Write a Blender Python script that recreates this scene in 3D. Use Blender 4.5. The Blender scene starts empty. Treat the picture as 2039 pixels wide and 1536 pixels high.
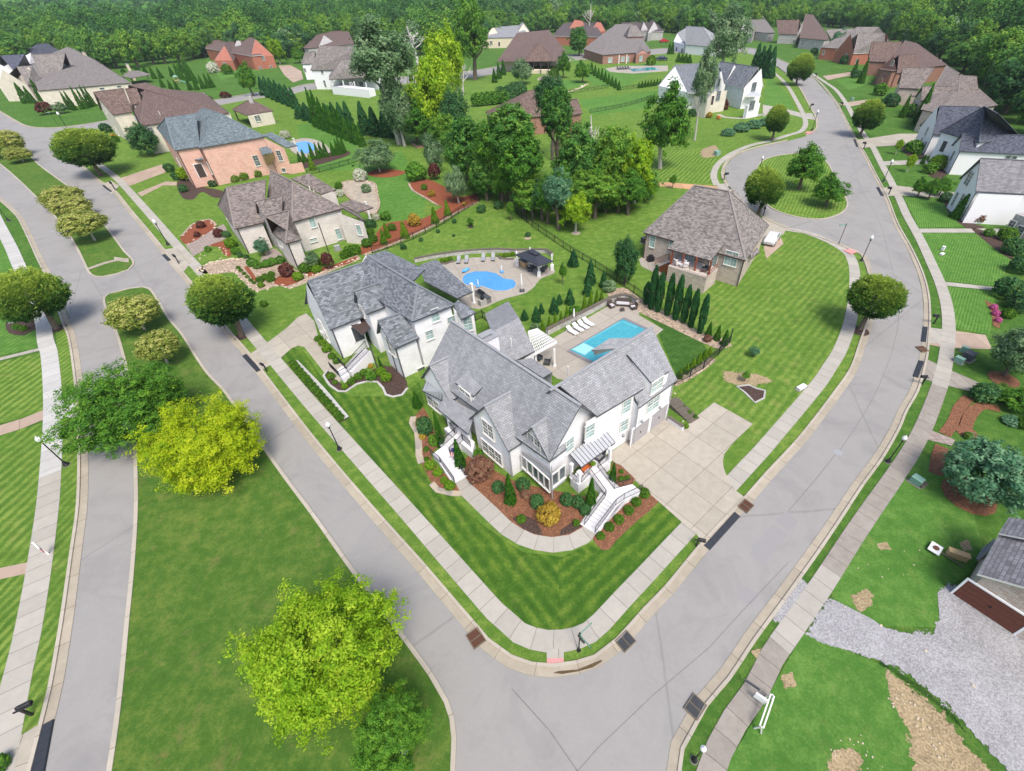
import bpy, math, random
import numpy as np
from mathutils import Vector, Matrix
random.seed(7); RNG = np.random.default_rng(7)
SC = bpy.context.scene; COL = SC.collection
# ---------------------------------------------------------------- camera
CX, CY, FPX, W0 = 1099.5, 768.0, 923.0, 2039.0      # principal point and focal length, photograph pixels
HC = 37.0                                           # height of the drone, metres
PITCH, ROLL = math.radians(41.0), math.radians(-1.38)
def _rot():
    cp, sp = math.cos(PITCH), math.sin(PITCH)
    M = np.array([[1, 0, 0], [0, -sp, -cp], [0, cp, -sp]])
    c, s = math.cos(ROLL), math.sin(ROLL)
    return np.array([[c, -s, 0], [s, c, 0], [0, 0, 1]]) @ M
CM = _rot()
cam = bpy.data.cameras.new('camera'); co = bpy.data.objects.new('camera', cam); COL.objects.link(co)
co.matrix_world = Matrix([[CM[0][i], -CM[1][i], -CM[2][i], (0, 0, HC)[i]] for i in range(3)] + [[0, 0, 0, 1]])
cam.sensor_width = 36; cam.lens = FPX / W0 * 36; cam.shift_x = -(CX - W0 / 2) / W0
cam.clip_start = .5; cam.clip_end = 8000; SC.camera = co
# ---------------------------------------------------------------- light
SUN_EL, SUN_AZ = math.radians(58), math.radians(-66)   # azimuth measured from +x, counter-clockwise
wd = bpy.data.worlds.new('World'); SC.world = wd; wd.use_nodes = True
nt = wd.node_tree; bg = nt.nodes['Background']; sky = nt.nodes.new('ShaderNodeTexSky')
sky.sky_type = 'NISHITA'; sky.sun_disc = False; sky.sun_elevation = SUN_EL
sky.sun_rotation = math.pi / 2 - SUN_AZ; sky.air_density = .9; sky.dust_density = 3.0; sky.ozone_density = .3
nt.links.new(sky.outputs[0], bg.inputs[0]); bg.inputs[1].default_value = .15
sl = bpy.data.lights.new('sun', 'SUN'); so = bpy.data.objects.new('sun', sl); COL.objects.link(so)
sl.energy = 2.3; sl.angle = math.radians(22); sl.color = (1, .93, .84)
sd = Vector((math.cos(SUN_EL) * math.cos(SUN_AZ), math.cos(SUN_EL) * math.sin(SUN_AZ), math.sin(SUN_EL)))
so.rotation_euler = sd.to_track_quat('Z', 'Y').to_euler()
VS = SC.view_settings; VS.view_transform = 'Standard'; VS.look = 'None'; VS.gamma = 1; VS.use_curve_mapping = False
VS.exposure = .58
SC.cycles.max_bounces = 6; SC.cycles.diffuse_bounces = 3; SC.cycles.glossy_bounces = 2
SC.cycles.transmission_bounces = 3; SC.cycles.transparent_max_bounces = 4; SC.cycles.volume_bounces = 0
# ---------------------------------------------------------------- from the photograph to the place
def P(px, py, z=0.0):
    d = CM.T @ np.array([px - CX, py - CY, FPX]); t = (z - HC) / d[2]
    return np.array([d[0] * t, d[1] * t, z])
def PR(p):
    c = CM @ np.array([p[0], p[1], p[2] - HC]); return CX + FPX * c[0] / c[2], CY + FPX * c[1] / c[2]
def depth(p): return float((CM @ np.array([p[0], p[1], p[2] - HC]))[2])
def ray(px, py): return CM.T @ np.array([px - CX, py - CY, FPX])
def hgt(b, t, zb=0.0):
    """height of an upright thing with base pixel b and top pixel t"""
    p = P(b[0], b[1], zb); lo, best = None, (1e18, 0)
    for z in np.linspace(zb, zb + 34, 341):
        if z > 36.5: break
        q = PR((p[0], p[1], z)); e = (q[0] - t[0]) ** 2 + (q[1] - t[1]) ** 2
        if e < best[0]: best = (e, z)
    return best[1] - zb
# ---------------------------------------------------------------- objects
def tag(o, label=None, cat=None, group=None, kind=None):
    if label: o['label'] = label
    if cat: o['category'] = cat
    if group: o['group'] = group
    if kind: o['kind'] = kind
    return o
def empty(name, loc=(0, 0, 0), rz=0.0, label=None, cat=None, group=None):
    o = bpy.data.objects.new(name, None); o.location = loc; o.rotation_euler = (0, 0, rz); o.empty_display_size = .2
    COL.objects.link(o); return tag(o, label, cat, group)
class MB:
    """collects faces; build() makes one mesh object"""
    def __init__(s): s.v = []; s.f = []; s.uv = []; s.mi = []
    def face(s, pts, uv=None, mi=0):
        i = len(s.v); s.v += [tuple(map(float, p)) for p in pts]; s.f.append(tuple(range(i, i + len(pts))))
        s.uv += list(uv) if uv is not None else [(0., 0.)] * len(pts); s.mi.append(mi); return s
    def quadmesh(s, pts, faces, mi=0):
        for f in faces: s.face([pts[i] for i in f], None, mi)
        return s
    def box(s, x0, y0, z0, x1, y1, z1, mi=0, rz=0., c=(0, 0)):
        cs, sn = math.cos(rz), math.sin(rz)
        q = [(x, y, z) for z in (z0, z1) for x, y in ((x0, y0), (x1, y0), (x1, y1), (x0, y1))]
        q = [(c[0] + x * cs - y * sn, c[1] + x * sn + y * cs, z) for x, y, z in q]
        return s.quadmesh(q, ((3, 2, 1, 0), (4, 5, 6, 7), (0, 1, 5, 4), (1, 2, 6, 5), (2, 3, 7, 6), (3, 0, 4, 7)), mi)
    def bar(s, a, b, w, h=None, mi=0, up=(0, 0, 1)):
        h = h or w; a, b = np.array(a, float), np.array(b, float); d = b - a; L = np.linalg.norm(d)
        if L < 1e-6: return s
        d /= L; u = np.array(up, float)
        if abs(d @ u) > .95: u = np.array((1., 0, 0))
        x = np.cross(d, u); x /= np.linalg.norm(x); y = np.cross(x, d)
        q = [p + x * i * w / 2 + y * j * h / 2 for p in (a, b) for i, j in ((-1, -1), (1, -1), (1, 1), (-1, 1))]
        return s.quadmesh(q, ((0, 1, 2, 3), (7, 6, 5, 4), (4, 5, 1, 0), (5, 6, 2, 1), (6, 7, 3, 2), (7, 4, 0, 3)), mi)
    def tube(s, pts, rs, n=8, mi=0, cap=True):
        pts = [np.array(p, float) for p in pts]; rings = []
        for i, p in enumerate(pts):
            d = pts[min(i + 1, len(pts) - 1)] - pts[max(i - 1, 0)]; d /= (np.linalg.norm(d) + 1e-9)
            u = np.array((0, 0, 1.)) if abs(d[2]) < .9 else np.array((1., 0, 0))
            x = np.cross(d, u); x /= np.linalg.norm(x); y = np.cross(d, x)
            r = rs[i] if hasattr(rs, '__len__') else rs
            rings.append([p + r * (math.cos(t) * x + math.sin(t) * y) for t in np.linspace(0, 2 * math.pi, n, False)])
        for a, b in zip(rings, rings[1:]):
            for k in range(n): s.face((a[k], a[(k + 1) % n], b[(k + 1) % n], b[k]), None, mi)
        if cap: s.face(rings[0][::-1], None, mi); s.face(rings[-1], None, mi)
        return s
    def lathe(s, prof, c=(0, 0, 0), n=12, mi=0):
        rings = [[(c[0] + r * math.cos(t), c[1] + r * math.sin(t), c[2] + z) for t in np.linspace(0, 2 * math.pi, n, False)] for r, z in prof]
        for a, b in zip(rings, rings[1:]):
            for k in range(n): s.face((a[k], a[(k + 1) % n], b[(k + 1) % n], b[k]), None, mi)
        if prof[-1][0] > 1e-3: s.face(rings[-1], None, mi)
        return s
    def build(s, name, mats, parent=None, smooth=False, **kw):
        me = bpy.data.meshes.new(name); me.from_pydata(s.v, [], s.f)
        uvl = me.uv_layers.new(name='UVMap'); uvl.data.foreach_set('uv', np.array(s.uv, 'f').ravel())
        for m in (mats if isinstance(mats, (list, tuple)) else [mats]): me.materials.append(m)
        me.polygons.foreach_set('material_index', np.array(s.mi, 'i'))
        if smooth: me.polygons.foreach_set('use_smooth', np.ones(len(s.f), bool))
        me.update(); o = bpy.data.objects.new(name, me); COL.objects.link(o)
        if parent: o.parent = parent
        return tag(o, **kw)
def copy_tree(o, parent=None):
    c = o.copy(); COL.objects.link(c)
    if parent: c.parent = parent
    for ch in [x for x in o.children]: copy_tree(ch, c)
    return c
# ---------------------------------------------------------------- materials
class N:
    def __init__(s, name):
        s.m = bpy.data.materials.new(name); s.m.use_nodes = True; s.t = s.m.node_tree
        s.b = s.t.nodes['Principled BSDF']; s.b.inputs['Roughness'].default_value = .85
        s.b.inputs['Specular IOR Level'].default_value = .25; s._c = None
    def n(s, typ, **kw):
        d = s.t.nodes.new('ShaderNode' + typ)
        for k, v in kw.items():
            if hasattr(d, k): setattr(d, k, v)
            else: d.inputs[k.replace('_', ' ')].default_value = v
        return d
    def l(s, a, b): s.t.links.new(a, b); return s
    def coord(s, k='Object'):
        if s._c is None: s._c = s.n('TexCoord')
        return s._c.outputs[k]
    def noise(s, scale, det=3., rough=.6, vec=None, dist=0.):
        d = s.n('TexNoise', Scale=scale, Detail=det, Roughness=rough, Distortion=dist); s.l(vec or s.coord(), d.inputs['Vector']); return d.outputs['Fac']
    def ramp(s, fac, stops, interp='LINEAR'):
        d = s.n('ValToRGB'); d.color_ramp.interpolation = interp; e = d.color_ramp.elements
        while len(e) < len(stops): e.new(.5)
        for q, (p, c) in zip(e, stops):
            q.position = p; q.color = (c, c, c, 1) if not hasattr(c, '__len__') else (*c, 1)
        s.l(fac, d.inputs[0]); return d.outputs[0]
    def mix(s, f, a, b, mode='MIX'):
        d = s.n('Mix', data_type='RGBA', blend_type=mode)
        for v, i in ((f, 0), (a, 6), (b, 7)):
            if isinstance(v, (int, float)): d.inputs[i].default_value = v
            elif isinstance(v, tuple): d.inputs[i].default_value = (*v, 1)
            else: s.l(v, d.inputs[i])
        return d.outputs[2]
    def math(s, op, a, b=0.):
        d = s.n('Math', operation=op)
        for v, i in ((a, 0), (b, 1)):
            if isinstance(v, (int, float)): d.inputs[i].default_value = v
            else: s.l(v, d.inputs[i])
        return d.outputs[0]
    def out(s, col=None, bump=None, bs=.3, bd=.02, **kw):
        if col is not None:
            if isinstance(col, tuple): s.b.inputs['Base Color'].default_value = (*col, 1)
            else: s.l(col, s.b.inputs['Base Color'])
        if bump is not None:
            d = s.n('Bump', Strength=bs, Distance=bd); s.l(bump, d.inputs['Height']); s.l(d.outputs[0], s.b.inputs['Normal'])
        for k, v in kw.items(): s.b.inputs[k.replace('_', ' ')].default_value = v
        return s.m
GRAVEL = None
def plain(name, c, rough=.6, var=.12, metal=0., spec=.3, sc=3.):
    m = N(name); f = m.noise(sc, 4)
    a = tuple(x * (1 - var) for x in c); b = tuple(min(1, x * (1 + var)) for x in c)
    return m.out(m.mix(f, a, b), Roughness=rough, Metallic=metal, Specular_IOR_Level=spec)
def grass(name, dark, mid, light, dry=(.27, .24, .09), dryamt=.6, stripe=None, sw=1.1, sa=.35, center=None):
    """mown lawn: fine blade noise, patches, dry spots; stripe = angle of the mowing passes in degrees"""
    m = N(name); o = m.coord()
    fine = m.noise(5.5, 8, .88, o); med = m.noise(.9, 5, .65, o); big = m.noise(.13, 3, .6, o)
    v = m.math('ADD', m.math('MULTIPLY', fine, .85), m.math('ADD', m.math('MULTIPLY', med, .55), m.math('MULTIPLY', big, .25)))
    if stripe is not None:
        mp = m.n('Mapping'); mp.inputs['Rotation'].default_value = (0, 0, math.radians(-stripe)); m.l(o, mp.inputs[0])
        wv = m.n('TexWave', wave_type='BANDS', bands_direction='Y', wave_profile='SIN', Scale=1 / sw / 2 / 3.14159 * 3.14159, Distortion=2.6, Detail=2.5)
        wv.inputs['Detail Scale'].default_value = .6; m.l(mp.outputs[0], wv.inputs[0])
        v = m.math('ADD', v, m.math('MULTIPLY', m.math('MULTIPLY', m.math('SUBTRACT', wv.outputs['Fac'], .5), sa), m.ramp(m.noise(.25, 3, .6, o), ((.3, .15), (.7, 1.)))))
    col = m.ramp(v, ((.45, dark), (.8, mid), (1.15 if False else 1.0, light)))
    dn = m.noise(.5, 6, .75, o, .4)
    dr = m.ramp(dn, ((.56, 0.), (.72, 1.)))
    col = m.mix(m.math('MULTIPLY', dr, m.math('MULTIPLY', m.ramp(fine, ((.3, 0.), (.6, 1.))), dryamt)), col, dry)
    return m.out(col, m.noise(22, 3, .8, o), .9, .06, Roughness=.95, Specular_IOR_Level=.1)
G0 = grass('lawn_grass', (.022, .07, .012), (.055, .14, .022), (.13, .23, .045), dryamt=.35)
GPARK = grass('park_grass', (.026, .078, .012), (.065, .145, .022), (.16, .22, .045), dry=(.2, .17, .07), dryamt=.9)
GS = {}
def gstripe(ang, tone=0, sw=1.1, sa=.3, dry=.5):
    k = (ang, tone, sw)
    if k not in GS:
        d = [((.018, .058, .008), (.052, .13, .016), (.14, .22, .03)), ((.042, .105, .014), (.095, .19, .028), (.21, .3, .06)), ((.03, .10, .018), (.075, .19, .032), (.15, .28, .06)), ((.014, .05, .01), (.04, .11, .02), (.09, .17, .035))][tone]
        GS[k] = grass('mown_lawn_grass', *d, stripe=ang, sw=sw, sa=sa, dryamt=dry)
    return GS[k]
def asphalt():
    m = N('asphalt'); f = m.noise(14, 6, .9); b = m.noise(.35, 5, .7, None, .6); s = m.noise(3, 5, .7)
    c = m.mix(m.math('ADD', m.math('MULTIPLY', b, .6), m.math('MULTIPLY', s, .4)), (.25, .245, .235), (.35, .343, .33))
    c = m.mix(m.ramp(f, ((.35, .35), (.65, 0.))), c, (.19, .185, .19))
    st = m.ramp(m.noise(.16, 6, .7, None, 1.2), ((.48, 0.), (.68, .55)))
    c = m.mix(st, c, (.2, .195, .2))
    vo = m.n('TexVoronoi', feature='DISTANCE_TO_EDGE', Scale=.03); vm = m.n('Mapping'); m.l(m.coord(), vm.inputs[0])
    nz = m.n('TexNoise', Scale=.5, Detail=4.); m.l(m.coord(), nz.inputs[0]); mx = m.mix(.25, m.coord(), nz.outputs['Color'], 'ADD'); m.l(mx, vo.inputs['Vector'])
    cr = m.ramp(vo.outputs['Distance'], ((.0, .3), (.001, .2), (.0018, 0.)))
    c = m.mix(cr, c, (.09, .09, .09))
    return m.out(c, f, .4, .01)
def concrete(name, c=(.50, .465, .41), joint=1.5, w=None, var=.18, uv=True):
    """uv x runs along the strip in metres"""
    m = N(name); o = m.coord(); a = m.noise(1.2, 6, .7); f = m.noise(25, 3, .7)
    col = m.mix(m.math('ADD', m.math('MULTIPLY', a, .7), m.math('MULTIPLY', f, .3)), tuple(x * (1 - var * 1.6) for x in c), tuple(x * (1 + var) for x in c))
    if joint:
        br = m.n('TexBrick', offset=0., Scale=1.); br.inputs['Mortar Size'].default_value = .022; br.inputs['Mortar Smooth'].default_value = .1
        br.inputs['Brick Width'].default_value = joint; br.inputs['Row Height'].default_value = w or 1000.
        br.inputs['Color1'].default_value = (.86, .86, .86, 1); br.inputs['Color2'].default_value = (1, 1, 1, 1); br.inputs['Mortar'].default_value = (.42, .4, .37, 1)
        m.l(m.coord('UV'), br.inputs[0]); col = m.mix(1., col, br.outputs['Color'], 'MULTIPLY')
    return m.out(col, f, .25, .01)
def shingle(name, c, sc=1.0, var=.45, dark=.55):
    m = N(name); u = m.coord('UV'); k = 1.
    br = m.n('TexBrick', offset=.5, Scale=1.); br.inputs['Brick Width'].default_value = .42 * sc; br.inputs['Row Height'].default_value = .2 * sc
    br.inputs['Mortar Size'].default_value = .022 * sc; br.inputs['Mortar Smooth'].default_value = .4
    lo = tuple(x * (1 - var) for x in c); hi = tuple(x * (1 + var * .8) for x in c)
    br.inputs['Color1'].default_value = (*lo, 1); br.inputs['Color2'].default_value = (*hi, 1); br.inputs['Mortar'].default_value = (*[x * dark for x in c], 1)
    m.l(u, br.inputs[0])
    st = m.n('Mapping'); st.inputs['Scale'].default_value = (1.2, .12, 1); m.l(u, st.inputs[0])
    s = m.ramp(m.noise(1., 4, .6, st.outputs[0]), ((.35, .87), (.65, 1.06)))
    s2 = m.ramp(m.noise(9., 3, .7, u), ((.3, .86), (.7, 1.12)))
    return m.out(m.mix(1., m.mix(1., br.outputs['Color'], s, 'MULTIPLY'), s2, 'MULTIPLY'), br.outputs['Fac'], -.3, .01, Roughness=.9, Specular_IOR_Level=.15)
def brick(name, c1, c2, mortar, bw=.22, bh=.075, patch=None, bump=.25):
    m = N(name); u = m.coord('UV'); br = m.n('TexBrick', offset=.5, Scale=1.)
    br.inputs['Brick Width'].default_value = bw; br.inputs['Row Height'].default_value = bh; br.inputs['Mortar Size'].default_value = min(bh, bw) * .1
    br.inputs['Bias'].default_value = -.1
    br.inputs['Color1'].default_value = (*c1, 1); br.inputs['Color2'].default_value = (*c2, 1); br.inputs['Mortar'].default_value = (*mortar, 1); m.l(u, br.inputs[0])
    col = br.outputs['Color']
    n = m.noise(4., 5, .8, u); col = m.mix(m.ramp(n, ((.4, 0.), (.65, .5))), col, patch or mortar)
    col = m.mix(1., col, m.ramp(m.noise(.6, 4, .6, u), ((.3, .88), (.7, 1.08))), 'MULTIPLY')
    return m.out(col, br.outputs['Fac'], -bump, .01)
def stone(name, cols, sc=1.6, mortar=(.4, .38, .34)):
    m = N(name); u = m.coord('UV'); mp = m.n('Mapping'); mp.inputs['Scale'].default_value = (1, 1.7, 1); m.l(u, mp.inputs[0])
    v = m.n('TexVoronoi', Scale=sc); e = m.n('TexVoronoi', feature='DISTANCE_TO_EDGE', Scale=sc); m.l(mp.outputs[0], v.inputs['Vector']); m.l(mp.outputs[0], e.inputs['Vector'])
    sep = m.n('SeparateColor'); m.l(v.outputs['Color'], sep.inputs[0])
    k = len(cols); col = m.ramp(sep.outputs[0], [((i + .5) / k, c) for i, c in enumerate(cols)])
    col = m.mix(m.ramp(e.outputs['Distance'], ((.0, 1.), (.06, 0.))), col, mortar)
    col = m.mix(m.noise(6, 4), col, m.mix(1., col, (.75, .75, .75), 'MULTIPLY'))
    return m.out(col, e.outputs['Distance'], .5, .03)
def mulch(name, c, sc=14):
    m = N(name); v = m.n('TexVoronoi', Scale=sc); m.l(m.coord(), v.inputs['Vector'])
    sep = m.n('SeparateColor'); m.l(v.outputs['Color'], sep.inputs[0])
    col = m.mix(m.math('MULTIPLY', sep.outputs[0], m.noise(3, 4)), tuple(x * .45 for x in c), tuple(min(1, x * 2.0) for x in c))
    return m.out(col, v.outputs['Distance'], .8, .05)
def gravelm(name, c, sc, var, soft=True):
    """loose ground; its edge frays away through noise (attribute 'e' = 0 at the border, 1 inside)"""
    m = N(name); f = m.noise(sc * 3.2, 4, .85); g = m.noise(.5, 5, .7); v = m.n('TexVoronoi', Scale=sc * 1.6); m.l(m.coord(), v.inputs['Vector']); sp = m.n('SeparateColor'); m.l(v.outputs['Color'], sp.inputs[0])
    k = m.math('ADD', m.math('MULTIPLY', f, .5), m.math('ADD', m.math('MULTIPLY', g, .35), m.math('MULTIPLY', sp.outputs[0], .25)))
    m.out(m.mix(m.ramp(k, ((.3, 0.), (.8, 1.))), tuple(x * (1 - var) for x in c), tuple(min(1, x * (1 + var)) for x in c)), f, .4, .02, Roughness=.95)
    at = m.n('Attribute', attribute_name='e'); q = m.math('ADD', m.math('MULTIPLY', m.noise(1.7, 6, .75), 1.5), -.35)
    al = m.math('GREATER_THAN', m.math('ADD', at.outputs['Fac'], .02), q); m.l(al, m.b.inputs['Alpha']); return m.m
def leafmat(name, a, b, c, trans=.35, spec=.2):
    """a dark, b mid, c light; per-leaf value in attribute 'v', per-tree shift by Object Info"""
    m = N(name); at = m.n('Attribute', attribute_name='v'); oi = m.n('ObjectInfo')
    f = m.math('ADD', at.outputs['Fac'], m.math('MULTIPLY', m.math('SUBTRACT', oi.outputs['Random'], .5), .16))
    col = m.ramp(f, ((.12, a), (.5, b), (.9, c)))
    m.out(col, Roughness=.65, Specular_IOR_Level=spec)
    t = m.n('BsdfTranslucent'); m.l(col, t.inputs[0]); mx = m.n('MixShader'); mx.inputs[0].default_value = trans
    m.l(m.b.outputs[0], mx.inputs[1]); m.l(t.outputs[0], mx.inputs[2]); m.l(mx.outputs[0], m.t.nodes['Material Output'].inputs[0])
    return m.m
def glassmat(name, c=(.06, .075, .08), sky=.5):
    m = N(name); f = m.noise(.8, 2, .5)
    return m.out(m.mix(m.ramp(f, ((.35, 0.), (.65, 1.))), c, tuple(min(1, x * 2.2) for x in c)), Roughness=.12, Specular_IOR_Level=.9)
M = dict(
 asphalt=asphalt(), walk=concrete('concrete_walk', (.43, .41, .365), 1.55), walkg=concrete('weathered_walk', (.34, .31, .275), 1.55, var=.35),
 walkw=concrete('pale_walk', (.5, .5, .48), 1.8), gutter=concrete('gutter_concrete', (.41, .365, .29), 3.2, var=.28), curb=concrete('curb_concrete', (.46, .42, .35), 3.2, var=.2),
 drive=concrete('driveway_concrete', (.44, .405, .34), 3.05, 3.05, var=.26), deck=concrete('pool_deck', (.41, .375, .325), 3.4, 3.4), brown=concrete('exposed_aggregate', (.44, .34, .27), 3., 3.),
 paver=concrete('paver', (.36, .3, .27), .6, .6), pink=plain('tactile_paving', (.62, .27, .26), .9, .2, sc=9), tan=concrete('tan_drive', (.56, .33, .19), 4., 4.),
 gravel=gravelm('gravel', (.30, .30, .31), 7, .5), dirt=gravelm('dirt', (.30, .235, .14), 6, .6), mulchr=mulch('red_mulch', (.28, .085, .04)), mulchb=mulch('brown_mulch', (.24, .11, .06)), mulchk=mulch('dark_mulch', (.085, .055, .045)),
 pebble=mulch('river_pebble', (.42, .33, .25), 5), rock=plain('boulder', (.5, .43, .33), .9, .35, sc=5), flag=stone('flagstone', [(.42, .36, .27), (.5, .42, .32), (.33, .3, .26)], 1.2),
 white=plain('white_paint', (.82, .82, .83), .6, .04), offw=plain('off_white_trim', (.7, .69, .66), .6, .05), black=plain('black_metal', (.018, .02, .024), .4, .2), dkgrey=plain('dark_grey', (.07, .075, .085), .5, .2),
 grey=plain('grey_metal', (.3, .31, .33), .5, .1), steel=plain('standing_seam_metal', (.4, .42, .45), .5, .08, .1), bronze=plain('bronze_metal', (.085, .06, .055), .5, .2, .2), cedar=plain('stained_cedar', (.25, .07, .035), .7, .35, sc=8),
 wood=plain('pale_wood', (.55, .38, .2), .8, .3), trunk=plain('bark', (.14, .11, .085), .95, .4, sc=6), pale=plain('pale_bark', (.42, .4, .36), .95, .3, sc=6), dead=plain('dead_wood', (.5, .48, .45), .95, .3),
 glass=glassmat('window_glass'), glassb=glassmat('window_glass_pale', (.16, .24, .24)), gdoor=plain('garage_door', (.36, .34, .35), .6, .06), reddoor=plain('red_garage_door', (.13, .045, .03), .6, .35, sc=5),
 rust=plain('rusty_grate', (.13, .06, .04), .9, .4, sc=12), rubber=plain('black_ramp', (.03, .035, .045), .6, .2), green=plain('utility_green', (.2, .36, .29), .5, .1), gsign=plain('sign_green', (.01, .2, .13), .5, .05),
 wick=plain('wicker', (.07, .055, .05), .8, .3, sc=20), cushion=plain('cushion', (.5, .5, .52), .9, .1), lamp=plain('lamp_globe', (.75, .77, .78), .3, .03),
)
def solid(name, c, rough=.5, spec=.4): return N(name).out(tuple(c), Roughness=rough, Specular_IOR_Level=spec)
# ================================================================ ground
from mathutils.geometry import tessellate_polygon
def spline(pts, closed=False, step=1.2, sharp=()):
    """Catmull-Rom through world points (xy)"""
    pts = [np.array(p[:2], float) for p in pts]; n = len(pts); out = []
    for i in range(n if closed else n - 1):
        p0 = pts[(i - 1) % n] if closed or i > 0 else 2 * pts[0] - pts[1]; p1 = pts[i]; p2 = pts[(i + 1) % n]
        p3 = pts[(i + 2) % n] if closed or i + 2 < n else 2 * pts[-1] - pts[-2]
        L = np.linalg.norm(p2 - p1); k = max(1, min(14, int(L / step)))
        if i in sharp: k = 1
        # centripetal-ish: limit tangents
        m1 = (p2 - p0) / 2; m2 = (p3 - p1) / 2
        for m in (m1, m2):
            q = np.linalg.norm(m)
            if q > L: m *= L / q
        for j in range(k):
            t = j / k; t2, t3 = t * t, t * t * t
            out.append((2 * t3 - 3 * t2 + 1) * p1 + (t3 - 2 * t2 + t) * m1 + (-2 * t3 + 3 * t2) * p2 + (t3 - t2) * m2)
    if not closed: out.append(pts[-1])
    return out
def W(pts, z=0.): return [P(x, y, z) for x, y in pts]
def sheet(name, px, mat, z, smooth=True, uvang=None, world=False, **kw):
    pts = px if world else W(px, 0)
    pts = spline(pts, True) if smooth else [p[:2] for p in pts]
    mb = MB(); tri = tessellate_polygon([[Vector((p[0], p[1], 0)) for p in pts]])
    c, s = (1, 0) if uvang is None else (math.cos(math.radians(uvang)), math.sin(math.radians(uvang)))
    me_v = [(p[0], p[1], z) for p in pts]
    for t in tri:
        q = [me_v[i] for i in t]
        a = (q[1][0] - q[0][0]) * (q[2][1] - q[0][1]) - (q[1][1] - q[0][1]) * (q[2][0] - q[0][0])
        if a < 0: q = q[::-1]
        mb.face(q, [(p[0] * c + p[1] * s, -p[0] * s + p[1] * c) for p in q])
    kw.setdefault('kind', 'structure')
    if kw['kind'] is None: kw.pop('kind')
    return mb.build(name, mat, **kw)
def soft(name, px, mat, z, inner=None, n=3):
    pts = spline(W(px), True, 1.); c = sum(pts) / len(pts); mb = MB(); ring = [pts]; e = [0.]
    w = min(2.2, .42 * min(np.linalg.norm(p - c) for p in pts) + .5)
    ins = [p + (c - p) / max(np.linalg.norm(p - c), .1) * min(w, .8 * np.linalg.norm(p - c)) for p in pts]; out = [p - (c - p) / max(np.linalg.norm(p - c), .1) * .5 for p in pts]
    val = []; k = len(pts)
    for i in range(k):
        j = (i + 1) % k; q = [(*out[i], z), (*out[j], z), (*ins[j], z + .004), (*ins[i], z + .004)]; mb.face(q); val += [0., 0., 1., 1.]
    for t in tessellate_polygon([[Vector((p[0], p[1], 0)) for p in ins]]):
        q = [(*ins[i], z + .004) for i in t]; mb.face(q); val += [1., 1., 1.]
    o = mb.build(name, mat, kind='structure'); at = o.data.attributes.new('e', 'FLOAT', 'POINT'); at.data.foreach_set('value', np.array(val, 'f')); return o
def offs(pts, d):
    out = []
    for i, p in enumerate(pts):
        t = pts[min(i + 1, len(pts) - 1)] - pts[max(i - 1, 0)]; t = t / (np.linalg.norm(t) + 1e-9)
        out.append(p + d * np.array([-t[1], t[0]]))
    return out
def ribbon(name, px, a, b, z, mat, closed=False, h=None, world=False, step=1.2, **kw):
    """strip between offsets a and b (metres, left positive) of a line; h = thickness below z"""
    c = spline(px if world else W(px), closed, step)
    if closed: c = c + [c[0], ]
    A, B = offs(c, a), offs(c, b)
    if closed:
        t = c[1] - c[-2]; t /= np.linalg.norm(t); nn = np.array([-t[1], t[0]])
        A[0] = A[-1] = c[0] + a * nn; B[0] = B[-1] = c[0] + b * nn
    mb = MB(); u = 0.
    for i in range(len(c) - 1):
        L = float(np.linalg.norm(c[i + 1] - c[i])); w = abs(b - a)
        mb.face([(*B[i], z), (*B[i + 1], z), (*A[i + 1], z), (*A[i], z)] if a > b else [(*A[i], z), (*A[i + 1], z), (*B[i + 1], z), (*B[i], z)], [(u, 0.05), (u + L, .05), (u + L, w + .05), (u, w + .05)])
        if h:
            for E, sgn in ((A, 1), (B, -1)):
                q = [(*E[i], z), (*E[i + 1], z), (*E[i + 1], z - h), (*E[i], z - h)]
                mb.face(q if (sgn == 1) == (a > b) else q[::-1], [(u, 0.05), (u + L, .05), (u + L, .2), (u, .2)])
        u += L
    kw.setdefault('kind', 'structure')
    if kw['kind'] is None: kw.pop('kind')
    return mb.build(name, mat, **kw)
mb = MB(); R_ = 3500
for i in range(-8, 8):
    for j in range(-2, 14):
        s_ = R_ / 8; mb.face([(i * s_, j * s_, 0), ((i + 1) * s_, j * s_, 0), ((i + 1) * s_, (j + 1) * s_, 0), (i * s_, (j + 1) * s_, 0)])
mb.build('ground', G0, kind='structure')
# ---- asphalt: edge lines of the carriageways (photograph pixels)
E1 = [(99,286),(118,303),(154,328),(193,362),(221,380),(256.5,424),(299.5,476),(338.5,526),(379,575),(448,666),(484,708),(520,757),(615,884),(727,1020),(828,1136),(894,1215.5),(934.6,1263.6),(958,1292),(1007.5,1328.7),(1054,1345.6),(1101,1349.5),(1151,1343),(1195,1328.7),(1243,1291),(1299,1227),(1340,1184),(1412,1094.6),(1497,1002),(1540,952),(1605,880),(1672,791),(1706.5,739),(1724.7,684.7),(1738,643),(1743,595),(1739,546.7),(1722,507.6),(1689.6,492.7),(1637.5,472),(1572,454),(1531,435),(1500,415),(1470,393),(1450,366),(1443,349),(1446,332),(1458,315),(1482,303),(1520,292),(1571,281),(1607.5,271),(1626,260),(1629.7,250),(1626,232),(1610,203),(1592,172),(1566,146),(1541,128),(1515,113),(1480,105),(1420,103),(1340,106),(1250,113),(1130,122),(1040,136),(953,153),(860,163),(770,170),(700,172),(612,180),(578,188),(500,198),(430,211),(360,226),(290,240),(200,255),(141,266),(112,273)]
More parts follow.
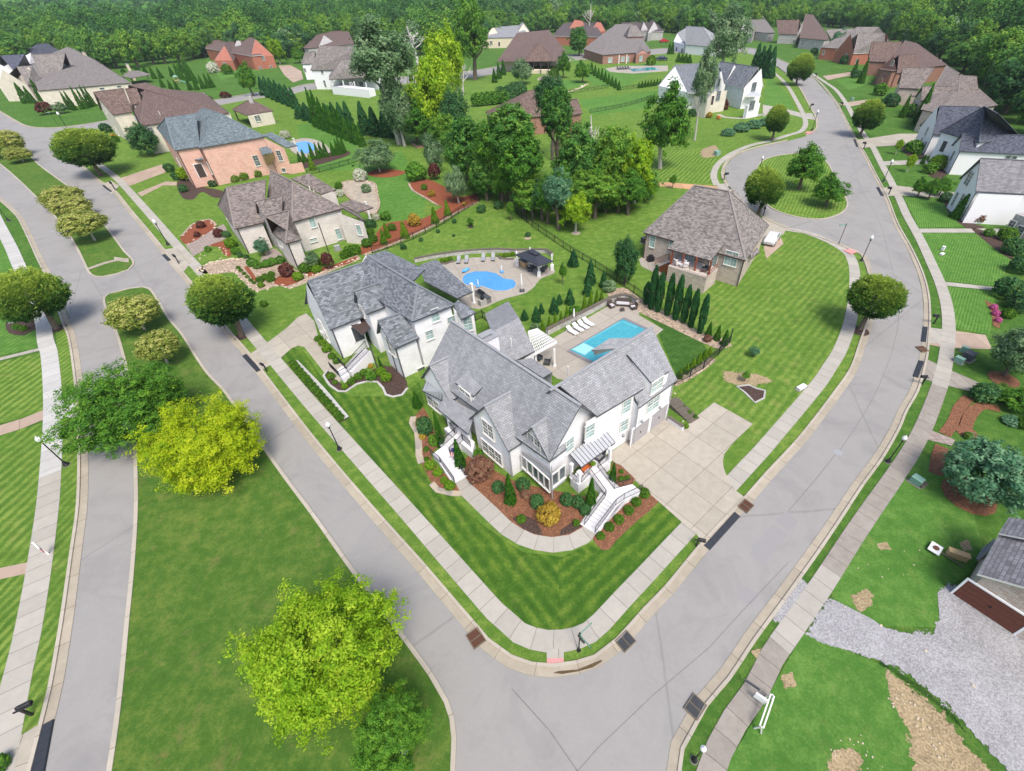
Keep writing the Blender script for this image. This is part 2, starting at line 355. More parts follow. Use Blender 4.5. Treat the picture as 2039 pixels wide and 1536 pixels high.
E2 = [(1327,1560),(1327,1536),(1336,1478),(1354,1445),(1387,1387),(1434,1333),(1481,1264),(1535.6,1191.6),(1610,1090.7),(1657,1023),(1701,958),(1740,906),(1774,848.5),(1790,812),(1813,773),(1831.5,708),(1835.4,677),(1839,627),(1836.7,583),(1826,541.5),(1805.5,494.6),(1779,445),(1758.6,390.6),(1738,349),(1717,307),(1698.7,276),(1672.6,224),(1659.6,200.5),(1620.6,156),(1568.5,127.6),(1542,115),(1500,97),(1420,92),(1340,96),(1250,102),(1130,110),(1040,123),(953,140),(860,149),(770,156),(700,159),(609,169),(578,177),(500,187),(430,200),(360,214),(290,228),(211,242),(130,254),(78,256),(44,250),(0,225),(-60,190)]
WL = [(-60,340),(0,392),(21,409),(44,432),(65,471),(86,515),(104,549),(117,575),(127.6,609),(138,640),(148,661),(155,690),(163,740),(170,800),(175.6,890),(175,1000),(164,1094),(150,1209),(140,1279),(127,1359.5),(115,1412),(105,1454),(85.5,1536),(78,1560)]
sheet('road', E2 + WL + [(700, 1570)], M['asphalt'], .02, smooth=False)
I1 = [(-60,225),(0,262),(47,294),(78,328),(148,380),(182,414),(213.5,453),(250,502),(264,516),(268,527),(258,538),(234,546.7),(203,553),(187,552),(176,543),(166,522),(151,492),(130,458),(104,427),(78,400),(34,357),(0,328),(-60,285)]
I2 = [(237,681),(226,651),(208,609),(207,594),(216,586),(229,583),(260,575),(286.5,572),(300,576),(318,601),(338.5,635),(365,666.5),(391,708),(417,745),(450,780),(520,880),(569,949),(622.5,1020),(701,1130),(760.5,1209),(818,1283.6),(861,1343),(891,1394.5),(903,1429),(907.7,1471),(905.5,1536),(904,1600),(205,1600),(216,1536),(230,1443),(241,1349),(251,1244),(260,1157),(267,1070),(270,1000),(269,931),(267,870),(262,800),(252,740)]
I3 = [(1496,420),(1487,404),(1480,385),(1478,365),(1480,345),(1487,330),(1500,317),(1520,306),(1548,300),(1590,299),(1620,303),(1643,312),(1654,325),(1666,345),(1680,375),(1690,393),(1691,408),(1683,422),(1668,432),(1650,438),(1632,440),(1600,437),(1570,430),(1540,420),(1520,424)]
IO = [(1505,345),(1510,328),(1528,316),(1560,309),(1600,306),(1630,312),(1648,325),(1660,347),(1672,375),(1685,396),(1688,410),(1678,424),(1655,434),(1630,438),(1590,434),(1553,424),(1525,408),(1508,385)]
for nm, pts in (('lawn_median', I1), ('lawn_park', I2), ('lawn_island', IO)):
    mt = GPARK if nm != 'lawn_island' else gstripe(60, 1)
    sheet(nm, pts, mt, .10, smooth=True)
    ribbon('kerb', pts, .05, -.26, .15, M['curb'], closed=True, h=.15)
# lots bounded by the streets
GL = [p for p in E1]
def gutter(pts, side, w=.62, k=.24):
    ribbon('gutter', pts, side * .0, side * w, .05, M['gutter'])
    ribbon('kerb', pts, side * w, side * (w + k), .15, M['curb'], h=.15)
gutter(E1[:50], -1 if False else 1); gutter(E1[50:58], 1, .5); gutter(E1[56:], 1, .5)
gutter(E2, -1); gutter(WL, -1)
sheet('lawn_block', E1, gstripe(20, 1, 2.2, .05, .4), .03, smooth=False)
# ---- pavements
W1 = [(256.5,380),(303,432),(356,493),(410,553),(455,607),(493.5,655.5),(520,687),(548.5,720),(618,802),(680,872),(745,945),(812,1020),(880,1098),(948,1175.6),(986.7,1219),(1011,1240),(1033.5,1260.5),(1061,1272),(1090,1277.5),(1122,1276.6),(1149.4,1270.6),(1174,1259.7),(1197.6,1239),(1240.6,1192),(1281,1149.5),(1325,1102),(1371.6,1052)]
ribbon('pavement', W1, .79, -.79, .06, M['walk'])
ribbon('pavement', [(1371.6,1052),(1413,1006),(1456.5,963),(1486,931),(1515,900),(1552,857),(1590.6,812),(1633.6,760),(1651,733),(1670,703),(1687,661),(1696,625),(1701,588),(1702,552),(1698.7,526),(1688,505),(1665,489),(1636,475),(1602,463),(1564.6,457),(1536,448)], .79, -.79, .064, M['walk'])
ribbon('pavement', [(256.5,380),(234,357),(208,336),(176,312),(142,290),(140,278),(152,271),(175,265),(198,260),(225,256)], .77, -.77, .064, M['walk'])
ribbon('pavement', [(1542.5,146),(1566,169),(1584,198),(1599.7,229),(1604,248),(1594.5,262),(1566,271),(1534.6,281),(1495,290),(1456,307),(1430,328),(1421,349),(1427,370)], .79, -.79, .06, M['walk'])
ribbon('pavement', [(1590,130),(1623,151),(1644,165),(1665,180),(1685.7,208),(1702,238),(1719.5,268),(1738,294),(1753,323),(1774,362),(1792.5,400),(1805.5,429.5),(1831.5,476),(1855,526),(1873,567.5),(1885,609),(1889,651),(1886,692.5),(1879.7,734),(1870.6,770)], .79, -.79, .06, M['walk'])
ribbon('pavement', [(1870.6,770),(1855,812),(1839,851),(1813,900.6),(1777,955),(1735,1015),(1696,1072.5),(1654.4,1137.6)], .79, -.79, .06, M['walkg'])
ribbon('pavement', [(1654.4,1137.6),(1638,1163),(1619,1190),(1579,1248),(1552,1286)], .79, -.79, .062, M['walk'])
ribbon('pavement', [(1552,1286),(1535.6,1311),(1503,1378),(1463,1434),(1432,1492),(1416,1536),(1405,1570)], .77, -.77, .06, M['walkg'])
ribbon('pavement', [(-30,395),(-15,420),(0,450),(23,494.6),(36.5,526),(47,549),(62,580),(76,610),(86,643),(91,679.5),(98,703),(104,763),(106,826.6),(104,890),(100.6,945)], .9, -.9, .06, M['walkw'])
ribbon('pavement', [(100.6,945),(96,1003),(84,1094),(71.5,1174.5),(52,1279),(35,1349),(17.5,1436),(7,1488),(-8,1560)], .9, -.9, .06, M['walk'])
ribbon('footpath', [(911,952),(932,977),(952,996),(984,1027),(1011,1052),(1041,1070),(1068,1079),(1101,1084),(1133,1080),(1158,1069),(1180,1052)], .82, -.82, .05, M['walk'])
ribbon('footpath', [(-20,720),(0,716),(40,706),(88,694)], .42, -.42, .05, M['walk'])
ribbon('footpath', [(-30,868),(0,858),(45,844),(94,824)], 1.05, -1.05, .05, M['brown'])
ribbon('footpath', [(-20,1148),(0,1143),(30,1137),(76,1127)], .6, -.6, .05, M['brown'])
sheet('driveway', [(122,799),(150,786),(166,783),(172,838),(122,829)], M['walkw'], .05, False)
sheet('driveway', [(10,1490),(26,1475),(84,1440),(78,1545),(70,1575),(-20,1575)], M['drive'], .052, False, 20)
# corner ramps
def quad(name, pts, mat, z=.07, **kw): return sheet(name, pts, mat, z, False, **kw)
quad('kerb_ramp', [(1088.5,1293),(1122.5,1293),(1123,1330),(1089,1330.5)], M['walk'], .075)
quad('tactile_paving', [(1089,1312.5),(1122.5,1311.5),(1123,1326.5),(1089,1328)], M['pink'], .085)
quad('kerb_ramp', [(1678,500),(1692,497),(1707,504),(1694,508)], M['pink'], .16)
quad('kerb_ramp', [(1608,263),(1620,264),(1612,268),(1601,266)], M['pink'], .16)
quad('kerb_ramp', [(228,513),(257,517),(257,524),(228,520)], M['curb'], .12)
ribbon('footpath', [(176,537),(190,532),(210,525),(235,519),(256,518)], .55, -.55, .13, M['gutter'])
# ---- driveways
quad('driveway', [(1208,908),(1322,826),(1359,858),(1382,834),(1421.7,802.5),(1498.8,845),(1455,888),(1442.5,904.6),(1439,919),(1441,934),(1447.5,951),(1464,977.5),(1485,993),(1440.6,1044),(1402.6,1086.7),(1385,1063),(1359,1042),(1312.5,1001),(1266.6,960)], M['drive'], .072, uvang=41)
quad('driveway', [(489,712),(516,694),(545,674),(572,653),(594,632),(610,625),(626,640),(634,672),(665,712),(700,742),(668,768),(650,748),(622,712),(606,692),(594,689),(580,695),(560,713),(520,740),(513,738)], M['drive'], .055, uvang=43)
quad('driveway', [(327,498),(352,494),(368,505),(384,520),(364,545),(345,530)], M['drive'], .075, uvang=43)
quad('driveway', [(368,486),(445,447),(460,470),(385,511)], M['paver'], .05, uvang=43)
quad('driveway', [(205,366),(222,361),(238,371),(222,388)], M['drive'], .075, uvang=43)
quad('driveway', [(238,356),(322,328),(332,343),(258,371)], M['brown'], .05, uvang=20)
quad('footpath', [(274,385),(330,362),(362,364),(360,370),(325,370),(282,392)], M['brown'], .05)
quad('driveway', [(1518,430),(1530,437),(1568,452),(1560,468),(1545,469),(1524,492),(1510,478)], M['drive'], .075, uvang=20)
quad('driveway', [(1296,361),(1430,372),(1450,378),(1458,388),(1440,392),(1378,378),(1296,370)], M['tan'], .05)
quad('driveway', [(1425,368),(1445,366),(1458,377),(1440,388)], M['walk'], .075)
quad('driveway', [(1519,209),(1560,216),(1592,225),(1598,235),(1560,225),(1519,232)], M['walk'], .05)
quad('driveway', [(1604,226),(1616,226),(1625,240),(1606,237)], M['walk'], .075)
quad('driveway', [(1638,152),(1693,144),(1697,150),(1648,160)], M['brown'], .05)
quad('driveway', [(1667,207),(1735,198),(1745,203),(1690,213)], M['brown'], .05)
quad('driveway', [(1703,279),(1720,278),(1790,267),(1834,267),(1832,285),(1797,290),(1740,293),(1712,296)], M['drive'], .075)
quad('driveway', [(1753,377),(1780,370),(1850,378),(1900,384),(1895,396),(1790,390),(1765,392)], M['drive'], .075)
quad('driveway', [(1850,653),(1962,668),(1975,696),(1885,694),(1842,686)], M['brown'], .056)
quad('driveway', [(1842,652),(1876,657),(1873,685),(1838,684)], M['walk'], .075)
quad('driveway', [(1836,712),(1890,737),(1960,768),(1945,784),(1884,768),(1824,752)], M['walkg'], .056)
quad('footpath', [(1830,456),(1990,456),(1990,464),(1834,464)], M['walk'], .05)
quad('footpath', [(1882,562),(1984,573),(1980,579),(1886,570)], M['walk'], .05)
quad('footpath', [(1852,857),(1902,877),(1895,888),(1845,876)], M['paver'], .05)
quad('footpath', [(1756,322),(1845,318),(1848,327),(1762,330)], M['walk'], .05)
# loop road drive of the brick house top left, drive with brown aggregate
quad('driveway', [(554,131),(578,130),(600,142),(604,158),(584,165),(566,150)], M['brown'], .05)
ribbon('footpath', [(1519,228),(1480,236),(1445,234),(1430,228)], .9, -.9, .05, M['walk'])
# gravel lot on the right
soft('gravel_drive', [(1650,1190),(1700,1215),(1740,1246),(1780,1254),(1858,1255),(1872,1222),(1866,1175),(1890,1160),(1960,1200),(2070,1270),(2070,1570),(2010,1540),(1960,1490),(1905,1430),(1840,1370),(1780,1330),(1700,1300),(1630,1280),(1602,1262)], M['gravel'], .046)
soft('gravel_verge', [(1578,1150),(1600,1155),(1614,1176),(1600,1200),(1572,1240),(1540,1240),(1534,1225),(1560,1180)], M['gravel'], .046)
soft('dirt', [(1760,1330),(1790,1350),(1840,1385),(1890,1430),(1930,1490),(1990,1560),(1820,1570),(1810,1500),(1800,1440),(1770,1390)], M['dirt'], .043)
soft('dirt', [(1700,1190),(1716,1176),(1740,1185),(1732,1200),(1712,1222),(1702,1210)], M['dirt'], .044)
soft('dirt', [(1655,1500),(1700,1490),(1720,1520),(1700,1560),(1640,1560)], M['dirt'], .044)
for q in ([(1915,1085),(1925,1078),(1932,1092),(1920,1098)], [(1750,1085),(1765,1082),(1768,1092),(1755,1095)], [(1560,1000+350),(1575,1345),(1580,1362),(1565,1368)], [(1500,1300),(1512,1296),(1510,1312)], [(1395,300),(1425,290),(1430,310),(1400,315)], [(1440,740),(1500,745),(1540,760),(1480,770),(1440,758)], [(1480,1380),(1492,1378),(1494,1392),(1482,1392)]): soft('dirt', q, M['dirt'], .045)
# ---- lawns with mowing stripes
L_ = lambda pts, a, tone=0, sw=1.1, sa=.3, dry=.5, z=.038, name='lawn': sheet(name, pts, gstripe(a, tone, sw, sa, dry), z, False)
L_([(545,705),(575,690),(605,700),(650,765),(700,790),(800,790),(835,760),(850,830),(850,950),(905,990),(960,1045),(1040,1100),(1120,1110),(1190,1075),(1360,1040),(1385,1062),(1300,1150),(1200,1260),(1150,1290),(1050,1290),(990,1240),(900,1140),(760,980),(650,850)], 127, 0, 1.6, .26, .35)
L_([(1180,1105),(1320,1000),(1375,1062),(1290,1150),(1190,1260),(1120,1290),(1110,1110)], 41, 0, 1.6, .26, .2, z=.042)
L_([(1430,560),(1560,470),(1640,480),(1690,520),(1705,600),(1680,690),(1600,800),(1500,905),(1495,845),(1420,800),(1380,810),(1330,790),(1390,730),(1440,690),(1400,650)], 47, 1, 1.5, .2, .9)
L_([(300,430),(360,400),(440,430),(430,440),(370,470),(340,480)], 60, 1)
L_([(780,520),(960,405),(1040,430),(1120,520),(1060,500),(900,510),(790,560)], 20, 1, .8, .1, .9)
L_([(1800,395),(1900,395),(1970,450),(1830,455)], 60, 2, .6, .3, .1); L_([(1834,465),(1990,465),(2010,520),(1990,572),(1880,560)], 50, 2, .6, .3, .1); L_([(1886,572),(1985,580),(1970,668),(1895,652)], 50, 2, .6, .25, .1)
L_([(-30,440),(0,470),(30,545),(60,600),(90,690),(-30,715)], 80, 2, 1.2, .2, .3); L_([(-30,728),(92,702),(95,820),(-30,852)], 85, 1, 1.6, .35, .6); L_([(-30,872),(90,842),(88,940),(80,1120),(-30,1145)], 85, 1, 1.6, .3, .7); L_([(-30,1160),(72,1140),(40,1330),(0,1440),(-30,1460)], 80, 1, 1.3, .4, .5)
L_([(134,620),(162,800),(168,1000),(150,1150),(100,1440),(25,1475),(60,1300),(105,1080),(125,900),(120,760),(105,600)], 85, 1, 1.2, .25, .5, .042)
L_([(1300,240),(1240,280),(1290,360),(1430,365),(1420,340),(1440,305),(1330,300)], 60, 1, 1.6, .4, .2)
L_([(1150,200),(1310,180),(1300,215),(1180,230)], 20, 2, 2, .1, .1); L_([(1130,110),(1180,170),(1240,175),(1330,130),(1300,125),(1180,140)], 40, 2, 1.6, .2, .1)
L_([(1530,150),(1570,190),(1592,235),(1519,208)], 60, 2, 1.4, .4, .2); L_([(920,205),(1010,215),(980,270),(900,260)], 50, 1, 1.5, .4, .2)
L_([(1660,1135),(1750,1000),(1830,900),(1920,960),(1960,1100),(1920,1150),(1866,1180),(1870,1250),(1740,1246),(1655,1190)], 10, 2, 3, .05, .5); L_([(1600,1260),(1780,1335),(1820,1440),(1830,1560),(1420,1560),(1480,1470)], 10, 2, 3, .05, .6)
L_([(700,330),(800,300),(850,400),(830,470),(760,440),(740,380)], 60, 2, 1.2, .15, .1); L_([(590,250),(640,240),(720,300),(700,340),(640,340),(610,330)], 30, 2, 1.6, .15, .1)
L_([(1665,160),(1720,150),(1740,165),(1690,180)], 30, 2, .6, .3, .1); L_([(430,105),(410,120),(440,160),(520,140),(500,120)], 30, 2, 1, .2, .1)
# road details
for c_, mt in (((103+0, 462), 'dkgrey'), ((1668, 901.5), 'dkgrey'), ((1648,227), 'dkgrey')):
    mbx = MB(); p = P(*c_); mbx.lathe([(.42, 0), (.42, .012), (.36, .016), (.34, .010), (0.001, .010)], (p[0], p[1], .022), 20); mbx.build('manhole_cover', M['grey'], label={462: 'round manhole cover in the left street beside the grass median', 901.5: 'round manhole cover on the seam of the right hand street', 227: 'small dark manhole cover far up the right hand street'}[c_[1]], cat='manhole cover')
def seam(px, w=.035, col=None): ribbon('road_seam', px, w, -w, .026, seam.m, step=3)
seam.m = plain('road_seam', (.17, .165, .17), .9, .3)
seam([(1019,1372),(1094,1455),(1150,1536),(1160,1550)]); seam([(1150,1536),(1190,1490),(1300,1385),(1412,1290),(1480,1215),(1570,1120)], .025); seam([(1575,1110),(1640,1030),(1668,901+0),(1720,825),(1755,760)], .03) if False else None
seam([(1570,1018),(1620,960),(1664,905)], .03); seam([(1672,898),(1722,822),(1752,764),(1776,700),(1789,640),(1788,590),(1775,530),(1750,440),(1715,380)], .025); seam([(1660,232),(1680,270),(1715,380)], .03); seam([(183,557),(203,590)], .03); seam([(288,566),(272,540),(266,532)], .03)
quadm = plain('asphalt_patch', (.265, .26, .265), .95, .25, sc=30)
for q in ([(1543,1035),(1565,1018),(1590,1038),(1570,1058)], [(1500,1085),(1540,1045),(1570,1065),(1518,1125),(1494,1105)], [(1465,1190),(1482,1165),(1512,1185),(1498,1208)]): quad('asphalt_patch', q, quadm, .024)
# sloping ramp plates lying in the gutters, storm drain grates
def plate(a, b, w, label, name='kerb_ramp_plate', mat='rubber', cat='ramp', grp=None, n=6, h=.1):
    a, b = P(*a), P(*b); d = (b - a) / np.linalg.norm(b - a); rz = math.atan2(d[1], d[0]); L = np.linalg.norm(b - a)
    root = empty(name, (a[0], a[1], .051), rz, label, cat, grp)
    m_ = MB()
    for i in range(n):
        x0, x1 = L * i / n + .01, L * (i + 1) / n - .01
        m_.quadmesh([(x0, -w / 2, 0), (x1, -w / 2, 0), (x1, w / 2, 0), (x0, w / 2, 0), (x0, -w / 2 + .05, h * .35), (x1, -w / 2 + .05, h * .35), (x1, w / 2 - .05, h), (x0, w / 2 - .05, h)], ((4, 5, 6, 7), (0, 1, 5, 4), (1, 2, 6, 5), (2, 3, 7, 6), (3, 0, 4, 7)))
    m_.build('ramp_section', M[mat], root); return root
plate((1407,1092),(1468,1025), .62, 'long black ramp plate in the gutter of the white corner house driveway')
plate((487,708),(516,740), .6, 'black ramp plate in the gutter by the second white house driveway')
plate((326,508),(338,520), .6, 'short black ramp plate by the taupe roofed house driveway')
plate((206,370),(222,383), .5, 'black ramp plate by the pink brick house driveway')
plate((1842,652),(1838,682), .6, 'black ramp plate at the tan driveway on the right street'); plate((1834,720),(1822,752), .6, 'black ramp plate at the weathered driveway on the right street')
plate((1701,278),(1707,293), .6, 'black ramp plate at the far navy roofed house driveway'); plate((1747,374),(1757,391), .6, 'black ramp plate at the arched window house driveway')
plate((95,1440),(72,1560), .8, 'large black ramp plate in the bottom left gutter'); plate((165,794),(167,812), .5, 'black ramp plate half under the green maple'); plate((1450,372),(1455,378), .5, 'tiny black ramp plate on the cul-de-sac loop')
def grate(c, ang, label, mat):
    p = P(*c); root = empty('storm_drain', (p[0], p[1], .052), math.radians(ang), label, 'storm drain')
    f = MB(); f.box(-.62, -.52, 0, .62, -.46, .13).box(-.62, .46, 0, .62, .52, .13).box(-.62, -.46, 0, -.56, .46, .13).box(.56, -.46, 0, .62, .46, .13).box(-.03, -.46, 0, .03, .46, .13); f.build('frame', M['gutter'], root)
    g = MB()
    for i in range(18):
        x = -.54 + i * .0635
        if abs(x) > .05: g.box(x - .018, -.46, .04, x + .018, .46, .10)
    g.box(-.56, -.46, .01, .56, .46, .02, ); g.build('grate', M[mat], root)
grate((948,1272), 127, 'rusty red storm drain grate left of the street corner', 'rust'); grate((1245,1278), 38, 'dark storm drain grate right of the street corner', 'dkgrey'); grate((1484,1009), 40, 'brown storm drain grate beside the long black ramp plate', 'rust'); grate((1384,1409), 44, 'dark storm drain grate by the bottom right pavement', 'dkgrey'); grate((1836,697), 95, 'brown storm drain between two driveways on the right street', 'rust')
sheet('puddle', [(1101,1341),(1112,1337),(1150,1334),(1196,1315),(1200,1317),(1180,1330),(1150,1338),(1120,1343)], plain('wet_silt', (.1, .07, .035), .15, .3), .056)
# ================================================================ houses
V3 = lambda p, z: np.array((p[0], p[1], z), float)
WINC = {}; DBG = []
def window_meshes(w, h, style):
    k = (round(w, 2), round(h, 2), style)
    if k in WINC: return WINC[k]
    fr, pn = MB(), MB(); t = .08
    mat = 'offw' if 'g' not in style else 'grey'
    for a in ((-w / 2 - t, -.1, -h / 2 - t, w / 2 + t, .05, -h / 2), (-w / 2 - t, -.1, h / 2, w / 2 + t, .05, h / 2 + t), (-w / 2 - t, -.1, -h / 2, -w / 2, .05, h / 2), (w / 2, -.1, -h / 2, w / 2 + t, .05, h / 2)): fr.box(*a)
    fr.box(-w / 2 - t - .05, -.16, -h / 2 - t - .06, w / 2 + t + .05, .04, -h / 2 - t)
    nx = 1
    if 'n' not in style:
        nx = max(1, round(w / 1.0)); 
        for i in range(1, nx): fr.box(-w / 2 + w * i / nx - .05, -.08, -h / 2, -w / 2 + w * i / nx + .05, .04, h / 2)
        fr.box(-w / 2, -.07, -.025, w / 2, .035, .025)
        for i in range(nx):
            x = -w / 2 + w * (i + .5) / nx; fr.box(x - .012, -.04, -h / 2, x + .012, .03, h / 2)
        for zz in (-h / 4, h / 4): fr.box(-w / 2, -.04, zz - .012, w / 2, .03, zz + .012)
    gm = 'glassb' if 'b' in style else 'glass'
    pn.box(-w / 2, -.02, -h / 2, w / 2, .02, h / 2)
    o1 = fr.build('window', M[mat]); o2 = pn.build('pane', M[gm]); r = (o1.data, o2.data); bpy.data.objects.remove(o1); bpy.data.objects.remove(o2)
    WINC[k] = r; return r
class House:
    def __init__(s, name, label, at, roof, wall='wh', cat='house', th=.2, trim='dkgrey', oh=.35):
        s.base = P(*at); s.root = empty(name, s.base, 0, label, cat); s.inv = Matrix.Translation([-x for x in s.base])
        s.r = MB(); s.w = MB(); s.th = th; s.roofm = roof; s.wallm = []; s.wall = wall; s.walls = []; s.trim = trim; s.oh = oh; s.yaw = 0
    def put(s, o):
        o.parent = s.root; o.matrix_parent_inverse = s.inv; return o
    def roof(s, faces, mi=0):
        """closed slab: every face top, underside and the free edges as fascia"""
        key = lambda p: tuple(np.round(p, 2)); cnt = {}
        fs = []
        for f in faces:
            f = [np.array(p, float) for p in f]; n = np.zeros(3)
            for a, b in zip(f, f[1:] + f[:1]): n += np.cross(a, b)
            if n[2] < 0: f = f[::-1]; n = -n
            n /= np.linalg.norm(n); u = np.cross((0, 0, 1.), n)
            u = u / np.linalg.norm(u) if np.linalg.norm(u) > 1e-3 else np.array((1., 0, 0)); v = np.cross(n, u)
            fs.append((f, u, v))
            for a, b in zip(f, f[1:] + f[:1]): cnt[frozenset((key(a), key(b)))] = cnt.get(frozenset((key(a), key(b))), 0) + 1
        dn = np.array((0, 0, -s.th))
        for f, u, v in fs:
            for k in range(1, len(f) - 1):
                t = [f[0], f[k], f[k + 1]]; s.r.face(t, [(p @ u, p @ v) for p in t], mi); s.r.face([p + dn for p in t][::-1], None, 1)
            for a, b in zip(f, f[1:] + f[:1]):
                if cnt[frozenset((key(a), key(b)))] == 1: s.r.face((a, a + dn, b + dn, b), None, 1)
    def ridgecap(s, a, b):
        a = np.array(a, float); b = np.array(b, float); s.r.bar(a + (0, 0, .02), b + (0, 0, .02), .3, .07, 2)
    def wallring(s, pts, zt, z0=0., mat=None, closed=True):
        mat = mat or s.wall
        if mat not in s.wallm: s.wallm.append(mat)
        mi = s.wallm.index(mat); u = 0.; n = len(pts)
        for i in range(n if closed else n - 1):
            a, b = np.array(pts[i][:2], float), np.array(pts[(i + 1) % n][:2], float); L = np.linalg.norm(b - a)
            if L < 1e-3: continue
            za, zb = zt[i], zt[(i + 1) % n]
            s.w.face((V3(a, z0), V3(b, z0), V3(b, zb), V3(a, za)), [(u, z0), (u + L, z0), (u + L, zb), (u, za)], mi); u += L
            s.walls.append((a, b, z0, za, zb))
    def comp(s, typ, ze, A, B, far=None, R1=None, R2=None, zr=None, pitch=1.15, base=0., mat=None, walls=True, oh=None, side=None, mi=0, world=False, hipf=1., cap=True, zb=None):
        """one roofed block. A,B near eave corners (pixels), far = pixel of C or width in metres"""
        g = (lambda p, z: V3(p, z)) if world else (lambda p, z: P(p[0], p[1], z))
        A3, B3 = g(A, ze), g(B, zb or ze); B3[2] = ze; d = (B3 - A3)[:2]; L = np.linalg.norm(d); d /= L
        nrm = np.array((-d[1], d[0]))
        if side is None: side = 1 if (A3[:2] + nrm - (0, 0)) @ A3[:2] > A3[:2] @ A3[:2] else -1   # away from the drone
        nrm = nrm * side
        if far is None:
            Rp = R1 or R2; lo = None
            for z in np.linspace(ze + .3, ze + 9, 400):
                q = g(Rp, z); dist = (q[:2] - A3[:2]) @ nrm
                if dist > 0.2 and (z - ze) / dist >= pitch: lo = (z, dist); break
            if lo is None: lo = (ze + 3, 3.)
            zr, Wd = lo; zr = float(zr); C3 = V3(B3[:2] + nrm * 2 * Wd, ze); D3 = V3(A3[:2] + nrm * 2 * Wd, ze)
        elif hasattr(far, '__len__'):
            if far[0] == 'D': D3 = g(far[1], ze); C3 = V3(B3[:2] + D3[:2] - A3[:2], ze)
            else: C3 = g(far, ze); D3 = V3(A3[:2] + C3[:2] - B3[:2], ze)
        else: C3 = V3(B3[:2] + nrm * far, ze); D3 = V3(A3[:2] + nrm * far, ze)
        m1, m2 = (A3 + D3)[:2] / 2, (B3 + C3)[:2] / 2; Wd = abs((C3[:2] - B3[:2]) @ nrm)
        if zr is None:
            zs = []
            for Rp in (R1, R2):
                if Rp is None or world: continue
                best = min(np.linspace(ze + .2, ze + 10, 300), key=lambda z: abs((g(Rp, z)[:2] - m1) @ nrm)); zs.append(best)
            zr = float(np.mean(zs)) if zs else ze + Wd / 2 * pitch
        def rp(Rp, m, typ, sg):
            if Rp is not None:
                q = g(Rp, zr)[:2]; return V3(q, zr)
            return V3(m + (d * sg * Wd / 2 * hipf if typ == 'h' else 0), zr)
        r1, r2 = rp(R1, m1, typ[0], 1), rp(R2, m2, typ[1], -1)
        F = [(A3, B3, r2, r1), (C3, D3, r1, r2)]
        if typ[1] == 'h': F.append((B3, C3, r2))
        if typ[0] == 'h': F.append((D3, A3, r1))
        s.roof(F, mi)
        if cap:
            s.ridgecap(r1, r2)
            for t, r, (x, y) in ((typ[0], r1, (A3, D3)), (typ[1], r2, (B3, C3))):
                if t == 'h': s.ridgecap(r, x); s.ridgecap(r, y)
        if walls:
            o = s.oh if oh is None else oh; sl = (zr - ze) / (Wd / 2); og = o if typ[0] == 'g' else o; e = nrm * o
            a, b = A3[:2] + e + d * o, B3[:2] + e - d * o; c, dd = C3[:2] - e - d * o, D3[:2] - e + d * o
            lo = ze + o * sl * .9 - s.th if 'h' not in typ else ze - .05
            lo = min(lo, ze + o * sl - s.th); ap = zr - s.th
            pts, zt = [a, b], [lo, lo]
            if typ[1] == 'g': pts.append(m2 - d * o + nrm * ((r2[:2] - m2) @ nrm)); zt.append(ap)
            pts += [c, dd]; zt += [lo, lo]
            if typ[0] == 'g': pts.append(m1 + d * o + nrm * ((r1[:2] - m1) @ nrm)); zt.append(ap)
            if side < 0: pts, zt = pts[::-1], zt[::-1]
            s.wallring(pts, zt, base, mat)
        s.yaw = math.atan2(d[1], d[0]); s.last = (A3, B3, C3, D3, r1, r2); return s
    def shed(s, pts, mi=0, cap=False):
        s.roof([[P(x, y, z) for x, y, z in pts]], mi); return s
    def tri(s, pts, mat=None):
        """free wall polygon (x,y,z pixels+height)"""
        mat = mat or s.wall
        if mat not in s.wallm: s.wallm.append(mat)
        q = [P(*p) for p in pts]; d = q[1][:2] - q[0][:2]; d = d / np.linalg.norm(d)
        s.w.face(q, [((p[:2] - q[0][:2]) @ d, p[2]) for p in q], s.wallm.index(mat))
        if len(pts) == 4: s.walls.append((q[0][:2], q[1][:2], min(q[0][2], q[1][2]), max(q[2][2], q[3][2]), max(q[2][2], q[3][2])))
        return s
    def block(s, A, B, wid, z1, z0=0., mat=None):
        """plain box of wall from the base line A-B (pixels at z0), wid metres deep"""
        a, b = P(*A, z0)[:2], P(*B, z0)[:2]; d = (b - a) / np.linalg.norm(b - a); n = np.array((-d[1], d[0]))
        if n @ a < 0: n = -n
        s.wallring([a, b, b + n * wid, a + n * wid], [z1] * 4, z0, mat)
        mi = s.wallm.index(mat or s.wall); s.w.face([V3(p, z1) for p in (a, b, b + n * wid, a + n * wid)], None, mi); return s
    def hit(s, px, py):
        d = ray(px, py); best = None
        for a, b, z0, za, zb in s.walls:
            e = b - a; M2 = np.array([[d[0], -e[0]], [d[1], -e[1]]])
            if abs(np.linalg.det(M2)) < 1e-9: continue
            t, q = np.linalg.solve(M2, a)
            if t <= 0 or q < 0 or q > 1: continue
            z = HC + t * d[2]
            if z < z0 - .05 or z > za + (zb - za) * q + .3: continue
            if best is None or t < best[0]: best = (t, a, b, z, q)
        return best
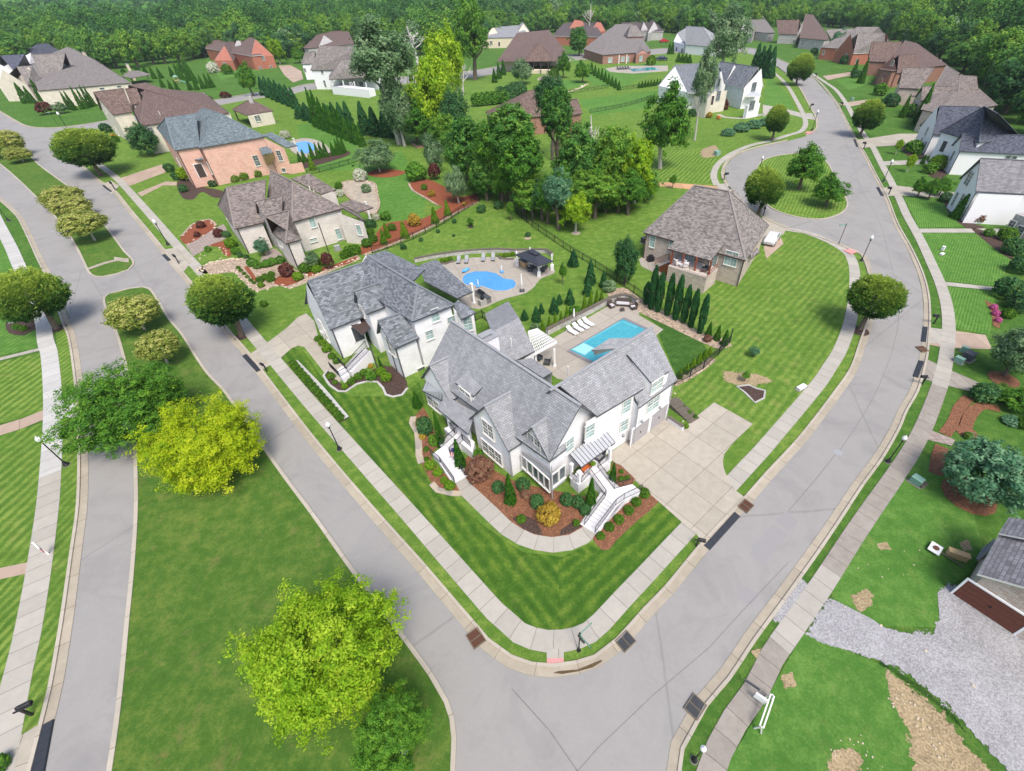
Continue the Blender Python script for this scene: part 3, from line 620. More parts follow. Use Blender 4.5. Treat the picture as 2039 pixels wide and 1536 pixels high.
    def win(s, items, style='', w=.95, h=1.7, name='window', label=None):
        for it in items:
            px, py = it[0], it[1]; ww = it[2] if len(it) > 2 else w; hh = it[3] if len(it) > 3 else h
            b = s.hit(px, py)
            if b is None: print('no wall for window', s.root.name, px, py); continue
            t, a, c, z, q = b; p = a + (c - a) * q; e = (c - a) / np.linalg.norm(c - a); n = np.array((-e[1], e[0]))
            if n @ (p - 0) > 0: e = -e; n = -n
            f, g = window_meshes(ww, hh, style)
            o = bpy.data.objects.new('window', f); COL.objects.link(o); s.put(o)
            o.location = (p[0] + n[0] * .03, p[1] + n[1] * .03, z); o.rotation_euler = (0, 0, math.atan2(-e[1], -e[0]) if False else math.atan2(n[0], -n[1]))
            k = bpy.data.objects.new('pane', g); COL.objects.link(k); k.parent = o
        return s
    def door(s, px, py, w, h, mat, name='door', z0=None, panels=4):
        b = s.hit(px, py)
        if b is None: print('no wall for door', s.root.name); return s
        DBG.append((name, px, py, round(b[3], 2), b[1].round(1), b[2].round(1)))
        t, a, c, z, q = b; p = a + (c - a) * q; e = (c - a) / np.linalg.norm(c - a); n = np.array((-e[1], e[0]))
        if n @ p > 0: n = -n
        m_ = MB(); zc = (z0 + h / 2) if z0 is not None else z
        m_.box(-w / 2, -.05, -h / 2, w / 2, .03, h / 2)
        for i in range(panels): m_.box(-w / 2 + .08, -.075, -h / 2 + h * i / panels + .06, w / 2 - .08, -.05, -h / 2 + h * (i + 1) / panels - .04)
        o = m_.build(name, M[mat]); s.put(o); o.location = (p[0] + n[0] * .02, p[1] + n[1] * .02, zc); o.rotation_euler = (0, 0, math.atan2(n[0], -n[1]))
        m_ = MB(); t_ = .14
        m_.box(-w / 2 - t_, -.09, -h / 2, -w / 2, .02, h / 2 + t_).box(w / 2, -.09, -h / 2, w / 2 + t_, .02, h / 2 + t_).box(-w / 2, -.09, h / 2, w / 2, .02, h / 2 + t_)
        f = m_.build('frame', M['white']); f.parent = o; 
        if name == 'garage_door': m2 = MB().box(-.05, -.13, -.1, .05, -.075, .1); h_ = m2.build('handle', M['black']); h_.parent = o
        else: m2 = MB().box(w / 2 - .16, -.13, -.08, w / 2 - .1, -.05, .06); h_ = m2.build('handle', M['black']); h_.parent = o
        return s
    def spout(s, top, base_, mat='dkgrey', ze=5.):
        """downspout from eave pixel/height to ground pixel"""
        e = P(*top, ze); cs = sorted([q for w_ in s.walls for q in (w_[0], w_[1])], key=lambda q: np.linalg.norm(q - e[:2])); b = P(*base_, 0.)
        if cs and np.linalg.norm(cs[0] - e[:2]) < 1.6: q = cs[0] * (1 - .12 / np.linalg.norm(cs[0])); b = V3(q, 0.)
        a = b.copy(); a[2] = ze
        m_ = MB(); m_.bar(a, b + (0, 0, .1), .12, .12); m_.bar(a, a + (b * 0), .1); s.put(m_.build('downspout', M[mat])); return s
    def chimney(s, px, py, z, w, d, h, mat='wh', z0=0., cap='grey'):
        p = P(px, py, z); m_ = MB(); c, sn = math.cos(s.yaw), math.sin(s.yaw)
        u = [(-w / 2, -d / 2), (w / 2, -d / 2), (w / 2, d / 2), (-w / 2, d / 2)]; q = [(p[0] + x * c - y * sn, p[1] + x * sn + y * c) for x, y in u]
        t = 0.
        for i in range(4):
            a, b = q[i], q[(i + 1) % 4]; L = math.dist(a, b); m_.face(((*a, z0), (*b, z0), (*b, z), (*a, z)), [(t, z0), (t + L, z0), (t + L, z), (t, z)], 0); t += L
        m_.face([(*a, z) for a in q], None, 0)
        o = m_.build('chimney', WALL[mat]); s.put(o)
        k = MB().box(-w / 2 - .08, -d / 2 - .08, z, w / 2 + .08, d / 2 + .08, z + .1, 0, s.yaw, p[:2]).box(-w * .22, -d * .2, z + .1, w * .22, d * .2, z + .38, 0, s.yaw, p[:2]).box(-w * .3, -d * .28, z + .4, w * .3, d * .28, z + .45, 0, s.yaw, p[:2])
        kk = k.build('cap', M[cap]); kk.parent = o
        return s
    def vent(s, px, py, z, n=1):
        p = P(px, py, z); m_ = MB().lathe([(.09, -.6), (.09, .45), (.001, .45)], p, 8); s.put(m_.build('roof_vent', M['offw'])); return s
    def column(s, pts, z1, z0=0., w=.28, mat='white'):
        for px, py in pts:
            p = P(px, py, z0); m_ = MB().box(-w / 2, -w / 2, z0, w / 2, w / 2, z1, 0, s.yaw, p[:2]).box(-w * .7, -w * .7, z0, w * .7, w * .7, z0 + .2, 0, s.yaw, p[:2]).box(-w * .7, -w * .7, z1 - .15, w * .7, w * .7, z1 - .01, 0, s.yaw, p[:2]); s.put(m_.build('column', M[mat]))
        return s
    def done(s):
        s.put(s.r.build('roof', [ROOF[s.roofm] if s.roofm in ROOF else M[s.roofm], M[s.trim], ROOFC[s.roofm]] + [M['steel'], M['bronze']]))
        if s.w.f: s.put(s.w.build('wall', [WALL[k] for k in s.wallm]))
        return s
RC = dict(grey=(.30, .31, .33), slate=(.19, .21, .235), taupe=(.22, .19, .178), brown=(.17, .122, .108), navy=(.10, .11, .145), blue=(.16, .20, .22), tan=(.235, .215, .205), dark=(.12, .10, .10), char=(.24, .235, .255))
ROOF = {k: shingle('shingles_' + k, c, 1.1) for k, c in RC.items()}; ROOF['grey'] = shingle('shingles_grey', (.305, .315, .335), 1., .17); ROOF['char'] = shingle('shingles_char', (.24, .235, .255), 1.4, .25)
ROOFC = {k: plain('ridge_' + k, tuple(x * .95 for x in c), .9, .25) for k, c in RC.items()}
WALL = dict(wh=brick('white_painted_brick', (.82, .82, .83), (.77, .77, .79), (.70, .70, .73), .24, .08, (.82, .82, .84), .12),
 lime=brick('limewashed_brick', (.66, .6, .56), (.56, .5, .46), (.7, .66, .62), .6, .2, (.74, .71, .68)), pink=brick('pink_brick', (.62, .27, .2), (.7, .42, .33), (.66, .56, .5), .5, .17, (.7, .5, .42)),
 red=brick('red_brick', (.42, .12, .07), (.34, .1, .065), (.4, .24, .18), .5, .17, (.4, .18, .12)), dred=brick('brown_red_brick', (.32, .13, .09), (.24, .1, .07), (.36, .28, .24), .5, .17, (.34, .22, .17)),
 cream=brick('cream_brick', (.66, .6, .5), (.58, .52, .42), (.7, .66, .58), .5, .17, (.7, .66, .58)), mixed=brick('mixed_brick', (.46, .35, .29), (.6, .54, .48), (.62, .58, .53), .7, .22, (.34, .26, .22)),
 stucco=plain('cream_stucco', (.66, .58, .44), .9, .08), stone=stone('tan_stone', [(.5, .38, .24), (.42, .34, .24), (.6, .5, .36), (.35, .28, .2)], 1.8), gstone=stone('grey_stone', [(.45, .44, .43), (.58, .57, .55), (.36, .36, .37), (.5, .47, .43)], 1.8),
 side=plain('white_siding', (.80, .80, .83), .7, .03), stepw=plain('white_step', (.78, .78, .8), .7, .05), greyp=plain('grey_panel', (.4, .41, .44), .6, .05), seal=plain('seal_block', (.52, .46, .4), .9, .2))
# ---------------------------------------------------------------- the white corner house
h = House('corner_house', 'largest white brick house on the street corner with three garage doors and two outside stairs', (1098.3, 984.3), 'grey')
h.comp('gg', 5.0, (846, 742), (1095, 919), ('D', (918, 690)) if False else 7.4, (898.5, 638.8), (1156, 807.7), zr=9.9, oh=.3)
h.comp('gg', 4.3, (1012.4, 898.8), (1041, 880.5), None, (963.8, 809.2), (1035.7, 769.4), side=None) if False else None
def gwing(h, ze, El, Er, ap, back, zr, oh=.3, mat=None, mi=0, base=0., bx=None):
    """gable wing seen from its front: El, Er eave tips, ap apex, back = where its ridge meets the roof behind"""
    l, r = P(*El, ze), P(*Er, ze); a = P(*ap, zr); b = P(*back, zr); d = (b - a)[:2]; L = np.linalg.norm(d); d /= L
    L2 = L + (1.5 if bx is None else bx); e = V3(d * (L if bx is None else L + bx), 0); bb = V3(b[:2] + d * .0, zr)
    h.roof([(l, a, bb, V3(l[:2] + d * L, ze)), (a, r, V3(r[:2] + d * L, ze), bb)], mi)
    h.ridgecap(a, bb)
    o = oh; n = (r - l)[:2]; wd = np.linalg.norm(n); n /= wd; sl = (zr - ze) / (wd / 2)
    p0, p1 = l[:2] + n * o + d * o, r[:2] - n * o + d * o; m = a[:2] + d * o
    h.wallring([p0, p1, p1 + d * L, p0 + d * L, p0], [ze + o * sl - h.th, ze + o * sl - h.th, ze, ze, ze + o * sl - h.th], base, mat, closed=False)
    mat = mat or h.wall; mi_ = h.wallm.index(mat); z1 = ze + o * sl - h.th
    h.w.face((V3(p0, z1), V3(p1, z1), V3(m, zr - h.th)), [(0, z1), (wd, z1), (wd / 2, zr)], mi_)
    h.walls.append((p0, m, base, z1, zr - h.th)); h.walls.append((m, p1, base, zr - h.th, z1))
gwing(h, 4.3, (837.6, 752.8), (895.2, 799.2), (854.2, 728.4), (903, 706), 7.3)
gwing(h, 4.3, (933.9, 833.5), (1012.4, 898.8), (963.8, 809.2), (1036, 769.4), 7.95)
gwing(h, 4.9, (1033.5, 869), (1094, 919), (1058.9, 852.4), (1095, 828), 7.75)
# garage wing
h.roof([(P(1113, 767, 10.0), P(1189.4, 829, 6.9), P(1281, 774.4, 6.9), P(1298.8, 652.5, 10.0))])
h.roof([(P(1272.7, 811.9, 5.5), P(1348.8, 756.7, 5.5), P(1298.8, 652.5, 9.98), P(1225, 700, 9.98))])
bk = lambda px, py: P(px, py, 10.0)
a_, b_ = bk(1095, 778), bk(1298.8, 652.5); d_ = (b_ - a_)[:2]; d_ /= np.linalg.norm(d_); n_ = np.array((-d_[1], d_[0]))
h.roof([(V3(a_[:2] + n_ * 4.6, 4.6), V3(b_[:2] + n_ * 4.6, 4.6), V3(b_[:2], 10.0), V3(a_[:2], 10.0))]); h.ridgecap(a_, b_)
g0, g1 = P(1218.5, 921)[:2], P(1257, 892)[:2]; g2 = P(1329, 838)[:2]; b3 = b_[:2] - d_ * .3; gb = b3 + n_ * 4.2
e0, e1 = P(1189.4, 829, 6.9)[:2], P(1281, 774.4, 6.9)[:2]; e2, e3 = P(1272.7, 811.9, 5.5)[:2], P(1348.8, 756.7, 5.5)[:2]
ed = (e1 - e0) / np.linalg.norm(e1 - e0); en = np.array((-ed[1], ed[0]))
h.wallring([e0 - ed * 1.2 + en * .2, e1 + en * .2], [6.75, 6.75], 0, None, False)
h.wallring([e2 + en * 3, e2 + en * .2 + ed * .1, e3 + en * .2 - ed * .35, b_[:2] - ed * .35, gb], [6.9, 5.45, 5.45, 9.75, 4.9], 0, None, False)
h.wallring([gb, gb - d_ * 12], [4.9, 4.9], 0, None, False)
# wide dormer over the garage
h.roof([(P(1248.8, 705.6, 9.6), P(1296.7, 761.9, 7.4), P(1333, 739, 7.4), P(1300, 664, 9.6))])
h.tri([(1294, 787, 5.75), (1326, 764, 5.75), (1332, 740, 7.35), (1297.5, 763, 7.35)]); h.tri([(1250, 706, 9.5), (1294, 787, 5.75), (1297.5, 763, 7.3)]); h.tri([(1326, 764, 5.75), (1302, 668, 9.5), (1332, 740, 7.3)])
# left dormer and porch roof
h.roof([(P(906.2, 761.6, 6.2), P(942.7, 789.3, 6.2), P(981.5, 748.3, 7.9), P(943.8, 726.2, 7.9))])
h.tri([(917, 789, 4.5), (944, 812.5, 4.5), (941.5, 790, 6.0), (909, 765, 6.0)]); h.tri([(944, 812.5, 4.5), (981, 749.5, 7.8), (941.5, 790, 6.0)]); h.tri([(917, 789, 4.5), (943, 728, 7.8), (909, 765, 6.0)])
h.roof([(P(868.6, 811.4, 3.4), P(932.8, 864.5, 3.4), P(946, 821, 4.5), P(890, 790, 4.5))])
h.wallring([P(900, 853)[:2], P(943, 889)[:2]], [3.5, 3.5], 0, None, False)
h.column([(896, 852), (936, 886)], 3.3, 1.2, .2)
# rear wing with the chimney and the small link roof
h.comp('gg', 4.2, (1025, 717), (1065, 700), (1035, 632.5), (962, 660), (1035, 632.5), zr=7.6, walls=False) if False else None
h.roof([(P(979, 661, 6.8), P(1033.5, 633, 6.8), P(1065.5, 699, 4.0), P(1027, 717.5, 4.0), P(985, 700, 5.4))]); h.roof([(P(979, 661, 6.8), P(1033.5, 633, 6.8), P(1012, 600, 4.0), P(965, 625, 4.0))])
h.roof([(P(1028, 718, 4.2), P(1058, 713, 4.0), P(1100, 741.5, 4.0), P(1081, 752.5, 4.6))])
q0, q1 = P(1063, 704, 3.8)[:2], P(1031, 638, 3.8)[:2]; h.wallring([P(1034, 722, 3.8)[:2], q0, q1], [3.9, 3.9, 3.9], 0, None, False)
h.wallring([P(1058, 714, 3.8)[:2], P(1098, 741, 3.8)[:2]], [3.9, 3.9], 0, None, False)
h.yaw = math.radians(41); h.chimney(966, 672, 8.6, 2.4, 1.5, 1, 'side')
h.roof([(P(1178, 697, 4.0), P(1250, 694, 4.0), P(1262, 673, 4.4), P(1214, 674, 4.4))]); h.tri([(1184, 708, 2.5), (1235, 690, 2.5), (1228, 694, 4.3), (1180, 697, 4.3)], 'side')
# metal awning on the left gable, porch roof on the right
h.shed([(841, 778, 3.0), (879, 797, 3.0), (881, 781, 4.2), (850, 754.5, 4.2)], 3)
h.shed([(1134.6, 904, 3.7), (1157.6, 930.5, 3.2), (1225, 881, 3.2), (1202, 853.5, 3.7)], 3)
for i in range(12):
    f = i / 11; a0 = P(1134.6 + (1202 - 1134.6) * f, 904 + (853.5 - 904) * f, 3.74); a1 = P(1157.6 + (1225 - 1157.6) * f, 930.5 + (881 - 930.5) * f, 3.24); h.r.bar(a0, a1, .025, .05, 1)
for i in range(8):
    f = i / 7; a0 = P(850 + 31 * f, 754.5 + 26.5 * f, 4.24); a1 = P(841 + 38 * f, 778 + 19 * f, 3.04); h.r.bar(a0, a1, .025, .05, 1)
h.win([(988, 843), (997, 852)][:0])
h.win([(972.5, 855, 1.6, 1.9), (1064.5, 883, 1.8, 1.8)]); h.win([(980, 900, 3.1, 1.7)]); h.win([(927.5, 786, 1.9, 1.2), (864, 803, 2.4, 1.5)])
h.win([(1133, 886, 1.0, 1.7), (1173.5, 858, 1.0, 1.7), (1246.5, 809, 1.0, 1.7), (1241.5, 847, 1., 1.6), (1299, 805, 1.9, 1.7), (1307, 767, 1.7, 1.4)], 'b')
# grey panelled bay with its row of windows
pA = P(1042, 930, 1.2); pB = P(1098, 985, 1.2); h.tri([(1041, 928, 1.1), (1096.7, 978, 1.1), (1096.2, 941, 3.6), (1038, 898, 3.6)], 'greyp') ; h.tri([(1099.5, 978, 1.1), (1126, 957, 1.1), (1123.5, 924, 3.6), (1099, 943, 3.6)], 'greyp')
h.win([(1045 + i * 11.2, 921 + i * 10.2, .68, 1.7) for i in range(5)], 'n'); h.win([(1105.5, 952, .8, 1.7), (1117.3, 942, .8, 1.7)], 'n')
h.door(1236, 890, 2.7, 2.5, 'gdoor', 'garage_door', 0.); h.door(1273, 864, 2.7, 2.5, 'gdoor', 'garage_door', 0.); h.door(1309, 839, 2.7, 2.5, 'gdoor', 'garage_door', 0.)
h.door(1184, 900, 1.0, 2.2, 'dkgrey', 'door', 1.3); h.door(909, 855, 1.3, 2.2, 'dkgrey', 'door', 1.2)
for t, b, z in (((1341, 763), (1327, 840.5), 5.3), ((1268, 813), (1257.3, 893), 6.4), ((1097, 921), (1099, 986), 4.8), ((1013, 899), (1022, 962), 4.2)): h.spout(t, b, 'grey', z)
# porch on the right: floor, posts and its side walls
h.block((1136, 969), (1152, 981), 5., 1.35) if False else None
fp = [P(1136, 951, 1.3), P(1152, 967, 1.3), P(1216, 919, 1.3), P(1200, 898, 1.3)]; h.wallring([p[:2] for p in fp], [1.3] * 4, 0); h.w.face([V3(p, 1.3) for p in fp], None, 0)
h.column([(1152.5, 964), (1213, 918)], 3.15, 1.3, .26); h.column([(1138, 952)], 3.4, 1.3, .22)
fp = [P(884, 853, 1.2), P(895, 864, 1.2), P(941, 902, 1.2), P(945, 880, 1.2), P(905, 845, 1.2)]; h.wallring([p[:2] for p in fp], [1.2] * 5, 0); h.w.face([V3(p, 1.2) for p in fp], None, 0)
h.vent(1017.5, 681, 6.5); h.vent(1131, 737, 7.6)
for c_ in ((1314.5, 813, 3.3), (1278.5, 840, 3.3), (1241, 868, 3.3)):
    p = P(*c_); m_ = MB().lathe([(.05, -.2), (.16, -.1), (.17, .15), (.05, .26), (.001, .26)], p, 8); h.put(m_.build('wall_lamp', M['grey']))
h.done()
def S(h, *q, mi=0, z=None):
    h.roof([[P(*p) for p in q]], mi); return h
def wl(h, pts, zt, z0=0., mat=None, closed=False):
    h.wallring([P(x, y, zz)[:2] for x, y, zz in pts], zt, z0, mat, closed); return h
# ---------------------------------------------------------------- second white house
h = House('white_house', 'white brick house with dark grey roofs beside the kidney shaped pool', (810, 758), 'slate')
h.comp('gg', 4.9, (656, 657), (722, 631), None, (612.2, 560), (736, 519), pitch=1.1)
h.comp('gh', 7.3, (694, 560), (821, 640.5), (905, 607), (732.3, 508.3), (832, 568.8)); MZ = float(h.last[4][2])
h.comp('gg', 6.4, (729.4, 625.5), (780, 606), None, (705, 580.6), (756, 563), pitch=1.25)
h.comp('gg', 4.9, (784, 695), (835, 672.3), None, (751.8, 640), (797, 623.5), pitch=1.25)
S(h, (736, 508, MZ), (767.5, 498.5, MZ - 1.), (845.6, 536.6, MZ - 1.), (822, 560, MZ))
S(h, (868, 517, 3.6), (941.5, 580.5, 3.6), (910, 594, 4.0), (845, 560, 5.6), (835, 528, 4.6))
h.column([(944, 604)], 3.4, 0, .3)
S(h, (912, 597, 6.6), (948, 622, 5.6), (919, 636, 5.6), (902, 607, 6.8)); wl(h, [(912, 632, 5.5), (943, 626, 5.5), (940, 604, 5.5)], [5.5] * 3)
wl(h, [(902, 612, 7.1), (916, 628, 5.4)], [7.1, 5.4])
S(h, (697, 647, 4.2), (720.6, 666.5, 3.6), (742, 648, 3.6), (719.6, 631.3, 4.2), mi=4)
h.win([(866, 627), (855, 666.5, .9, 1.2), (899, 642), (932, 645, 1., 1.9)], 'b'); h.win([(838, 735, 1.0, .5)], 'n')
h.win([(641, 649), (651, 668), (645, 672), (667, 700), (676, 709), (778, 690, 1.8, 2.1), (722, 620, .8, 1.5)])
h.door(722, 690, 1.3, 2.3, 'dkgrey', 'door', 1.6)
h.spout((662, 657), (687, 720), 'dkgrey', 4.7); h.spout((792, 695), (811, 760), 'dkgrey', 4.7); h.spout((727, 667), (753, 737), 'dkgrey', 4.4); h.spout((748, 668), (771, 733), 'dkgrey', 5.8)
h.done()
# ---------------------------------------------------------------- taupe roofed white brick house with rock gardens
h = House('white_house', 'limewashed brick house with steep taupe roofs among rock gardens', (594, 545), 'taupe', 'lime', trim='bronze')
h.comp('hg', 5.0, (467.7, 456), (526, 442.5), ('D', (434, 409.5)), (451, 373.5), (529, 358.5))
h.comp('gh', 5.9, (530, 408), (582, 442), (683, 415), (538, 339.5), (583, 362))
h.comp('hh', 5.1, (569, 485), (600, 476.5), ('D', (541.5, 464)), None, None, pitch=1.25)
h.comp('gg', 6.2, (530, 437), (562, 428), None, (508, 401.6), (562, 389), mat='gstone')
S(h, (580, 356, 9.5), (616, 345.6, 9.5), (669.5, 378, 6.), (639.6, 387, 6.)); wl(h, [(640, 389, 5.9), (666, 380, 5.9), (640, 362, 5.9)], [5.9] * 3)
S(h, (683, 415, 6.), (676, 405.5, 6.), (710, 425, 4.6), (728, 441, 4.6)); wl(h, [(672, 424, 5.8), (724, 443, 4.4), (712, 418, 4.4)], [5.8, 4.4, 4.4])
S(h, (676, 405.5, 4.6), (702, 397.6, 4.6), (743.7, 413, 3.8), (712, 423.5, 3.8)); h.column([(737, 437), (719, 441)], 3.7, 0, .3)
h.win([(622, 443), (674, 466, .9, 2.), (715.5, 458, .9, 1.8), (624, 478, 1.2, .6)], 'b'); h.win([(556, 480, 1.8, 1.8), (449, 428, .8, 1.4), (455, 445), (462, 462), (472, 479), (480, 494, .8, 1.6)])
for t, b, z in (((476.8, 457.7), (502.5, 514), 4.9), ((571.7, 486), (594.5, 545), 4.9), ((632.7, 440), (655, 504), 5.6), ((566, 488), (585, 535), 4.9)): h.spout(t, b, 'bronze', z)
h.vent(617, 376, 8.4); h.vent(626, 384, 8.); h.vent(517, 418, 6.6); h.done()
# ---------------------------------------------------------------- pink brick house
h = House('brick_house', 'pink brick house with blue grey hipped roof and cone trees beside its pool', (444, 379), 'blue', 'pink')
h.comp('hh', 8.8, (352, 262), (397, 295), (528, 272), (404, 215), (440, 227), zr=13.2)
h.comp('hg', 8.8, (348, 299.6), (398, 292), ('D', (312, 256)), (330, 235), (390, 226))
S(h, (523, 268, 8.8), (540, 263.5, 8.8), (592.7, 290, 6.4), (569, 294, 6.4)); wl(h, [(526, 275, 8.6), (566, 295, 6.3)], [8.6, 6.2]); wl(h, [(566, 295, 6.3), (590, 291, 6.3)], [2.4, 2.4]); h.column([(600, 323)], 6.1, 0, .4, 'offw')
S(h, (514, 293, 6.6), (535, 290, 6.6), (544, 304, 5.6), (522, 309, 5.6)); h.tri([(523, 309, 5.6), (544, 304.5, 5.6), (555, 338, 0.), (536, 343, 0.)], 'pink')
S(h, (373, 309, 6.6), (389, 319, 6.2), (405, 317.5, 6.2), (392, 301, 7.2)); 
h.win([(510.5, 320, 1.2, 2.4), (557, 310, 1.2, 2.4)], ''); h.win([(565.5, 339, 1., .9)], 'n'); h.win([(341, 315, 1.2, 2.2), (356, 323, 1.1, 2.), (417, 335, 1.2, 2.6), (401, 305, 1., 1.8)])
h.door(399, 340, 1.6, 3., 'bronze', 'door'); h.spout((407, 297), (444, 379), 'bronze', 8.5); h.spout((353, 301), (370, 330), 'bronze', 8.5); h.done()
# ---------------------------------------------------------------- brown roof, cream walls
h = House('cream_house', 'cream brick house with wide brown roof between the tan roofed and pink brick houses', (250, 278), 'brown', 'cream', trim='bronze')
h.comp('gg', 7.6, (224, 229), (264, 223), None, (185, 183.6), (246, 176), pitch=.8)
h.comp('gh', 7.6, (258, 203), (281, 251), (455, 225), (255, 170), (290, 165), zr=12.5)
h.comp('gg', 9.2, (262, 208), (283, 206), None, (248, 177), (272, 175), pitch=.9)
h.win([(209, 218, 1.4, 2.2), (220, 252, 1., 2.4), (233, 262, 1., 2.4), (300, 259, 1.2, 1.2)]); h.vent(317, 225, 10.); h.done()
h = House('tan_house', 'cream house under a very broad tan hipped roof with cone trees in front', (110, 205), 'tan', 'cream', trim='bronze')
h.comp('hh', 6.6, (52, 128), (76, 181), (259, 165), (134, 94), (150, 100), zr=12.5)
h.comp('gg', 7.4, (84, 151), (122, 148.5), None, (61, 109), (130, 105.5), pitch=.9, mat='gstone')
h.comp('gg', 6., (55, 171), (86, 165), None, (32.5, 133), (64, 131), pitch=.9)
h.win([(203, 177, 1.6, .7), (237, 173, 1.6, .7)], 'n'); h.chimney(166, 104, 11.5, 1.2, 1., 1, 'stucco'); h.done()
h = House('navy_house', 'white house with navy roof at the far left edge behind the tan roof', (15, 150), 'navy', 'side')
h.comp('gg', 6., (29, 143), (62, 132), None, (0, 111), (49, 108), pitch=.9); h.comp('hh', 7.6, (62, 112), (122, 103), None, (76, 88), (92, 86), pitch=.9); h.comp('gg', 7., (50, 106), (80, 103), None, (46, 99), (70, 96), pitch=.9)
h.win([(8, 124, 1.2, 1.6)]); h.done()
# ---------------------------------------------------------------- gazebo
h = House('garden_pavilion', 'small brown roofed pavilion with stone chimney by the loop road', (500, 235), 'brown', 'cream', cat='pavilion', trim='bronze')
h.comp('hh', 4., (462, 218), (489, 230), (544, 221), (496, 199), (502, 199), walls=False, zr=6.6); h.yaw = .3
wl(h, [(493, 231, 3.8), (541, 223, 3.8)], [3.8, 3.8]); wl(h, [(493, 231, 3.8), (510, 214, 3.8)], [3.8, 3.8]); h.column([(475, 240)], 3.8, 0, .4, 'bronze'); h.chimney(496, 190, 8.4, 1.3, 1.1, 1, 'gstone'); h.win([(513, 236, 1.8, 1.8)]); h.done()
h = House('garden_pavilion', 'low tan roofed pavilion beside the playset and cone trees', (275, 160), 'tan', 'stucco', cat='pavilion', trim='bronze')
h.comp('hh', 3.4, (243, 152), (262, 156), (300, 149), (258, 142), (275, 141), walls=False, zr=4.8); h.column([(266, 166), (296, 158), (250, 160)], 3.3, 0, .4, 'bronze'); h.chimney(252, 128, 7.5, 1.3, 1.1, 1, 'stucco'); h.done()
# ---------------------------------------------------------------- houses along the far loop
h = House('brick_house', 'red brick house with brown gabled roofs at the upper left, in front of the woods', (545, 146), 'brown', 'red', trim='stucco' if False else 'offw')
h.comp('hh', 7., (408, 96), (500, 112), None, (443, 56), (472, 58), zr=13.); h.comp('gg', 6.8, (427, 97), (428, 97.2), 8., None, None) if False else None
gwing(h, 6.2, (498, 115), (545, 111), (508, 78), (480, 66), 12.); gwing(h, 5.0, (426, 121), (464, 121), (446.6, 91), (456, 82), 10.)
gwing(h, 8.2, (467, 92), (492, 88), (476, 66), (478, 60), 11.6, mat='gstone')
h.win([(522, 116, 2.6, 2.2), (519, 137, 1.4, 2.), (540, 135, 1.4, 2.), (448, 130, 2.6, 2.4), (448, 102, .8, 1.6), (481, 78, .9, 1.2)]); h.done()
h = House('white_house', 'white three storey house with brown hipped roof and raised furnished veranda behind the hedge', (660, 190), 'tan', 'side', trim='bronze')
h.comp('hh', 7.8, (618, 140), (745, 140), None, (637, 91), (725, 93), pitch=1.); h.comp('hh', 5.8, (655, 159), (748, 152.5), None, (680, 119), (720, 119), walls=False, pitch=1.)
h.comp('hg', 7., (600, 128), (624, 127), None, (608, 104), (628, 102), pitch=1.)
wl(h, [(664, 188, .0), (738, 196, .0)], [3., 3.]) ; h.column([(668, 188), (690, 190), (712, 192), (735, 194)], 5.6, 0, .35); h.block((664, 186), (737, 194), 3.6, 2.9, 0, 'side')
h.win([(641, 142, 1.2, 2.), (647, 167, 1., 2.6), (680, 170, 1.8, 2.6), (700, 171, 1.8, 2.6), (720, 170, 1.8, 2.6), (607, 140, 1.2, 1.6)]); h.done()
h = House('stone_house', 'brown roofed stone house half hidden behind the veranda house', (650, 100), 'brown', 'gstone', trim='bronze')
h.comp('hh', 7., (612, 97), (705, 88), None, (646, 56), (690, 55), pitch=1.); gwing(h, 7.4, (634, 92), (665, 84), (644, 69), (660, 62), 11.); h.win([(650, 83, 1.8, 1.6), (671, 84, 1.4, 1.4)]); h.done()
h = House('brick_house', 'small brick house with taupe hipped roof mostly hidden behind the central trees', (1060, 250), 'brown', 'dred', trim='bronze')
h.comp('hh', 5.2, (985, 240), (1135, 226), None, (1056, 180), (1075, 179), pitch=.9); h.comp('gg', 5.4, (1128, 232), (1160, 226), None, (1118, 200), (1150, 197), pitch=.9); gwing(h, 5.2, (1019, 226), (1066, 229), (1050, 199), (1062, 190), 7.6)
h.win([(1166, 258, 1.4, 2.4), (1045, 235, 1.4, 1.6)]); h.done()
h = House('veranda_house', 'large brown hip roofed house with a shaded rear veranda above the round terrace lawn', (1080, 152), 'brown', 'stucco', trim='bronze')
h.comp('hh', 5., (990, 123), (1108, 122.5), (1128, 104), (1030, 66), (1092, 60), zr=11.8, walls=False); h.comp('hh', 5.2, (1046, 123), (1100, 122), None, (1064, 88), (1075, 87), pitch=1., walls=False)
wl(h, [(1005, 120, 4.9), (1046, 120, 4.9)], [4.9, 4.9]); wl(h, [(1046, 112, 4.9), (1108, 111, 4.9), (1122, 102, 4.9)], [4.9] * 3); wl(h, [(1005, 120, 4.9), (1030, 100, 4.9)], [4.9] * 2); h.block((1050, 147), (1108, 148), 4., 1.6, 0, 'stucco')
h.column([(1049, 146), (1063, 147), (1077, 148), (1092, 148), (1104, 148)], 4.9, 0, .4, 'bronze'); h.win([(1059, 130, 2.2, 2.2), (1075, 130, 2.2, 2.2), (1091, 130, 2.2, 2.2), (1112, 126, 1.4, 2.)]); h.done()
h = House('cream_house', 'cream gabled house with grey roof and dark shutters at the edge of the woods', (985, 100), 'grey', 'stucco')
h.comp('hh', 6.4, (956, 76), (1056, 74), None, (982, 34), (1017, 33), pitch=1.1); gwing(h, 5.8, (964, 78), (996, 73), (982, 52), (990, 46), 9.5); gwing(h, 6.6, (996, 60), (1021, 57), (1007, 38), (1008, 34), 10.5); gwing(h, 5.8, (1026, 72), (1056, 66), (1042, 47), (1040, 42), 9.8)
h.win([(978, 86, 2., 2.4), (1008, 62, 1.6, 2.), (982, 64, .8, 1.), (1041, 60, .9, 1.2)]); h.door(994, 88, 1.4, 2.6, 'bronze', 'door'); h.done()
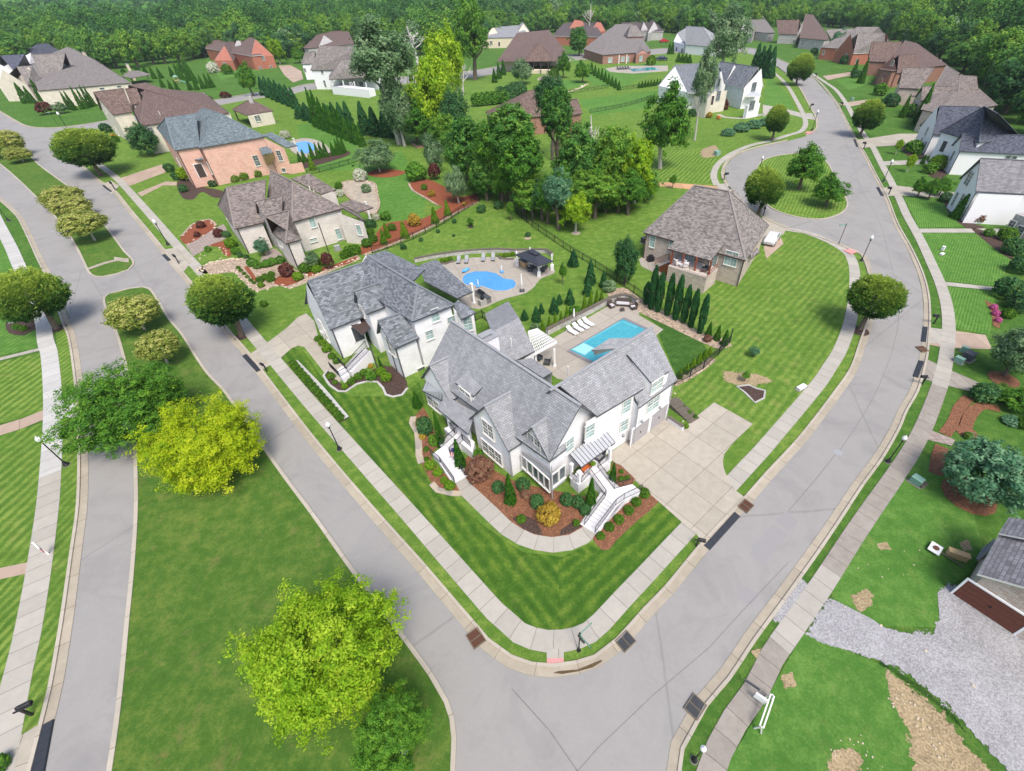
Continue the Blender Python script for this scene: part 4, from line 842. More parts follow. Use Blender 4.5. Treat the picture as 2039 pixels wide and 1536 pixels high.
h = House('brick_house', 'brown roofed brick house with two pointed brick gables near the woods', (1180, 82), 'dark', 'red', trim='offw')
h.comp('hh', 5.8, (1100, 72), (1196, 74), None, (1140, 27), (1168, 27), pitch=1.2); gwing(h, 6., (1130, 62), (1168, 57), (1151, 28), (1156, 25), 11.5); gwing(h, 5., (1174, 66), (1206, 62), (1193, 38), (1185, 32), 10.); h.win([(1151, 44, 1., 2.), (1191, 65, 2.2, 2.8), (1192, 48, .5, 1.)], '', 1, 1.6); h.done()
h = House('brick_house', 'brown brick house with broad grey hipped roof behind a rectangular swimming pool', (1200, 130), 'tan', 'dred', trim='bronze')
h.comp('hh', 4.6, (1200, 110), (1297, 103), ('D', (1162, 98)), (1226, 49), (1258, 48), zr=10.6); h.comp('hh', 8., (1250, 74), (1283, 73), None, (1256, 50), (1266, 50), pitch=.9, base=5.); gwing(h, 4.4, (1266, 109), (1290, 106), (1280, 99), (1276, 90), 6.)
h.win([(1215, 120, 2.6, 2.4), (1268.5, 88, 2., 2.), (1276, 117, 2.4, 2.4), (1240, 118, 2.2, 2.2), (1250, 118, 1.6, 2.2)], 'b'); h.column([(1232, 128), (1247, 127)], 4.4, 0, .4); h.done()
h = House('stone_house', 'brown roofed house with arched dormer and timbered gable behind the pool house', (1310, 80), 'dark', 'gstone', trim='offw')
h.comp('hh', 5.6, (1230, 66), (1322, 63), None, (1250, 27), (1288, 27), pitch=1.1); gwing(h, 5.6, (1290, 66), (1312, 60), (1303, 43), (1298, 38), 9.); gwing(h, 6.8, (1276, 60), (1290, 58), (1282, 44), (1280, 40), 9.); h.win([(1282, 55, 1., 1.8), (1304, 56, 1.2, 1.4)]); h.done()
h = House('white_house', 'white house with grey roof and twin garage doors behind the tall thin trunked tree', (1350, 112), 'grey', 'side')
h.comp('gh', 5., (1364, 89), (1425, 94), None, (1366, 52), (1400, 54), pitch=1.1); gwing(h, 4.8, (1341, 83), (1364, 89), (1349, 66), (1366, 56), 8.); h.win([(1357.5, 79, 1.2, 2.)]); h.door(1347, 101, 2.4, 2.2, 'dkgrey', 'garage_door', .1); h.door(1358, 103, 2.4, 2.2, 'dkgrey', 'garage_door', .1); h.done()
h = House('stone_house', 'grey roofed stone house with tall white chimney at the top of the right street', (1500, 88), 'tan', 'gstone', trim='bronze')
h.comp('hh', 5.4, (1455, 58), (1530, 66), None, (1482, 27), (1512, 23), pitch=1.1); gwing(h, 5.4, (1470, 66), (1500, 68), (1482, 46), (1490, 40), 9.); h.yaw = 0; h.chimney(1533, 24, 12., 1.6, 1., 1, 'stucco'); h.win([(1478, 74, 1.4, 2.), (1510, 72, 1.4, 1.8)]); h.done()
h = House('stone_house', 'tan stone house with steep brown roofs, first of the right hand row', (1610, 103), 'brown', 'gstone', trim='bronze')
h.comp('gg', 5.6, (1550, 68), (1588, 69), None, (1546, 40), (1592, 40), pitch=1.1); h.comp('hh', 5.6, (1592, 76), (1642, 80), None, (1604, 29), (1618, 29), pitch=1.2, zr=None); gwing(h, 7., (1576, 60), (1592, 58), (1584, 42), (1590, 38), 10.)
h.win([(1542, 62, 1., 2.), (1586, 63, 1.2, 2.), (1581, 83, 1.4, 2.), (1599, 85, 2.6, 3.), (1619, 86, 1., 1.8), (1541, 84, 1., 1.8)]); h.done()
h = House('brick_house', 'red brick house with grey roofs behind a light green street tree on the right street', (1640, 122), 'tan', 'red', trim='offw')
h.comp('gg', 5.6, (1664, 92), (1712, 92), None, (1645, 59), (1700, 57), pitch=1.1); h.comp('hh', 6., (1700, 98), (1774, 84), None, (1707, 54), (1750, 54), pitch=.9); h.comp('gg', 5.2, (1699, 107), (1762, 104), None, (1709, 66), (1762, 66), pitch=1.1)
h.win([(1638, 83, 1., 2.2), (1640, 105, 1.1, 2.), (1706, 122, 1.2, 2.), (1684, 112, 1.1, 2.2)]); h.done()
h = House('brick_house', 'dark red brick house with brown roofs and narrow cone trees, right street', (1725, 161), 'brown', 'dred', trim='bronze')
h.comp('gg', 5.6, (1729, 122.5), (1775, 124), None, (1735, 84), (1797, 83), pitch=1.1); h.comp('hh', 6., (1778, 142), (1886, 130), None, (1803, 81), (1824, 86), pitch=1.1, zr=None); h.comp('gg', 5.2, (1786, 146), (1830, 142), None, (1790, 110), (1828, 108), pitch=1.1)
h.win([(1721, 130, 1.1, 2.), (1716, 150, 1.2, 2.), (1777, 126, 1., 1.8)]); h.vent(1874, 120, 7); h.done()
h = House('stone_house', 'pale stone house with taupe roofs and climbing cone trees, next to the navy roofed house', (1770, 208), 'taupe', 'mixed', trim='bronze')
h.comp('gg', 5.4, (1790, 175), (1832, 177), None, (1797.6, 135), (1862, 135), pitch=1.1); h.comp('hh', 5.8, (1872, 226), (1986, 210), None, (1885, 131), (1920, 152), zr=None, pitch=1.1); h.comp('gg', 5.2, (1834, 200), (1880, 201), None, (1836.7, 172), (1896, 172), pitch=1.1)
h.comp('hh', 5.2, (1906, 205), (1950, 195), None, (1912, 150), (1945, 152), pitch=.8, walls=False)
h.win([(1776, 195, 1.1, 2.4), (1784, 160, 1., 1.6), (1833, 178, 1.2, 2.), (1822, 210, 1.2, 2.), (1820, 206, 1.2, 1.8)]); h.done()
h = House('white_house', 'white house with navy roofs, grey stone gables and front steps on the right', (1889, 354), 'navy', 'side')
h.comp('gg', 5.3, (1857, 267.5), (1905, 269), None, (1872, 211), (1952, 213), pitch=1.15); h.comp('gg', 6.6, (1917, 261), (1945, 262), None, (1921, 232), (1956, 232), pitch=1.15)
h.comp('hh', 7.2, (1950, 284), (2036, 277), None, (1960, 212), (1986, 226), pitch=1.1); h.comp('gg', 5.3, (1910, 301), (2065, 309), None, (1916, 266), (2065, 270), pitch=1.15)
S(h, (1878, 278, 4.6), (1888, 287, 4.2), (1905, 283, 4.2), (1900, 272, 4.9))
h.win([(1846, 262, .9, 2.), (1834, 284, .8, 2.2), (1842, 291, .9, 2.2), (1897, 311, 1., 2.2), (1908, 268, .7, 1.6), (2000, 287, 1.4, 1.8)]); h.tri([(1844, 308, 0), (1820, 298, 0), (1838, 254, 5.2), (1860, 268, 5.2)], 'gstone') if False else None
h.win([(2008, 314, 1.2, .8), (2018, 315, 1.2, .8)], 'n'); h.door(1879, 292, 1.3, 2.4, 'dkgrey', 'door'); h.spout((1862, 269), (1844, 308), 'dkgrey', 5.); h.spout((1914, 303), (1889, 355), 'dkgrey', 5.); h.done()
h = House('white_house', 'white house with dark roof and arched gable window at the right edge', (1893, 407), 'char', 'side', trim='dkgrey')
h.comp('gg', 5.8, (1943, 381), (2085, 389), None, (1952.5, 315), (2095, 322), pitch=1.2); wl(h, [(1949, 386, 5.6), (2040, 390, 5.6)], [5.6, 5.6])
S(h, (1994, 393, 4.4), (2008, 408, 3.6), (2060, 400, 3.6), (2060, 380, 4.6)); h.block((2000, 462), (2060, 485), 3., 3.4, 0, 'gstone'); h.win([(1930, 356, 1.8, 2.4), (1902, 397, .8, 2.6), (1914, 400, .9, 2.6)], ''); h.win([(2012, 452, 1., 2.2), (2030, 462, 1.2, 2.)]); h.spout((1943, 382), (1928, 412), 'dkgrey', 5.6); h.done()
h = House('brick_house', 'sliver of a grey brick house behind clipped hedges at the right edge', (2034, 640), 'tan', 'mixed', trim='bronze')
h.block((2030, 622), (2075, 575), .5, 2.6, 0, 'mixed'); h.win([(2036, 606, 1.2, 1.4)]); h.done()
# ---------------------------------------------------------------- pale gabled house above the loop
h = House('white_house', 'pale grey brick house with blue grey roof and entrance stairs above the cul-de-sac', (1464, 235), 'slate', 'wh', trim='offw')
gwing(h, 5.6, (1310, 171), (1369, 184), (1344, 130), (1396, 126), 11.2); h.comp('gg', 6.6, (1442, 166.5), (1481, 177), (1521, 172), (1432, 122), (1509.5, 134)); gwing(h, 6.8, (1420, 160), (1447.5, 153), (1439.5, 129), (1452, 124), 11.)
gwing(h, 6.2, (1369, 158), (1392, 184) if False else (1383, 182), (1369, 153), (1395, 140), 8.) if False else None
h.wallring([P(1376, 230)[:2], P(1402, 236)[:2], P(1412, 226)[:2], P(1440, 222)[:2]], [6., 6., 6.6, 6.6], 0, 'cream', False)
h.roof([(P(1369, 185, 5.6), P(1420, 186, 5.6), P(1440, 128, 11.), P(1390, 126, 11.))]); S(h, (1408, 184, 4.8), (1432, 182, 4.8), (1422, 168, 6.4), (1410, 164, 6.6)); h.column([(1408, 215), (1424, 213)], 4.7, 1.6, .35)
S(h, (1484, 193, 4.2), (1516, 191, 4.2), (1508, 183, 5.2), (1492, 183, 5.2), mi=3); h.block((1484, 237), (1508, 232), 1.2, 4., 0, 'side')
h.win([(1501, 173, 1.9, 2.6), (1497, 210, 2.4, 2.6), (1432, 164, .9, 2.2), (1430, 191, 1.6, 2.8), (1405, 195, .8, 2.8), (1397, 197, 1.2, 2.2)], 'g'); h.door(1418, 200, 1.4, 2.8, 'bronze', 'door'); h.spout((1478, 178), (1464, 234), 'dkgrey', 6.4); h.done()
# ---------------------------------------------------------------- mixed brick house with the cedar deck
h = House('brick_house', 'mottled brick house with taupe hipped roof and red stained rear deck above the big lawn', (1465, 579), 'tan', 'mixed', trim='bronze')
h.comp('hh', 4.7, (1281.5, 463), (1485, 519), (1531, 449), (1383, 369.5), (1452, 381))
h.comp('hh', 7., (1349, 441), (1413.5, 457.5), (1432, 445), (1384, 418), (1417, 401), zr=None, base=4., mat='side', pitch=.9) if False else None
h.comp('hg', 6.2, (1413.5, 457.5), (1440, 430), ('D', (1349, 441)), (1404, 411), (1417, 400), zr=8.1, mat='side', base=4., oh=.3, side=1)
S(h, (1356, 467, 6.4), (1330, 495.5, 4.9), (1415, 519, 4.9), (1446, 482, 6.4)); S(h, (1463, 376, 8.5), (1500, 425, 5.2), (1465, 421, 6.4), (1452, 383, 8.4))
dk = hgt((1400, 585), (1407, 552.5)); h.block((1326, 560), (1400, 585), 4.0, dk - .1, 0, 'mixed')
for q in ((1338, 528), (1359, 534), (1386, 543), (1410, 550)): pass
h.column([(1336, 523), (1358, 531), (1383, 539), (1411, 546)], 4.8, dk - .1, .22, 'cedar')
h.win([(1299.5, 481, .9, 1.9), (1456, 515, 1.9, 2.2), (1380, 463, 1.9, 1.8), (1338, 487, .8, 1.4), (1421, 519, 1., 1.8), (1371, 513, 1.8, 1.5)], 'b')
S(h, (1494, 505, 4.), (1508, 493, 4.), (1513, 502, 3.4), (1496, 515, 3.4)); h.vent(1391, 400, 7.8); h.vent(1407, 397, 8.); h.vent(1434, 395, 8.1); h.chimney(1433, 388, 9., .5, .5, 1, 'side')
h.spout((1480, 519.4), (1465, 579), 'bronze', 4.7); h.spout((1286, 466), (1282.5, 517), 'bronze', 4.6); h.done()
# ---------------------------------------------------------------- house at the bottom right edge
h = House('brick_house', 'stone and brick house with red panelled garage doors at the bottom right edge', (1912, 1190), 'char', 'mixed', trim='offw')
h.comp('gg', 3.7, (2003, 1041), (1947, 1143), 11., pitch=.62, oh=.45, side=1); h.comp('gg', 4.1, (2010, 1030), (1990, 1062), 5., pitch=.7, oh=.4, side=1)
h.door(1996, 1190, 3.9, 2.2, 'reddoor', 'garage_door', .05); h.win([(1966, 1095, 1.6, 1.)], 'g'); h.done()
# tiny roofs showing through the far woods
h = House('distant_house', 'tiny pale house showing above the far woods left of centre', (620, 12), 'tan', 'stucco', th=.4); h.comp('hh', 5., (604, 9), (626, 10), 10., pitch=.8); h.done()
# ================================================================ vegetation
def leafmesh(name, pos, nrm, size, val, mat, aspect=1.5, bend=.0):
    n = len(pos); nrm = nrm / (np.linalg.norm(nrm, axis=1, keepdims=True) + 1e-9)
    r = RNG.normal(size=(n, 3)); t = np.cross(nrm, r); t /= (np.linalg.norm(t, axis=1, keepdims=True) + 1e-9); b = np.cross(nrm, t)
    s = (size * RNG.uniform(.6, 1.4, (n, 1))) if np.isscalar(size) else size
    t = t * s * aspect / 2; b = b * s / 2
    v = np.stack([pos - t, pos + b * .9 - t * .1, pos + t, pos - b * .9 + t * .1], 1).reshape(-1, 3)
    me = bpy.data.meshes.new(name); me.vertices.add(4 * n); me.vertices.foreach_set('co', v.astype('f').ravel())
    me.loops.add(4 * n); me.loops.foreach_set('vertex_index', np.arange(4 * n, dtype='i')); me.polygons.add(n)
    me.polygons.foreach_set('loop_start', np.arange(0, 4 * n, 4, dtype='i')); me.update(calc_edges=True)
    at = me.attributes.new('v', 'FLOAT', 'FACE'); at.data.foreach_set('value', val.astype('f')); me.materials.append(mat)
    return me
def sph(n, zmin=-1.):
    d = RNG.normal(size=(int(n * 3) + 20, 3)); d /= np.linalg.norm(d, axis=1, keepdims=True); d = d[d[:, 2] > zmin]; return d[:n]
def lobes(d, k, amp, sharp=4.):
    c = sph(k, -.6); a = RNG.uniform(-.6, 1., k) * amp; return 1 + (np.exp(sharp * (d @ c.T - 1)) * a).sum(1)
def crown(name, mat, nc, per, leaf, shape='round', lob=.35, sig=.13, up=.35, inner=.35, vspread=.3, tipv=0., k=14, aspect=1.5):
    if shape in ('round', 'vase', 'flat'):
        d = sph(nc, -.8 if shape != 'flat' else -.45); nc = len(d); R = lobes(d, k, lob, 5.) ; rr = R * np.where(RNG.random(nc) < inner, RNG.uniform(.35, .85, nc), RNG.uniform(.86, 1.0, nc))
        c = d * rr[:, None]
        if shape == 'round':
            nl = max(14, int(nc ** .58)); ld = sph(nl, -.7); ll = RNG.uniform(.72, 1.12, nl) * lobes(ld, k, lob * .6, 4.); w_ = RNG.integers(0, nl, nc); use = RNG.random(nc) < .62
            rr2 = RNG.uniform(.35, 1., nc) ** .6; c2 = ld[w_] * (ll[w_] * rr2)[:, None] + RNG.normal(size=(nc, 3)) * (.20 * (1.15 - rr2 * .75))[:, None]
            c = np.where(use[:, None], c2, c * .9); d = c / (np.linalg.norm(c, axis=1, keepdims=True) + 1e-6); LV = RNG.uniform(-1, 1, nl)[w_]
        if shape == 'vase': c[:, :2] *= 1 - .25 * np.clip(-c[:, 2:3], 0, 1)
        out = d; LV = LV if shape == 'round' else None
    elif shape in ('cone', 'column', 'ball', 'hedge'):
        if shape == 'ball': d = sph(nc, -.5); nc = len(d); c = d * RNG.uniform(.82, 1, (nc, 1)) * lobes(d, 10, lob, 8)[:, None]; out = d
        else:
            t = RNG.random(nc) ** (1.35 if shape == 'cone' else 1.); a = RNG.uniform(0, 2 * math.pi, nc)
            pr = (np.clip(1 - t, 0, 1) ** .75 * np.clip(t * 9 + .55, 0, 1)) if shape == 'cone' else np.clip(np.sin(np.pi * np.clip(t * .93 + .06, 0, 1)) ** .55, .12, 1)
            pr = pr * RNG.uniform(.72, 1.02, nc) * (1 + lob * .35 * np.sin(a * 3 + t * 9)); c = np.stack([pr * np.cos(a), pr * np.sin(a), t * 2 - 1], 1); out = np.stack([np.cos(a), np.sin(a), np.full(nc, .45)], 1)
    c = c / np.array([1., 1., 1.])
    sgs = sig * np.array([1, 1, .75]) if shape in ('round', 'vase', 'flat', 'ball') else np.array([sig, sig, sig * .6])
    p = np.repeat(c, per, 0); off = RNG.normal(size=p.shape); p2 = p + off * sgs
    o = np.repeat(out, per, 0); nrm = o * .55 + off * .5 + np.array([0, 0, up]) + RNG.normal(size=p.shape) * .35
    if shape in ('round', 'vase', 'flat', 'ball'):
        k1 = np.percentile(np.hypot(p2[:, 0], p2[:, 1]), 99.4); k2 = np.percentile(np.abs(p2[:, 2]), 99.4); p2 = p2 / np.array([k1, k1, k2])
    if shape == 'vase': nrm = np.cross(o + np.array([0, 0, .6]), RNG.normal(size=p.shape)) + o * .25
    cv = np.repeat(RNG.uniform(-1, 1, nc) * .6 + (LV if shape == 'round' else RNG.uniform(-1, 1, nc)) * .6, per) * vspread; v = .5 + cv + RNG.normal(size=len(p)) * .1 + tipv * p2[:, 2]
    if shape in ('cone', 'column', 'hedge', 'ball'): pass
    return leafmesh(name, p2, nrm, leaf, np.clip(v, 0, 1), mat, aspect)
LM = dict(
 lime=leafmat('leaves_lime', (.09, .24, .01), (.25, .44, .014), (.5, .64, .05), .42), yellow=leafmat('leaves_yellow', (.18, .34, .008), (.45, .56, .012), (.7, .74, .06), .42),
 green=leafmat('leaves_green', (.028, .11, .014), (.09, .25, .024), (.22, .42, .04), .35), deep=leafmat('leaves_deep', (.016, .07, .024), (.055, .165, .05), (.15, .3, .09)),
 zel=leafmat('leaves_zelkova', (.02, .08, .02), (.075, .2, .035), (.36, .48, .07)), crape=leafmat('leaves_crape', (.1, .16, .02), (.27, .33, .06), (.5, .5, .16), .3),
 blue=leafmat('leaves_blue', (.03, .11, .055), (.09, .24, .12), (.27, .45, .26)), silver=leafmat('leaves_silver', (.06, .14, .05), (.17, .29, .13), (.38, .5, .28)),
 forest=leafmat('leaves_forest', (.022, .09, .02), (.08, .23, .036), (.22, .4, .06)), forest2=leafmat('leaves_forest_light', (.04, .13, .018), (.12, .29, .03), (.3, .46, .055)),
 arb=leafmat('leaves_arborvitae', (.01, .06, .008), (.04, .16, .012), (.12, .28, .02)), arb2=leafmat('leaves_arborvitae_bright', (.04, .12, .006), (.12, .27, .012), (.3, .44, .03)), horn=leafmat('leaves_hornbeam', (.008, .05, .02), (.025, .12, .035), (.07, .22, .06)),
 box=leafmat('leaves_boxwood', (.02, .08, .008), (.08, .2, .014), (.2, .36, .03)), red=leafmat('leaves_burgundy', (.05, .012, .012), (.13, .04, .035), (.26, .11, .08)), rust=leafmat('leaves_rusty', (.11, .05, .035), (.24, .12, .08), (.34, .24, .14)),
 gold=leafmat('leaves_gold', (.2, .14, .02), (.45, .3, .04), (.6, .5, .08)), pink=leafmat('flowers_pink', (.4, .05, .2), (.7, .15, .4), (.85, .4, .6)), white=leafmat('flowers_white', (.3, .36, .2), (.62, .64, .5), (.85, .85, .78)),
 orange=leafmat('flowers_orange', (.5, .1, .02), (.7, .3, .05), (.8, .5, .1)))
CR = {}
def cr(key, *a, **k): CR[key] = crown('crown', *a, **k)
for m_ in ('lime', 'yellow', 'green'): cr('maple_' + m_, LM[m_], 1400, 46, .023, 'round', .3, .05, k=26, vspread=.2)
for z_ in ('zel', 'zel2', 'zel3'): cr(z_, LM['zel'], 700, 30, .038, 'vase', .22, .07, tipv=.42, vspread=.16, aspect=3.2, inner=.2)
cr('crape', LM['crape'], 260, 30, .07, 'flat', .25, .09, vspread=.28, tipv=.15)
for m_ in ('blue', 'deep', 'green', 'silver', 'lime', 'forest', 'forest2', 'zel'): cr('mid_' + m_, LM[m_], 380, 34, .058, 'round', .38, .1, k=18, vspread=.26)
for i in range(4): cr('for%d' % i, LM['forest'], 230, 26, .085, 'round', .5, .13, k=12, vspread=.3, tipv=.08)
for i in range(3): cr('forl%d' % i, LM['forest2'], 230, 26, .085, 'round', .5, .13, k=12, vspread=.3, tipv=.08)
for i in range(2): cr('ford%d' % i, LM['deep'], 230, 26, .085, 'round', .45, .13, k=12, vspread=.3)
for i in range(1): cr('fors%d' % i, LM['silver'], 140, 18, .125, 'round', .5, .14, k=12, vspread=.25)
for m_ in ('arb', 'arb2', 'horn'): cr('cone_' + m_, LM[m_], 420, 9, .11, 'cone', .18, .05, vspread=.2, aspect=1.8)
cr('col_horn', LM['horn'], 420, 12, .12, 'column', .35, .09, vspread=.25); cr('col_green', LM['green'], 380, 12, .13, 'column', .4, .1, vspread=.25)
for m_ in ('box', 'deep', 'red', 'rust', 'gold', 'green', 'white', 'pink', 'silver', 'orange', 'blue', 'arb2'): cr('ball_' + m_, LM[m_], 260, 9, .13, 'ball', .28, .07, vspread=.24)
def trunkmesh(key, mat, limbs=5, r=.05, twist=.08, sub=0, lean=0):
    m_ = MB(); top = 1.; pts = [(0, 0, 0), (twist * .5, 0, .3), (twist, twist * .6, .62), (twist * .4, twist, top)]
    m_.tube(pts, [r * 1.25, r, r * .75, r * .35], 7)
    for i in range(limbs):
        a = i * 2.4 + .5; z = .38 + .45 * i / max(1, limbs); L = .42 - .04 * i
        e = (math.cos(a) * L, math.sin(a) * L, z + L * .8); q = (twist * .7, twist * .3, z)
        m_.tube([q, (q[0] * .5 + e[0] * .5, q[1] * .5 + e[1] * .5, z + L * .3), e], [r * .55, r * .36, r * .12], 5)
        for j in range(sub):
            b = a + (j - (sub - 1) / 2) * .9; p0 = tuple(q[k] * .45 + e[k] * .55 for k in range(3)); L3 = L * .5
            m_.tube([p0, (p0[0] + math.cos(b) * L3, p0[1] + math.sin(b) * L3, p0[2] + L3 * RNG.uniform(.3, 1.2))], [r * .26, r * .06], 4)
    o = m_.build('trunk', M[mat], smooth=True); me = o.data; bpy.data.objects.remove(o); return me
TR = dict(n=trunkmesh('n', 'trunk'), p=trunkmesh('p', 'pale', 5, .04), m=trunkmesh('m', 'pale', 6, .07, .03), s=trunkmesh('s', 'trunk', 3, .045), d=trunkmesh('d', 'dead', 9, .035, .1, 4), d2=trunkmesh('d2', 'dead', 11, .03, -.08, 5))
def mk(me, parent=None, loc=(0, 0, 0), sc=(1, 1, 1), rz=0., name=None):
    o = bpy.data.objects.new(name or me.name.split('.')[0], me); COL.objects.link(o); o.location = loc; o.scale = sc; o.rotation_euler = (0, 0, rz)
    if parent: o.parent = parent
    return o
def rrz(): return float(RNG.uniform(0, 6.28))
def tree(key, base, c, w, h, label, name='tree', cat='tree', group=None, tr='n', zf=None):
    b = P(*base); zc = hgt(base, c); zc = max(zc, 1.); cc = np.array([b[0], b[1], zc]); D = depth(cc); el = math.atan2(HC - zc, math.hypot(b[0], b[1]))
    r = w / 2 * D / FPX * .93; hh = h / 2 * D / FPX; rz = math.sqrt(max(hh * hh - (r * math.sin(el)) ** 2, (.3 * hh) ** 2)) / math.cos(el); rz = min(max(rz * .95, .55 * r), 2.6 * r)
    if zc - rz < .15 * rz: rz = max(zc * .87, .5 * r)
    root = empty(name, b, 0, label, cat, group)
    mk(CR[key], root, (0, 0, zc), (r, r, rz), rrz(), 'crown')
    th = zc + rz * .35; mk(TR[tr], root, (0, 0, 0), (min(th, r * 1.7), min(th, r * 1.7), th), rrz(), 'trunk'); return root
def cone(key, base, top, w, label, name='arborvitae', cat='tree', group=None):
    b = P(*base); h = max(hgt(base, top), .4); r = w / 2 * depth(b) / FPX
    root = empty(name, b, 0, label, cat, group); mk(CR[key], root, (0, 0, h / 2 + .06), (r, r, h / 2), rrz(), 'crown')
    mk(TR['s'], root, (0, 0, 0), (h * .4, h * .4, h * .6), 0, 'trunk'); return root
def ball(key, c, w, label, h=.85, name='shrub', cat='shrub', group=None):
    """c = pixel of the ground point under the shrub's middle, w = width in pixels"""
    b = P(*c); r = w / 2 * depth(b) / FPX; rz = r * h
    o = mk(CR[key], None, (b[0], b[1], rz * .72), (r, r, rz), rrz(), name); return tag(o, label, cat, group)
ORD = ['first', 'second', 'third', 'fourth', 'fifth', 'sixth', 'seventh', 'eighth', 'ninth', 'tenth', 'eleventh', 'twelfth', 'thirteenth', 'fourteenth', 'fifteenth', 'sixteenth', 'seventeenth', 'eighteenth', 'nineteenth', 'twentieth'] + ['number %d' % i for i in range(21, 60)]
def row(fn, key, pts, lab, group, **kw):
    for i, q in enumerate(pts): fn(key, *q, label=ORD[i] + ' ' + lab, group=group, **kw)
def rowi(fn, key, a, b, n, w, lab, group, hpx=None, hb=None, **kw):
    """n plants from pixel a to pixel b; hpx/hb = apparent heights at both ends (cones)"""
    for i in range(n):
        t = i / max(1, n - 1); x, y = a[0] + (b[0] - a[0]) * t, a[1] + (b[1] - a[1]) * t
        ww = w if not hasattr(w, '__len__') else w[0] + (w[1] - w[0]) * t
        if fn is cone:
            hh = hpx + ((hb or hpx) - hpx) * t; nx, ny = x - 1122, y - 1830; L = math.hypot(nx, ny); hh *= RNG.uniform(.9, 1.1); cone(key, (x, y), (x + nx / L * hh, y + ny / L * hh), ww, ORD[i] + ' ' + lab, group=group, **kw)
        else: ball(key, (x, y), ww, ORD[i] + ' ' + lab, group=group, **kw)
G = 'street trees along the pavements'
tree('zel', (113,655), (62,592), 132, 104, 'round zelkova over the pale pavement at the left edge', 'zelkova_tree', group=G)
tree('zel2', (482,669), (447,603), 145, 110, 'large round zelkova between street and rock garden, beside the second white house', 'zelkova_tree', group=G)
tree('zel3', (202,350), (167,300), 118, 76, 'dark round zelkova on the corner in front of the cream house', 'zelkova_tree', group=G)
tree('zel3', (1711.7,656), (1746,597), 118, 94, 'yellow topped zelkova overhanging the right street beside the big lawn', 'zelkova_tree', group=G)
tree('zel', (1508.6,428), (1523,378), 86, 78, 'light tipped zelkova behind the cedar deck house', 'zelkova_tree', group=G)
tree('zel2', (1710,273.5), (1725,232), 70, 58, 'light tipped zelkova on the right verge near the navy roofed house', 'zelkova_tree', group=G)
tree('zel', (1585,170.6), (1593,138), 54, 54, 'small round zelkova overhanging the far bend of the right street', 'zelkova_tree', group=G)
tree('zel2', (1537,282), (1551,242), 56, 54, 'round zelkova by the pavement where the loop meets the right street', 'zelkova_tree', group=G)
tree('mid_green', (1590,378), (1575,320), 90, 112, 'tall dense oak on the cul-de-sac island', 'oak_tree'); tree('mid_green', (1644,412), (1657,380), 82, 60, 'low spreading tree at the near end of the cul-de-sac island')
tree('maple_yellow', (452,935), (416,880), 236, 214, 'bright yellow maple on the park strip', 'maple_tree'); tree('maple_green', (300,864), (256,802), 252, 248, 'green maple reaching over the left street behind the yellow maple', 'maple_tree')
tree('maple_lime', (690,1352), (640,1300), 345, 332, 'huge lime coloured maple near the bottom of the picture', 'maple_tree', tr='m'); tree('maple_green', (806,1500), (780,1468), 190, 180, 'green maple beside the huge lime maple, with one bare branch', 'maple_tree', tr='p')
G = 'pale crape myrtles on the medians'
for i, (b, c, w, h, l) in enumerate((((140,414), (126,392), 84, 46, 'pale yellow crape myrtle, farthest of the three on the median end'), ((158,434), (146,410), 78, 50, 'pale yellow crape myrtle in the middle of the three on the median end'), ((190,480), (168,446), 92, 54, 'pale yellow crape myrtle nearest the paved crossing on the median'), ((289,657), (262,623), 110, 62, 'pale crape myrtle at the rounded tip of the park strip'), ((335,725), (310,692), 88, 62, 'pale crape myrtle tucked behind the green maple'), ((28,312), (14,282), 74, 52, 'greenish crape myrtle at the left edge of the median'), ((48,324), (38,308), 52, 28, 'small pale crape myrtle, second from the left edge on the median'))):
    tree('crape', b, c, w, h, l, 'crape_myrtle', group=G, tr='p')
tree('mid_blue', (1928,978), (1958,926), 196, 165, 'big blue green dogwood on the right beside the red brick path', 'dogwood_tree'); tree('mid_silver', (1998,748), (2012,682), 122, 122, 'pale flowering dogwood above the utility boxes at the right edge', 'dogwood_tree')
tree('mid_green', (2020,812), (2016,780), 92, 64, 'olive green small tree at the right edge above the red mulch'); tree('mid_deep', (1243,566), (1252,520), 60, 86, 'dark leafy magnolia by the fence corner left of the cedar deck', 'magnolia_tree')
tree('mid_green', (1314,336), (1323,248), 120, 150, 'large oak standing alone on the striped lawn below the pale house', 'oak_tree', tr='p')
tree('mid_silver', (1383,281), (1396,152), 56, 100, 'very tall thin tree with a bare pale trunk in front of the pale house', tr='p'); tree('mid_silver', (1436,160), (1434,72), 90, 104, 'tall airy tree rising behind the pale house', tr='p')
